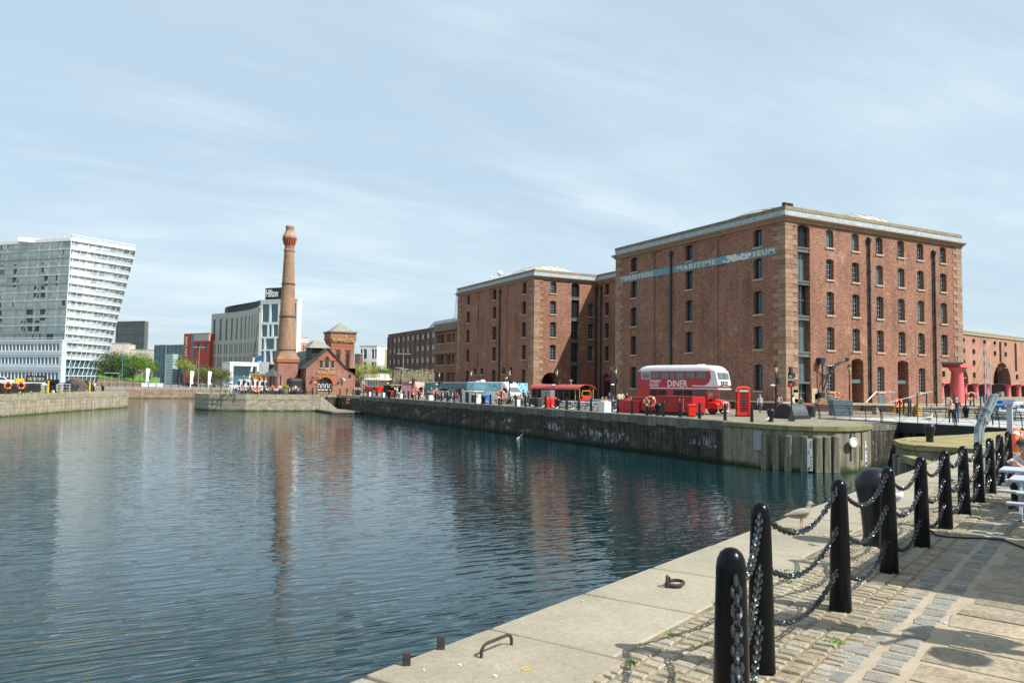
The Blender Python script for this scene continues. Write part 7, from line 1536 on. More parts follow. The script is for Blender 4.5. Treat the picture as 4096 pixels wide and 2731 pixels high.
# chairs and small tables between kiosk and shed
for i, px in enumerate((1722, 1745, 1770, 1795, 1818)): picnic('%s dark table from the left among the seated crowd right of the kiosk' % ORD[i + 1], onw(px, 43.2 + .8 * (i % 2)), .3, DKGR, 1.5, 'dark tables of the crowd')
lb_ = MB(); lb_.lathe([(.35, 0), (.35, .9), (.3, 1.0), (.1, 1.05)], (0, 0, 0), 14); tag(lb_.build('litter_bin', IRONM, loc=onw(1716, 41.8), smooth=40), 'round black litter bin right of the fourth white block', 'litter bin')
# ------------------------------------------------------------------ pub terrace
for i in range(9): picnic('%s dark table from the left on the pub terrace' % ORD[i + 1], Vector((19.6 + i * 1.75, 142.6 + .9 * (i % 2), 0)), .2 * (i % 3), DKGR, 1.7, 'dark tables of the pub terrace')
TP_ = [Vector((16.8 + i * 1.42, 141.0 + max(0, (2.4 - i * .9)) * 1.3, 0)) for i in range(13)]
post_chain(TP_, 1.35, .07, '%s black post from the left on the pub terrace edge', 'black posts of the pub terrace edge', nch=2, glabel='terrace posts', sagf=.04)
m = MB(); m.lathe([(.55, 0), (.7, .5), (.6, 1.0)], (0, 0, 0), 14); pt = T('planter', 'wooden barrel planter with yellow green shrub on the pub terrace', 'planter', Vector((ONY(1141, 1560, 141.6).x, 141.6, 0))); part(m, 'barrel', TIMG, pt)
m = MB()
for _ in range(260):
    a, b = rnd.uniform(0, 6.28), rnd.uniform(.2, 1.4); d = Vector((math.cos(a) * math.cos(b), math.sin(a) * math.cos(b), math.sin(b))); c = Vector((0, 0, 1.0)) + d * rnd.uniform(.1, .9); s_ = Vector((-d.y, d.x, 0)) * .05; m.quad(c - s_, c + s_, c + d * .3 + s_ * .4, c + d * .3 - s_ * .4)
part(m, 'shrub', M('yellow_green_leaf', (.38, .36, .05), .7, var=.3), pt, recalc=False)
pc = T('terrace_canopy', 'black round topped awning at the pub side door', 'awning', Vector((ONY(1178, 1560, 147.5).x, 147.8, 0))); m = MB(); m.box(-1.3, 1.3, -1.4, 1.4, 0, 3.0); part(m, 'awning', IRONM, pc, bevel=.5)
t = T('umbrella_roof', 'small grey hipped kiosk roof left of the chimney base', 'kiosk', Vector((ONY(1088, 1560, 146).x, 146, 0))); m = MB(); m.lathe([(1.9, 3.3), (.1, 4.6)], (0, 0, 0), 4); part(m, 'roof', DKGR, t); m = MB()
for a in (0, 1.57, 3.14, 4.71): m.cyl((1.5 * math.cos(a), 1.5 * math.sin(a), 0), (1.5 * math.cos(a), 1.5 * math.sin(a), 3.4), .12)
part(m, 'post', IRONM, t)
# ------------------------------------------------------------------ trees
def tree_meshes(R, H, trunk, leaf, dens=900, gap=.35, seed=1, spread=1.0, lsz=.42, bare=False):
    r = random.Random(seed); tr = MB(); cl = MB(); cb = H - 2 * R * .9 if not bare else H * .25; cb = max(H * .18, cb)
    tr.tube([(0, 0, -.1), (.05, 0, cb * .6), (r.uniform(-.15, .15), .05, cb + .4), (r.uniform(-.2, .2), 0, H * .72)], [.05 * H ** .8 * .4 + .06, .12, .10, .03], 8); tips = []
    for i in range(11):
        a = i * 2.4 + r.uniform(-.3, .3); z0 = r.uniform(cb * .8, H * .62); q = R * r.uniform(.55, .95) * math.sqrt(max(.1, 1 - ((z0 - (cb + H) / 2) / (H - cb + .1)) ** 2)); p1 = Vector((q * math.cos(a), q * math.sin(a), min(H * .97, z0 + r.uniform(.15, .5) * (H - z0) + .3)))
        md = Vector((0, 0, z0)).lerp(p1, .5) + Vector((0, 0, .25)); tr.tube([(0, 0, z0), md, p1], [.07, .045, .015], 5); tips += [p1, md.lerp(p1, .5)]
        for k in range(2): p2 = md + Vector((r.uniform(-1, 1), r.uniform(-1, 1), r.uniform(.2, 1))) * R * .42; tr.tube([md, p2], [.03, .01], 4); tips.append(p2)
    cz = (cb + H) / 2; clumps = [(p, r.uniform(.22, .42) * R) for p in tips] + [(Vector((r.uniform(-1, 1) * R * .5, r.uniform(-1, 1) * R * .5, cz + r.uniform(-.5, .75) * (H - cb) / 2)), R * r.uniform(.25, .45)) for _ in range(10)]
    for _ in range(dens):
        p, rad = r.choice(clumps); d = Vector((r.gauss(0, 1), r.gauss(0, 1), r.gauss(0, .8))).normalized() * rad * (r.random() ** .4); c = p + d
        if c.z < cb * .7: continue
        n_ = Vector((r.uniform(-1, 1), r.uniform(-1, 1), r.uniform(.1, 1))).normalized(); a = n_.cross(Vector((r.uniform(-1, 1), r.uniform(-1, 1), .3))).normalized(); b = n_.cross(a); s_ = lsz * r.uniform(.5, 1.15)
        cl.add([c - a * s_ * .5, c - b * s_ * .28, c + a * s_ * .5, c + b * s_ * .28], [(0, 1, 2, 3)], r.choice((0, 0, 0, 1)))
    return tr.mesh('trunk', TRK, 60), cl.mesh('crown', leaf, None, False)
TRK = M('bark', (.10, .085, .06), .9, var=.3)
def leafm(nm, c): return [M(nm, c, .6, var=.45, sc=.6), M(nm + '_light', tuple(min(1, x * 1.5) for x in c), .6, var=.3, sc=.9)]
LG = leafm('leaf_fresh_green', (.10, .20, .015)); LD = leafm('leaf_dark_green', (.05, .095, .022)); LY = leafm('leaf_spring_yellow', (.27, .26, .05)); LO = leafm('leaf_olive', (.11, .125, .03)); LP = leafm('blossom_pale', (.34, .31, .17))
KT = {'g': tree_meshes(4.6, 12, TRK, LG, 2600, seed=3), 'd': tree_meshes(4.2, 9, TRK, LD, 2600, seed=5), 'y': tree_meshes(4.5, 10, TRK, LY, 2000, seed=7, lsz=.36), 'o': tree_meshes(4.4, 8.5, TRK, LO, 2200, seed=9), 'p': tree_meshes(4.8, 8, TRK, LP, 1500, seed=12, lsz=.34, bare=True), 's': tree_meshes(2.6, 11, TRK, leafm('leaf_light_green', (.19, .24, .04)), 1100, seed=15, lsz=.34)}
KH = {'g': 12, 'd': 9, 'y': 10, 'o': 8.5, 'p': 8, 's': 11}
KN = {'g': 'bright green leafy', 'd': 'dark green bushy', 'y': 'yellow green spring', 'o': 'low olive green', 'p': 'pale half bare budding', 's': 'slender light green'}
tl_ = [(560, 255, 1395, 'g', 1.0), (533, 262, 1425, 'd', 1), (585, 258, 1418, 'g', .9), (436, 278, 1402, 'd', 1.0), (462, 275, 1408, 'd', 1), (492, 270, 1412, 'd', 1), (415, 285, 1440, 'd', 1), (515, 280, 1432, 'o', 1), (600, 270, 1440, 'd', .8), (716, 262, 1412, 's', 1.1), (737, 262, 1425, 's', 1), (757, 268, 1432, 'y', .8), (800, 262, 1466, 'o', 1), (828, 262, 1462, 'o', 1), (858, 265, 1464, 'o', 1), (885, 262, 1470, 'o', 1), (905, 268, 1478, 'd', 1), (778, 275, 1455, 'o', 1),
       (1432, 215, 1447, 'y', 1), (1462, 220, 1432, 'y', 1.1), (1490, 215, 1452, 'y', 1), (1528, 212, 1452, 'g', 1), (1546, 216, 1468, 'g', .8), (1508, 225, 1450, 'y', .9), (1590, 215, 1484, 'p', 1), (1622, 218, 1474, 'p', 1.1), (1655, 214, 1478, 'p', 1), (1688, 217, 1482, 'p', 1), (1714, 205, 1474, 'p', 1), (1738, 208, 1492, 'p', .9), (1570, 222, 1494, 'p', .9)]
cnt = {}
for px, dep, py, k, wf in tl_:
    p = D(px, dep); h_ = ZP(p, py); s = h_ / KH[k]; cnt[k] = cnt.get(k, 0) + 1; side = 'left of the chimney' if px < 1000 else 'behind the food stalls'
    t = T('tree', '%s tree, %s such from the left, %s' % (KN[k], ORD[cnt[k]], side), 'tree', p, rnd.uniform(0, 6.28), 'trees round the docks'); t.scale = (s * wf, s * wf, s)
    for me in KT[k]: o = bpy.data.objects.new(me.name.split('.')[0], me); COL.objects.link(o); o.parent = t
# grassy bank, hedge and red sandstone ramp wall
a, b, c, d = D(395, 262), D(640, 262), D(640, 300), D(380, 300); m = MB(); m.add([a, b, c + Vector((0, 0, 3)), d + Vector((0, 0, 6)), a + Vector((0, 0, 3.0))], [(0, 1, 2, 3, 4)]); tag(m.build('grass_bank', GRASS, recalc=False), 'sloping green lawn below the bushes', None, None, 'stuff')
rw = T('ramp_wall', 'long pink sandstone retaining wall tapering to the right by the far road', 'wall', D(382, 252)); e = D(575, 246) - D(382, 252); z0 = ZP(D(395, 252), 1516); m = MB(); m.ext([(0, 0), (e.length, 0), (e.length, .9), (e.length * .97, 1.3), (e.length * .07, z0)], (0, 0, 0), e.normalized(), (0, 0, 1), Vector((.2, .6, 0))); part(m, 'wall', stone('pink_sandstone_wall', (.46, .27, .19), (.54, .35, .26), (.4, .25, .2), .6, .25), rw)
def hoarding(px0_, px1_, dep, py, label):
    a, b = D(px0_, dep), D(px1_, dep); h_ = ZP(a, py); t = T('hoarding', label, 'hoarding', a, math.atan2((b - a).y, (b - a).x)); L = (b - a).length; m = MB(); m.box(0, L, 0, .1, 0, h_); part(m, 'panel', WHITE, t); return t, L, h_
t, L, h_ = hoarding(-60, 385, 252, 1526, 'long white hoarding in front of the glass buildings')
for f_ in (.70, .9): m = MB(); m.tube([(L * f_ + 1.6 * math.cos(a), -.05, h_ * .55 + .5 * math.sin(a)) for a in [j * .4 for j in range(13)]], .08, 4); m.box(L * f_ - 1.5, L * f_ + 1.5, -.08, 0, .3, .45); part(m, 'printed_mark', GREYM, t)
m = MB(); m.box(L * .62, L * .63, -.06, 0, .2, h_ * .9); m.box(L * .6, L * .62, -.06, 0, h_ * .5, h_ * .9); part(m, 'printed_mark', IRONM, t)
hoarding(565, 655, 246, 1531, 'short white hoarding right of the sandstone ramp')
def mast(px, dep, py, label, double=True, col=GALV, r=.11):
    p = D(px, dep); h_ = ZP(p, py); t = T('lamp_mast', label, 'lamp mast', p, 0, 'tall street lamp masts'); m = MB(); m.cyl((0, 0, 0), (0, 0, h_), r, r * .6, 8); part(m, 'pole', col, t); m = MB(); m.box(-1.6 if double else -.2, 1.6, -.12, .12, h_ - .1, h_ + .05); m.box(.9, 1.8, -.2, .2, h_ - .15, h_ + .05); 
    if double: m.box(-1.8, -.9, -.2, .2, h_ - .15, h_ + .05)
    part(m, 'lamp', GREYM, t)
for a_ in ((138, 240, 1365, 'grey lamp mast in front of the glass annex'), (283, 240, 1363, 'grey lamp mast at the leaning building corner'), (660, 250, 1378, 'tall lamp mast before the teal glass store'), (793, 250, 1388, 'tall lamp mast in front of the red store')): mast(*a_)
mast(488, 250, 1372, 'blue green lamp mast in front of the bushes', False, M('mast_teal', (.05, .25, .28), .5)); mast(1612, 190, 1414, 'tall double lamp mast in front of the brown office'); mast(1581, 195, 1470, 'green lamp mast before the budding trees', False, M('mast_green', (.06, .18, .14), .5)); mast(1603, 170, 1474, 'black lamp mast with round lamp behind the stalls', False, IRON); mast(1521, 180, 1476, 'black lamp mast left of the bright green tree', False, IRON)
for i, (px, pt) in enumerate(((585, 1472), (762, 1482), (833, 1484), (1, 1))):
    if px == 1: continue
    p = D(px, 250); h_ = ZP(p, pt); t = T('flag_pole', '%s white flag pole with a tall banner left of the chimney' % ORD[i + 1], 'flag pole', p, 0, 'white banner poles'); m = MB(); m.cyl((0, 0, 0), (0, 0, h_), .15, n=8); part(m, 'pole', WHITE, t); m = MB(); m.ext([(.2, h_), (1.1, h_ - .2), (.7, h_ - 3.2), (1.0, h_ - 4.4), (.2, h_ - 4.4)], (0, 0, 0), (1, 0, 0), (0, 0, 1), (0, .05, 0)); part(m, 'banner', WHITEB, t)
RP = [D(px, 241.5) for px in range(380, 900, 28)]
post_chain([Vector((p.x, 239.2, 0)) for p in RP], 1.3, .1, '%s thin black post from the left along the far road' % '%s', 'black posts along the far road', nch=1, glabel='far road posts', sagf=.01)
# ------------------------------------------------------------------ left pier clutter
LPp = lambda px, py=1572: (lambda q: Vector((q.x, q.y, 0)))(G(px, py, 0))
for i, (px, py, lb) in enumerate(((10, 1578, 'leftmost'), (28, 1577, 'second'), (62, 1576, 'third'), (100, 1574, 'fourth'), (140, 1572, 'fifth'))):
    p = G(px, py - 4, 0); m = MB()
    for k in range(5): m.tube([(.75 * math.cos(a) + rnd.uniform(-.1, .1), .75 * math.sin(a), .18 + k * .3) for a in [j * .52 for j in range(12)]], .16, 6, closed=True)
    tag(m.build('tyre_pile' if i < 3 else 'rope_coil', TYRE, loc=p), '%s heap of black tyres and rope on the left pier' % lb, 'heap', 'black heaps on the left pier')
def tarp(px, py, wd, h_, mat, lb):
    p = G(px, py, 0); m = MB(); K, R = 14, 8
    for i in range(R + 1):
        for j in range(K): a = 2 * math.pi * j / K; f_ = math.cos(i / R * math.pi / 2) ** .4 if i < R else .02; q = 1 + .12 * math.sin(3 * a + i) ; m.v.append((wd * f_ * q * math.cos(a), .8 * f_ * q * math.sin(a), h_ * (i / R) ** .8))
    for i in range(R):
        for j in range(K): m.f.append((i * K + j, i * K + (j + 1) % K, (i + 1) * K + (j + 1) % K, (i + 1) * K + j)); m.m.append(0)
    tag(m.build('net_heap', mat, loc=p, smooth=60), lb, 'heap', 'dark net heaps on the left pier')
tarp(285, 1565, 1.4, 2.2, IRONM, 'left dark netting heap near the pier end'); tarp(305, 1565, 1.9, 2.6, M('brown_net', (.09, .075, .06), .9), 'tall brown netting heap near the pier end'); tarp(332, 1564, 1.6, 2.4, M('rusty_net', (.10, .07, .055), .9), 'rusty netting heap near the pier end'); tarp(350, 1565, 1.1, 2.2, IRONM, 'rightmost dark netting heap near the pier end')
for px, lb in ((192, 'left'), (358, 'right')): m = MB(); m.cyl((0, 0, 0), (0, 0, 1.9), .13, n=10); m.cyl((0, 0, 1.9), (0, 0, 2.0), .18, n=10); tag(m.build('yellow_post', YELL, loc=G(px, 1571, 0)), '%s yellow post on the left pier' % lb, 'post', 'yellow posts on the left pier')
t = T('winch_cabinet', 'dark winch with broad top on the left pier', 'winch', G(208, 1570, 0)); m = MB(); m.lathe([(.8, 0), (.6, .4), (.55, 1.3), (1.0, 1.6), (1.0, 2.2)], (0, 0, 0), 12); part(m, 'body', IRON, t)
t = T('lifting_frame', 'grey metal gate frame standing on the end of the left pier', 'frame', D(447, 155)); fw_ = .95; m = MB()
for x in (-1.3, 0, 1.3): m.cyl((x, 0, .4), (x, 0, ZP(D(447, 155), 1502)), .07)
m.cyl((-1.4, 0, 3.6), (1.4, 0, 3.6), .07); part(m, 'frame', GALV, t); m = MB(); m.box(-1.7, 1.7, -.7, .7, 0, .5); part(m, 'base', GREYM, t)
m = MB()
for i in range(7): m.box(-2 + i * .55, -1.9 + i * .55, -.05, .05, 0, 1.5)
for z_ in (.4, .9, 1.4): m.box(-2, 1.5, -.04, .04, z_, z_ + .08)
tag(m.build('metal_cage', GREYP, loc=G(242, 1569, 0)), 'pale metal barrier rack on the left pier', 'rack')
post_chain([G(px, 1580 - (px * .030), 0) for px in (-5, 22, 45, 72, 100, 128, 155, 182, 210, 235, 262, 290)], 1.4, .08, '%s thin dark railing post from the left on the left pier' % '%s', 'railing posts on the left pier', nch=1, glabel='left pier posts', sagf=.01)
t = T('trailer', 'small yellow trailer parked in front of the white hoarding', 'trailer', D(78, 246)); m = MB(); m.box(-1.3, 1.3, -.8, .8, .7, 2.1); part(m, 'body', YELL, t, bevel=.1); wheel(t, 0, -.8, .4, .2)
t = car('white box van in front of the glass annex doorway', D(18, 247), math.radians(-25), WHC); t.scale = (1.4, 1.3, 1.7)
# ------------------------------------------------------------------ boats
sh = T('moored_tug', 'white decked tug with varnished wheelhouse and black funnel behind the pub terrace', 'boat', Vector((0, 0, 0))); 
def SP(px, py, dep=176): p = D(px, dep); return Vector((p.x, p.y, ZP(p, py)))
A, B = SP(938, 1550), SP(1125, 1550); u = (B - A); u.z = 0; L = u.length; u.normalize(); sh.location = (A.x, A.y, -2.9); sh.rotation_euler = (0, 0, math.atan2(u.y, u.x)); zz = lambda py: ZP(D(1020, 176), py) + 2.9
m = MB(); m.ext([(-1.5, zz(1549)), (L + 3, zz(1549)), (L + 2, 0), (-.5, 0)], (0, 0, 0), (1, 0, 0), (0, 0, 1), (0, 5, 0)); part(m, 'hull', WHITE, sh); m = MB(); m.ext([(.3, zz(1552)), (L, zz(1552)), (L, zz(1535)), (L * .6, zz(1521)), (L * .3, zz(1516)), (.8, zz(1517))], (0, .5, 0), (1, 0, 0), (0, 0, 1), (0, 4, 0)); part(m, 'deckhouse', WHITE, sh)
for i in range(9): x = L * (.06 + i * .1); m = MB(); m.box(x, x + L * .045, .44, .5, zz(1541), zz(1524 + max(0, i - 4) * 2.2)); part(m, 'window', GLASS, sh)
m = MB(); m.box(L * .33, L * .82, 1.2, 4, zz(1526), zz(1494)); wh2 = part(m, 'wheelhouse', WOOD, sh, bevel=.06)
for i in range(5): x = L * (.36 + i * .09); m = MB(); m.box(x, x + L * .055, 1.14, 1.2, zz(1507), zz(1497)); part(m, 'window', GLASSG, wh2)
m = MB(); m.cyl((L * .72, 3, zz(1500)), (L * .74, 3, zz(1456)), 1.05, n=18); fn_ = part(m, 'funnel', IRON, sh, smooth=40); m = MB(); m.cyl((L * .7215, 3, zz(1494)), (L * .7225, 3, zz(1489)), 1.08, n=18); m.cyl((L * .7235, 3, zz(1485)), (L * .7245, 3, zz(1480)), 1.08, n=18); part(m, 'funnel_band', WHITE, fn_, smooth=40)
def onsh(px, py): return Vector(((SP(px, 1500) - A).dot(u), 2.5, zz(py)))
m = MB(); m.cyl(onsh(984, 1515), onsh(998, 1428), .26, .2, 10); part(m, 'lower_mast', WHITE, sh); m = MB(); m.cyl(onsh(998, 1428), onsh(1010, 1290), .12, .04, 8); m.cyl(onsh(978, 1417), onsh(1018, 1417), .05, n=6); m.cyl(onsh(1063, 1492), onsh(1063, 1420), .09, n=6); part(m, 'upper_mast', IRONM, sh)
m = MB(); m.ext([(0, 0), (2.0, .6), (1.9, 1.9), (.5, 1.2)], onsh(1000, 1448), (1, 0, 0), (0, 0, 1), (0, .05, 0)); part(m, 'flag', M('flag_blue', (.03, .12, .32), .7), sh)
m = MB(); m.cyl(onsh(998, 1428), onsh(920, 1560), .03, n=4); m.cyl(onsh(998, 1428), onsh(1075, 1520), .03, n=4); part(m, 'rigging', IRONM, sh)
def cruiser(px, dep, s, lb, cov):
    p = D(px, dep); t = T('motor_cruiser', lb, 'boat', Vector((p.x, p.y, -2.9)), math.radians(-35), 'motor cruisers in the inner dock'); t.scale = (s, s, s); m = MB()
    secs = [(-4, 1.25, .9), (-2, 1.45, .95), (0, 1.45, 1.05), (2.2, 1.1, 1.2), (3.6, .5, 1.4), (4.4, .05, 1.5)]
    for x, w_, z_ in secs: m.v += [(x, -w_, z_), (x, -w_ * .8, .1), (x, 0, -.2), (x, w_ * .8, .1), (x, w_, z_)]
    for i in range(5):
        for j in range(4): q = i * 5 + j; m.f.append((q, q + 1, q + 6, q + 5)); m.m.append(0)
        m.f.append((i * 5, i * 5 + 4, i * 5 + 9, i * 5 + 5)); m.m.append(0)
    m.f.append((0, 1, 2, 3, 4)); m.m.append(0); part(m, 'hull', WHITE, t, smooth=40); m = MB(); rprism(m, [(-2.4, 1.0), (2.3, 1.2), (1.2, 1.6), (.4, 2.1), (-2.2, 2.2)], -1.05, 1.05); part(m, 'cabin', WHITE, t, bevel=.12); m = MB(); rprism(m, [(-1.9, 1.55), (.9, 1.6), (.35, 2.0), (-1.9, 2.05)], -1.09, 1.09); part(m, 'window', M('cabin_blue_glass', (.03, .10, .22), .15), t)
    m = MB(); rprism(m, [(-3.6, 1.7), (-1.0, 2.15), (-1.2, 2.45), (-3.4, 2.3)], -1.1, 1.1); part(m, 'canvas_cover', cov, t, bevel=.1); m = MB(); m.tube([(0, -1.35, 1.5), (2.4, -1.0, 1.7), (4.1, 0, 1.95), (2.4, 1.0, 1.7), (0, 1.35, 1.5)], .03, 4); part(m, 'bow_rail', CHROME, t)
CB = M('canvas_blue', (.02, .12, .38), .7); cruiser(4035, 150, 1.05, 'white motor cruiser with blue windows nearest the bridge', CB); cruiser(4075, 172, 1.3, 'second white motor cruiser with blue cover behind the first', CB); cruiser(4110, 160, 1.1, 'white motor cruiser cut by the right edge', WFAB)
for px, py, lb, sc_ in ((3942, 1384, 'tall pale sailing mast with crosstrees beside the lattice davit', 1), (3963, 1436, 'shorter pale sailing mast right of the tall one', .8)):
    p = D(px, 185); p.z = -2.9; h_ = ZP(p, py) + 2.9; t = T('sailing_boat', lb, 'boat', p, .6, 'sailing boats in the inner dock'); m = MB(); m.cyl((0, 0, .8), (0, 0, h_), .15 * sc_, n=8); m.cyl((-1.6, 0, h_ * .64), (1.6, 0, h_ * .64), .06, n=5); part(m, 'mast', M('mast_grey', (.5, .55, .56), .4), t); m = MB(); m.cyl((0, -3.5, 1), (0, 0, h_ * .92), .025, n=4); m.cyl((0, 4.5, 1), (0, 0, h_ * .95), .025, n=4); part(m, 'rigging', IRONM, t); m = MB(); m.sph((0, 0, .3), (1.4, 4.8, .9), 14, 8); part(m, 'hull', WHITE, t, smooth=60)
t = T('quay_cabinet', 'grey control cabinet by the bridge end with a lifebuoy above', 'cabinet', D(3362, 70), -.5); m = MB(); m.box(-.9, .9, -.5, .5, 0, 1.4); part(m, 'body', DTEAL, t, bevel=.03)
t = T('stone_bench', 'pale stone table and bench beyond the bridge railings', 'bench', D(3460, 74), -.4); m = MB(); m.box(-2.2, 1.4, -.5, .5, .85, 1.05); part(m, 'top', SANDP, t); [part(MB().box(x, x + .3, -.4, .4, 0, .85), 'leg', SANDP, t) for x in (-1.9, .9)]
t = T('ramp_rail', 'grey sloping handrail up to the warehouse door', 'handrail', Vector((78.5, 57.0, 0))); m = MB(); m.tube([(-3.4, 0, .9), (-1.6, 0, 2.1), (1.6, 0, 2.1)], .05, 6); m.cyl((-1.0, 0, 0), (-1.0, 0, 2.1), .04); m.cyl((1.5, 0, 0), (1.5, 0, 2.1), .04); part(m, 'rail', GALV, t)
t = T('ramp_rail', 'long grey sloping handrail rising along the warehouse beyond the bridge', 'handrail', Vector((82, 56.2, 0))); m = MB(); m.tube([(-4, 0, .9), (0, .3, 1.5), (5, .8, 2.2)], .05, 6); 
for x in (-3, 0, 3): m.cyl((x, .2, 0), (x, .2, 1.4 + x * .14), .04)
part(m, 'rail', GALV, t)
ap = T('terrace_apron', 'raised stone apron along the sunny warehouse end', 'platform', (XA + 3, YA - 1.7, 0)); m = MB(); m.box(0, 29, 0, 1.65, -.5, .6); part(m, 'paving', SANDP, ap)
# ------------------------------------------------------------------ people
SK = M('skin', (.48, .27, .19), .55, var=.08, sc=12); SHOE = M('dark_shoe', (.03, .025, .02), .5)
def person_mesh(name, J, fingers=True, det=1):
    """one skinned body from a joint table: name -> (pos, radius, parent, zone); zones 0 skin 1 top 2 legs 3 shoes"""
    keys = list(J); idx = {k: i for i, k in enumerate(keys)}
    me = bpy.data.meshes.new('sk'); me.from_pydata([J[k][0] for k in keys], [(idx[k], idx[J[k][2]]) for k in keys if J[k][2]], [])
    o = bpy.data.objects.new('sk', me); COL.objects.link(o); md = o.modifiers.new('s', 'SKIN'); md.use_smooth_shade = True
    for i, k in enumerate(keys):
        r = J[k][1]; me.skin_vertices[0].data[i].radius = (r, r) if not isinstance(r, tuple) else r
        me.skin_vertices[0].data[i].use_root = (J[k][2] is None)
    sb = o.modifiers.new('b', 'SUBSURF'); sb.levels = det
    bpy.context.view_layer.update(); dg = bpy.context.evaluated_depsgraph_get(); r_ = bpy.data.meshes.new_from_object(o.evaluated_get(dg)); bpy.data.objects.remove(o); bpy.data.meshes.remove(me)
    m = MB(); segs = [(Vector(J[k][0]), Vector(J[J[k][2]][0]), J[k][3]) for k in keys if J[k][2]]
    m.v = [tuple(v.co) for v in r_.vertices]
    for p in r_.polygons:
        c = p.center; best = (9, 0)
        for a, b, z_ in segs:
            d = b - a; t_ = max(0, min(1, (c - a).dot(d) / max(1e-9, d.length_squared))); q = (c - a - d * t_).length
            if q < best[0]: best = (q, z_)
        m.f.append(tuple(p.vertices)); m.m.append(best[1])
    bpy.data.meshes.remove(r_)
    if fingers:
        for s_ in 'LR':
            w_, e_ = Vector(J['wrist' + s_][0]), Vector(J['hand' + s_][0]); d = (e_ - w_).normalized(); sd = d.cross(Vector((0, 1, .2))).normalized(); up = sd.cross(d)
            for i, (off, ln) in enumerate(((-.028, .065), (-.010, .078), (.010, .074), (.028, .058))): a = e_ + sd * off; m.tube([a - d * .02, a + d * ln * .5, a + d * ln + up * .02], [.0095, .009, .007], 5, 0)
            a = w_.lerp(e_, .5) + sd * .03 * (1 if s_ == 'L' else -1); m.tube([a, a + d * .03 + sd * .03 * (1 if s_ == 'L' else -1), a + d * .065 + sd * .035 * (1 if s_ == 'L' else -1)], [.012, .011, .008], 5, 0)
    h = Vector(J['head'][0]); f = Vector((J['nose'][0][0] - h.x, J['nose'][0][1] - h.y, 0)).normalized() if 'nose' in J else Vector((0, -1, 0))
    m.sph(h + f * .105 + Vector((0, 0, -.012)), (.016, .02, .02), 6, 5, 0)
    for s_ in (-1, 1): sd = Vector((-f.y, f.x, 0)) * s_; m.sph(h + f * .092 + sd * .033 + Vector((0, 0, .012)), .011, 5, 4, 3); m.sph(h + sd * .088, (.02, .02, .032), 6, 5, 0)
    m.sph(h + f * .098 + Vector((0, 0, -.05)), (.022, .012, .006), 6, 4, 3)
    return m.mesh(name, [SK, WHITE, IRONM, SHOE], 80, False)
def joints(pose):
    J = {}
    def a(k, p, r, par, z): J[k] = (p, r, par, z)
    sit = pose in ('sit', 'sitlean')
    z0 = .50 if sit else .95; ln = {'sit': .05, 'sitlean': .25, 'walk': .03, 'stand': 0, 'phone': .02, 'lean': .30}[pose]
    a('pelvis', (0, 0, z0), (.155, .12), None, 2); a('belly', (0, -ln * .3, z0 + .18), (.14, .105), 'pelvis', 1); a('chest', (0, -ln * .8, z0 + .38), (.165, .115), 'belly', 1); a('neck', (0, -ln * 1.05, z0 + .52), .06, 'chest', 0); a('head0', (0, -ln * 1.15 - .005, z0 + .60), .065, 'neck', 0); a('head', (0, -ln * 1.25 - .01, z0 + .68), (.088, .10), 'head0', 0); a('crown', (0, -ln * 1.25 - .005, z0 + .755), (.07, .08), 'head', 0)
    for s_, sg in (('L', 1), ('R', -1)):
        sh = (sg * .19, -ln * .95, z0 + .45); a('sh' + s_, sh, .062, 'chest', 1)
        if pose in ('sit', 'sitlean'): el = (sg * .23, -ln - .08, z0 + .18); wr = (sg * .13, -ln - .30, z0 + .20)
        elif pose == 'phone': el = (sg * .22, -.10, z0 + .17); wr = (sg * .10, -.28, z0 + .32)
        elif pose == 'walk': el = (sg * .23, .10 * sg, z0 + .17); wr = (sg * .21, -.12 * -sg * .3 - .08 * (1 - sg), z0 - .08)
        elif pose == 'lean': el = (sg * .2, -ln - .08, z0 + .15); wr = (sg * .12, -ln - .28, z0 + .10)
        else: el = (sg * .235, .02, z0 + .17); wr = (sg * .22, -.04, z0 - .09)
        w_ = Vector(wr); d = (w_ - Vector(el)).normalized(); a('el' + s_, el, .045, 'sh' + s_, 1); a('wrist' + s_, wr, .028, 'el' + s_, 0); a('hand' + s_, tuple(w_ + d * .075), (.04, .02), 'wrist' + s_, 0)
        a('hip' + s_, (sg * .095, 0, z0 - .06), .095, 'pelvis', 2)
        if sit: kn_ = (sg * .12, -.44, .50); an = (sg * .12, -.42 + (.06 if sg > 0 else 0), .09)
        elif pose == 'walk': kn_ = (sg * .09, -.16 * sg - .04, .50); an = (sg * .08, -.22 * sg + .08, .09)
        else: kn_ = (sg * .10, -.02, .50); an = (sg * .11, .02, .08)
        a('knee' + s_, kn_, .062, 'hip' + s_, 2); a('ank' + s_, an, .042, 'knee' + s_, 2); a('toe' + s_, (an[0] + sg * .02, an[1] - .16, .035), (.04, .03), 'ank' + s_, 3)
    return J
PM = {k: (person_mesh('person', joints(k)), joints(k)) for k in ('stand', 'walk', 'phone', 'sit', 'sitlean', 'lean')}
def hair_mesh(head, long, name='hair'):
    m = MB(); h = Vector(head) + Vector((0, .018, .03)); n0 = len(m.v); m.sph(h, (.098, .11, .108), 14, 10)
    m.v = [(x, y, z_) if not (y < head[1] - .03 and z_ < head[2] + .055) else (x * .8 + h.x * .2, y + .075, z_) for x, y, z_ in m.v]
    if long: m.tube([h + Vector((0, .045, .02)), h + Vector((0, .075, -.10)), h + Vector((0, .085, -.26)), h + Vector((0, .075, -.34))], [.085, .095, .08, .03], 10)
    return m.mesh(name, SHOE, 80)
HM = {(k, l): hair_mesh(PM[k][1]['head'][0], l) for k in PM for l in (0, 1)}
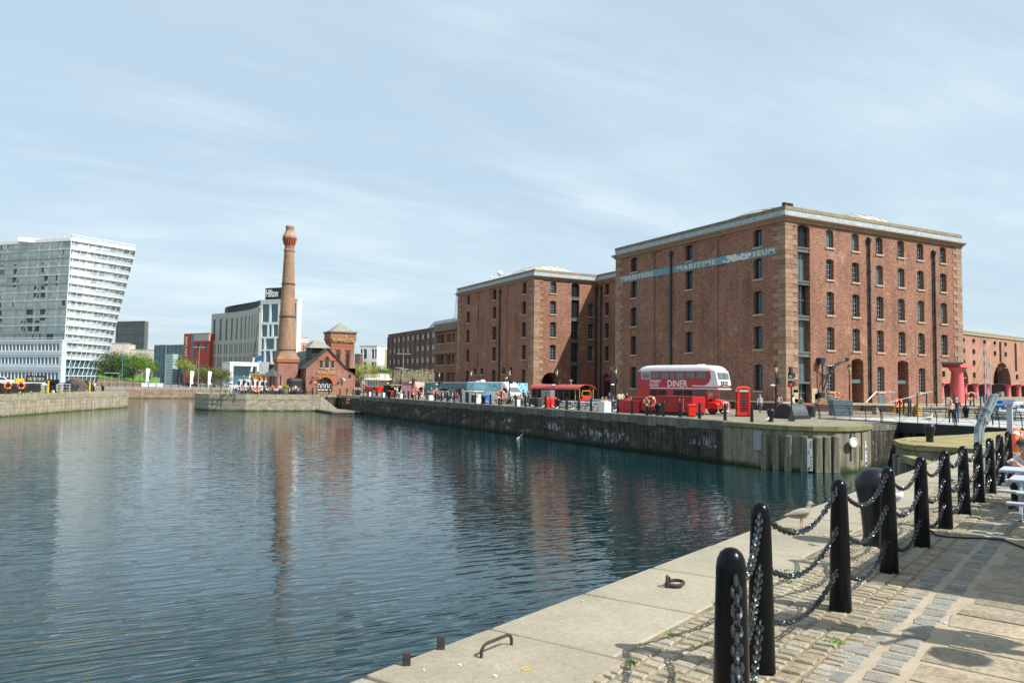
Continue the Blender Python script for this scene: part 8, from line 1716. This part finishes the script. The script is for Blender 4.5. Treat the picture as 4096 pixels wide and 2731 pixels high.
CLR = {'black': (.015, .015, .018), 'white': (.68, .68, .66), 'navy': (.02, .03, .07), 'grey': (.25, .26, .27), 'yellow': (.62, .62, .30), 'red': (.45, .03, .03), 'maroon': (.20, .02, .035), 'orange': (.75, .13, .03), 'pink': (.70, .38, .36), 'teal': (.05, .25, .22), 'blue': (.05, .15, .45), 'bright blue': (.02, .25, .55), 'pale blue': (.40, .58, .68), 'green': (.02, .14, .08), 'beige': (.50, .42, .32), 'brown': (.18, .10, .06), 'denim': (.06, .10, .18), 'mint': (.45, .62, .55), 'olive': (.16, .17, .10), 'cream': (.62, .55, .45)}
HC = {'dark': (.02, .015, .012), 'brown': (.10, .055, .03), 'fair': (.42, .30, .15), 'grey': (.40, .39, .37), 'red': (.25, .08, .03)}
def cm(c): return M('cloth_' + c.replace(' ', '_'), CLR[c], .85, var=.12, sc=8)
def hm(c): return M('hair_' + c, HC[c], .7, var=.2, sc=30)
def person(p, pose, face, top, legs, hair, label, long=0, s=1.0, group=None):
    me, J = PM[pose]; o = bpy.data.objects.new('person', me); COL.objects.link(o); o.location = p; o.rotation_euler = (0, 0, face); o.scale = (s, s, s)
    for i, mt in ((1, cm(top)), (2, cm(legs))): o.material_slots[i].link = 'OBJECT'; o.material_slots[i].material = mt
    tag(o, label, 'person', group)
    if hair: h = bpy.data.objects.new('hair', HM[(pose, long)]); COL.objects.link(h); h.parent = o; h.material_slots[0].link = 'OBJECT'; h.material_slots[0].material = hm(hair)
    return o
def onx(px, x_, z_=0): p = ONX(px, 1600, x_); p.z = z_; return p
PI_ = math.pi; g = 'people strolling on the far quay'
for px, x_, pose, fc, top, legs, hr, lg, lb in (
    (2438, 50, 'phone', 2.6, 'navy', 'denim', 'dark', 0, 'person in a navy top with back turned left of the lantern lamp'),
    (2477, 50, 'stand', 2.9, 'yellow', 'black', 'dark', 0, 'person in a pale yellow shirt and black trousers'), (2488, 51, 'stand', 2.6, 'pale blue', 'black', 'dark', 0, 'person in pale blue beside the yellow shirted one'),
    (2508, 50, 'stand', -1.2, 'maroon', 'maroon', 'dark', 1, 'person in a long maroon dress with dark hair'), (2524, 49, 'stand', .4, 'black', 'black', 'brown', 0, 'child in black with brown hair beside the maroon dress'),
    (2564, 52, 'stand', -1.5, 'white', 'grey', 'brown', 0, 'person in white at the rear of the bus'), (2295, 46, 'phone', -.9, 'bright blue', 'black', 'grey', 0, 'person in a bright blue jacket at the end of the wagon'), (2312, 47, 'phone', 1.6, 'blue', 'black', 'dark', 0, 'person in a blue jacket bending by the wagon'),
    (2093, 47, 'stand', 2.8, 'black', 'denim', 'dark', 0, 'person in a black top behind the brown tables'), (2114, 47.5, 'walk', -.4, 'denim', 'navy', 'brown', 0, 'person in patterned blue beside the wagon'), (2012, 47, 'phone', -1.0, 'beige', 'olive', 'fair', 1, 'person in a beige coat with fair hair by the lifebuoy'),
    (1850, 46.5, 'stand', -.5, 'maroon', 'black', 'dark', 0, 'person looking over the roof of the white shed'),
    (1725, 45.6, 'stand', -.5, 'red', 'beige', 'grey', 0, 'person in a red shirt behind the dark tables'), (1745, 46, 'stand', .8, 'grey', 'grey', 'fair', 1, 'person in grey with fair hair by the white car'), (1588, 42.8, 'walk', .5, 'pale blue', 'grey', 'fair', 1, 'person in pale blue beside the red bin and vintage van'),
    (1495, 41.7, 'walk', .2, 'navy', 'denim', 'dark', 0, 'person in navy walking near the steam lorry'), (1663, 44, 'stand', 1.2, 'cream', 'beige', 'brown', 0, 'person queuing at the pink kiosk hatch')):
    person(onx(px, x_), pose, fc, top, legs, hr, lb, lg, 1.0 if 'child' not in lb else .75)
# people seated at the tables
tops = ['white', 'beige', 'grey', 'black', 'pink', 'navy', 'cream', 'pale blue', 'olive', 'teal', 'white', 'brown', 'mint', 'orange']; k = 0
def seated(px, x_, lb, fc, top=None, hr=None, pose='sit', legs='denim', lg=0, z_=0):
    person(onx(px, x_, z_), pose, fc, top, legs, hr, lb, lg)
for px, x_, top, hr, lg, lb in ((2408, 42.4, 'orange', 'grey', 1, 'seated person in an orange top and pale headscarf beside the white block'), (2424, 42.9, 'pale blue', 'fair', 0, 'seated child in pale blue with fair hair behind the white block'), (2452, 42.6, 'black', 'brown', 1, 'seated person in black with brown hair left of the crimson box'), (2335, 45.8, 'cream', 'fair', 0, 'seated person with short fair hair behind the windbreak'), (2313, 45.6, 'black', 'brown', 0, 'seated person in black behind the windbreak left end'),
    (1985, 42.2, 'mint', 'dark', 0, 'seated person in a pale green shirt reading beside the blue bin'), (2040, 43.6, 'olive', 'brown', 0, 'seated person in olive at the brown tables left end'), (2060, 43.9, 'navy', 'brown', 1, 'seated person in navy at the brown tables'), (2073, 43.3, 'beige', 'red', 1, 'seated person in beige with red hair at the brown tables'), (2084, 43.2, 'white', 'fair', 1, 'seated person in white with long fair hair at the brown tables'), (2102, 42.6, 'brown', 'dark', 0, 'seated person in brown next to the black cabinet'),
    (1676, 42.4, 'black', 'dark', 0, 'seated person in black on a folding chair by the kiosk')):
    seated(px, x_, lb, rnd.uniform(-1.2, .6), top, hr, lg=lg)
crowd = [('denim', 'fair', 1), ('teal', 'brown', 0), ('pink', 'grey', 0), ('green', 'dark', 0), ('orange', 'fair', 1), ('grey', 'dark', 0), ('mint', 'grey', 0), ('navy', 'brown', 0), ('white', 'fair', 1), ('blue', 'grey', 0), ('cream', 'brown', 1), ('olive', 'dark', 0), ('red', 'dark', 1)]
for i, (tp, hr, lg) in enumerate(crowd):
    seated(1716 + i * 9.2, 42.6 + 1.1 * (i % 3), 'seated person in %s, %s from the left in the crowd right of the kiosk' % (tp, ORD[i + 1]), rnd.uniform(-3, 3), tp, hr, pose='sit' if i % 3 else 'sitlean', lg=lg)
for i in range(44):
    px = 938 + i * 6.05 + rnd.uniform(-1.5, 1.5); y_ = 141.9 + 1.05 * (i % 4)
    p = ONY(px, 1560, y_); p.z = 0; tp = tops[(i * 5) % 14]; hr = ['dark', 'brown', 'fair', 'grey', 'red'][(i * 3) % 5]
    person(p, 'sit' if i % 5 else 'stand', rnd.uniform(-3.1, 3.1), tp, 'denim' if i % 2 else 'black', hr, '%s person from the left on the pub terrace, in %s' % (ORD[i + 1], tp), i % 2, 1.05, 'people on the pub terrace')
person(Vector((ONY(1183, 1560, 145.5).x, 145.5, 0)), 'stand', 0, 'white', 'black', 'dark', 'waiter in a white shirt standing at the pub side door')
# round the phone box, hatch and bridge
person(D(3085 - 45, 72), 'walk', -.9, 'pale blue', 'denim', 'fair', 'person in pale blue walking behind the phone box', 1); person(D(2975, 68), 'stand', 2.2, 'grey', 'black', 'brown', 'person seen through the phone box glass')
person(D(3112, 74), 'walk', 1.0, 'pink', 'denim', 'dark', 'person in pink behind the quay lamp post', 1); person(D(3121, 75), 'walk', 1.2, 'grey', 'olive', 'dark', 'person with grey backpack behind the quay lamp post'); person(D(3173, 76), 'stand', .4, 'white', 'black', 'dark', 'person in white standing behind the signal post', 1)
person(D(3202, 73), 'phone', -.3, 'green', 'black', 'brown', 'person in a green jacket looking at a phone by the loading bay')
for i, (px, dp_, tp) in enumerate(((3905, 205, 'white'), (3868, 205, 'blue'), (3945, 210, 'black'), (3935, 120, 'blue'), (3985, 215, 'grey'))): person(D(px, dp_), 'stand', 1.0, tp, 'denim', 'dark', '%s distant walker in %s on the inner dock' % (ORD[i + 1], tp), 0, 1.0, 'distant walkers at the inner dock')
def onbr(px, x_, z_=.06): p = ONX(px, 1600, x_); p.z = z_; return p
b1_ = person(onbr(3803, 53.2), 'walk', 2.3, 'pink', 'black', 'fair', 'woman with long fair hair and a dark skirt crossing the bridge', 1, .98); b2_ = person(onbr(3826, 54.8), 'walk', 2.1, 'navy', 'denim', 'grey', 'man in blue jeans crossing the bridge beside her', 0, 1.04)
person(onbr(3958, 53.4), 'walk', 2.4, 'black', 'black', 'brown', 'man with a black backpack and shorts crossing the bridge', 0, 1.05)
# ------------------------------------------------------------------ the man in the cap by the picnic tables
J = {}
def a(k, p, r, par, z): J[k] = (p, r, par, z)
# local frame: -x is the way he faces, seated and leaning forward on his knees
a('pelvis', (.10, 0, .50), (.16, .14), None, 2); a('belly', (.02, 0, .66), (.15, .13), 'pelvis', 1); a('chest', (-.12, 0, .86), (.17, .14), 'belly', 1); a('neck', (-.24, 0, .99), .062, 'chest', 0); a('head0', (-.29, 0, 1.03), .07, 'neck', 0); a('head', (-.33, 0, 1.10), (.10, .088), 'head0', 0); a('crown', (-.325, 0, 1.175), (.082, .074), 'head', 0)
for s_, sg in (('L', 1), ('R', -1)):
    a('sh' + s_, (-.16, sg * .19, .90), .07, 'chest', 1); a('upper' + s_, (-.22, sg * .22, .76), .055, 'sh' + s_, 1); a('el' + s_, (-.30, sg * .21, .63), .045, 'upper' + s_, 0); a('fore' + s_, (-.42, sg * .14, .72), .04, 'el' + s_, 0); a('wrist' + s_, (-.54, sg * .06, .80), .029, 'fore' + s_, 0); a('hand' + s_, (-.60, sg * .035, .85), (.042, .022), 'wrist' + s_, 0)
    a('hip' + s_, (.05, sg * .10, .49), .10, 'pelvis', 2); a('knee' + s_, (-.38, sg * .15, .52), .068, 'hip' + s_, 2); a('ank' + s_, (-.34, sg * .15, .09), .045, 'knee' + s_, 2); a('toe' + s_, (-.50, sg * .16, .04), (.045, .035), 'ank' + s_, 3)
J['nose'] = ((-.5, 0, 1.1), .01, 'head', 0); J.pop('nose')
def man_mesh():
    me = person_mesh('person', J, fingers=False, det=2); return me
mm = man_mesh(); mp_ = D(4132, 12.9, .5); man = bpy.data.objects.new('person', mm); COL.objects.link(man); man.location = mp_; man.rotation_euler = (0, 0, math.atan2(.35, -1) + PI_ + .3); man.scale = (.95,) * 3
for i, c in ((1, 'white'), (2, 'black')): man.material_slots[i].link = 'OBJECT'; man.material_slots[i].material = cm(c)
tag(man, 'seated man in dark cap and white shirt, hands raised, at the right edge', 'person')
m = MB()
for sg in (1, -1):                                        # curled fingers and thumbs
    h = Vector((-.60, sg * .035, .85))
    for i, (dy, ln) in enumerate(((-.03, .06), (-.011, .072), (.009, .068), (.028, .052))):
        b = h + Vector((-.01, dy * .8, .01)); m.tube([b, b + Vector((-.03, -sg * .006, .022)), b + Vector((-.045, -sg * .016, .002 + ln * .2)), b + Vector((-.03, -sg * .022, -.022))], [.0095, .009, .008, .0065], 6)
    b = h + Vector((.035, -sg * .018, .0)); m.tube([b, b + Vector((-.02, -sg * .02, .03)), b + Vector((-.045, -sg * .022, .03))], [.011, .010, .008], 6)
m.tube([(-.425, 0, 1.095), (-.455, 0, 1.075), (-.44, 0, 1.06)], [.012, .017, .01], 6); m.sph((-.405, 0, 1.03), (.03, .035, .02), 8, 6)
fgr = m.build('hands_and_face', SK, man, smooth=70)
m = MB(); m.lathe([(.108, 0), (.112, .03), (.10, .075), (.06, .105), (.01, .112)], (-.315, 0, 1.145), 18); m.prism([(-.39, -.09), (-.45, -.085), (-.50, -.05), (-.515, 0), (-.50, .05), (-.45, .085), (-.39, .09)], 1.142, 1.155); m.build('cap', M('cap_grey', (.05, .055, .055), .8, var=.3, sc=20), man, smooth=50)
m = MB(); m.sph((-.26, 0, 1.10), (.07, .092, .06), 12, 8); m.build('hair', hm('grey'), man, smooth=70)
st = T('bench_seat', 'dark low seat under the man in the cap', 'seat', mp_ + Vector((0.1, 0, 0)), man.rotation_euler.z); m = MB(); m.box(-.2, .5, -.5, .5, .34, .39); part(m, 'seat', GREYP, st)
for x in (-.1, .35): m = MB(); m.box(x, x + .06, -.4, .4, 0, .34); part(m, 'leg', GREYP, st)
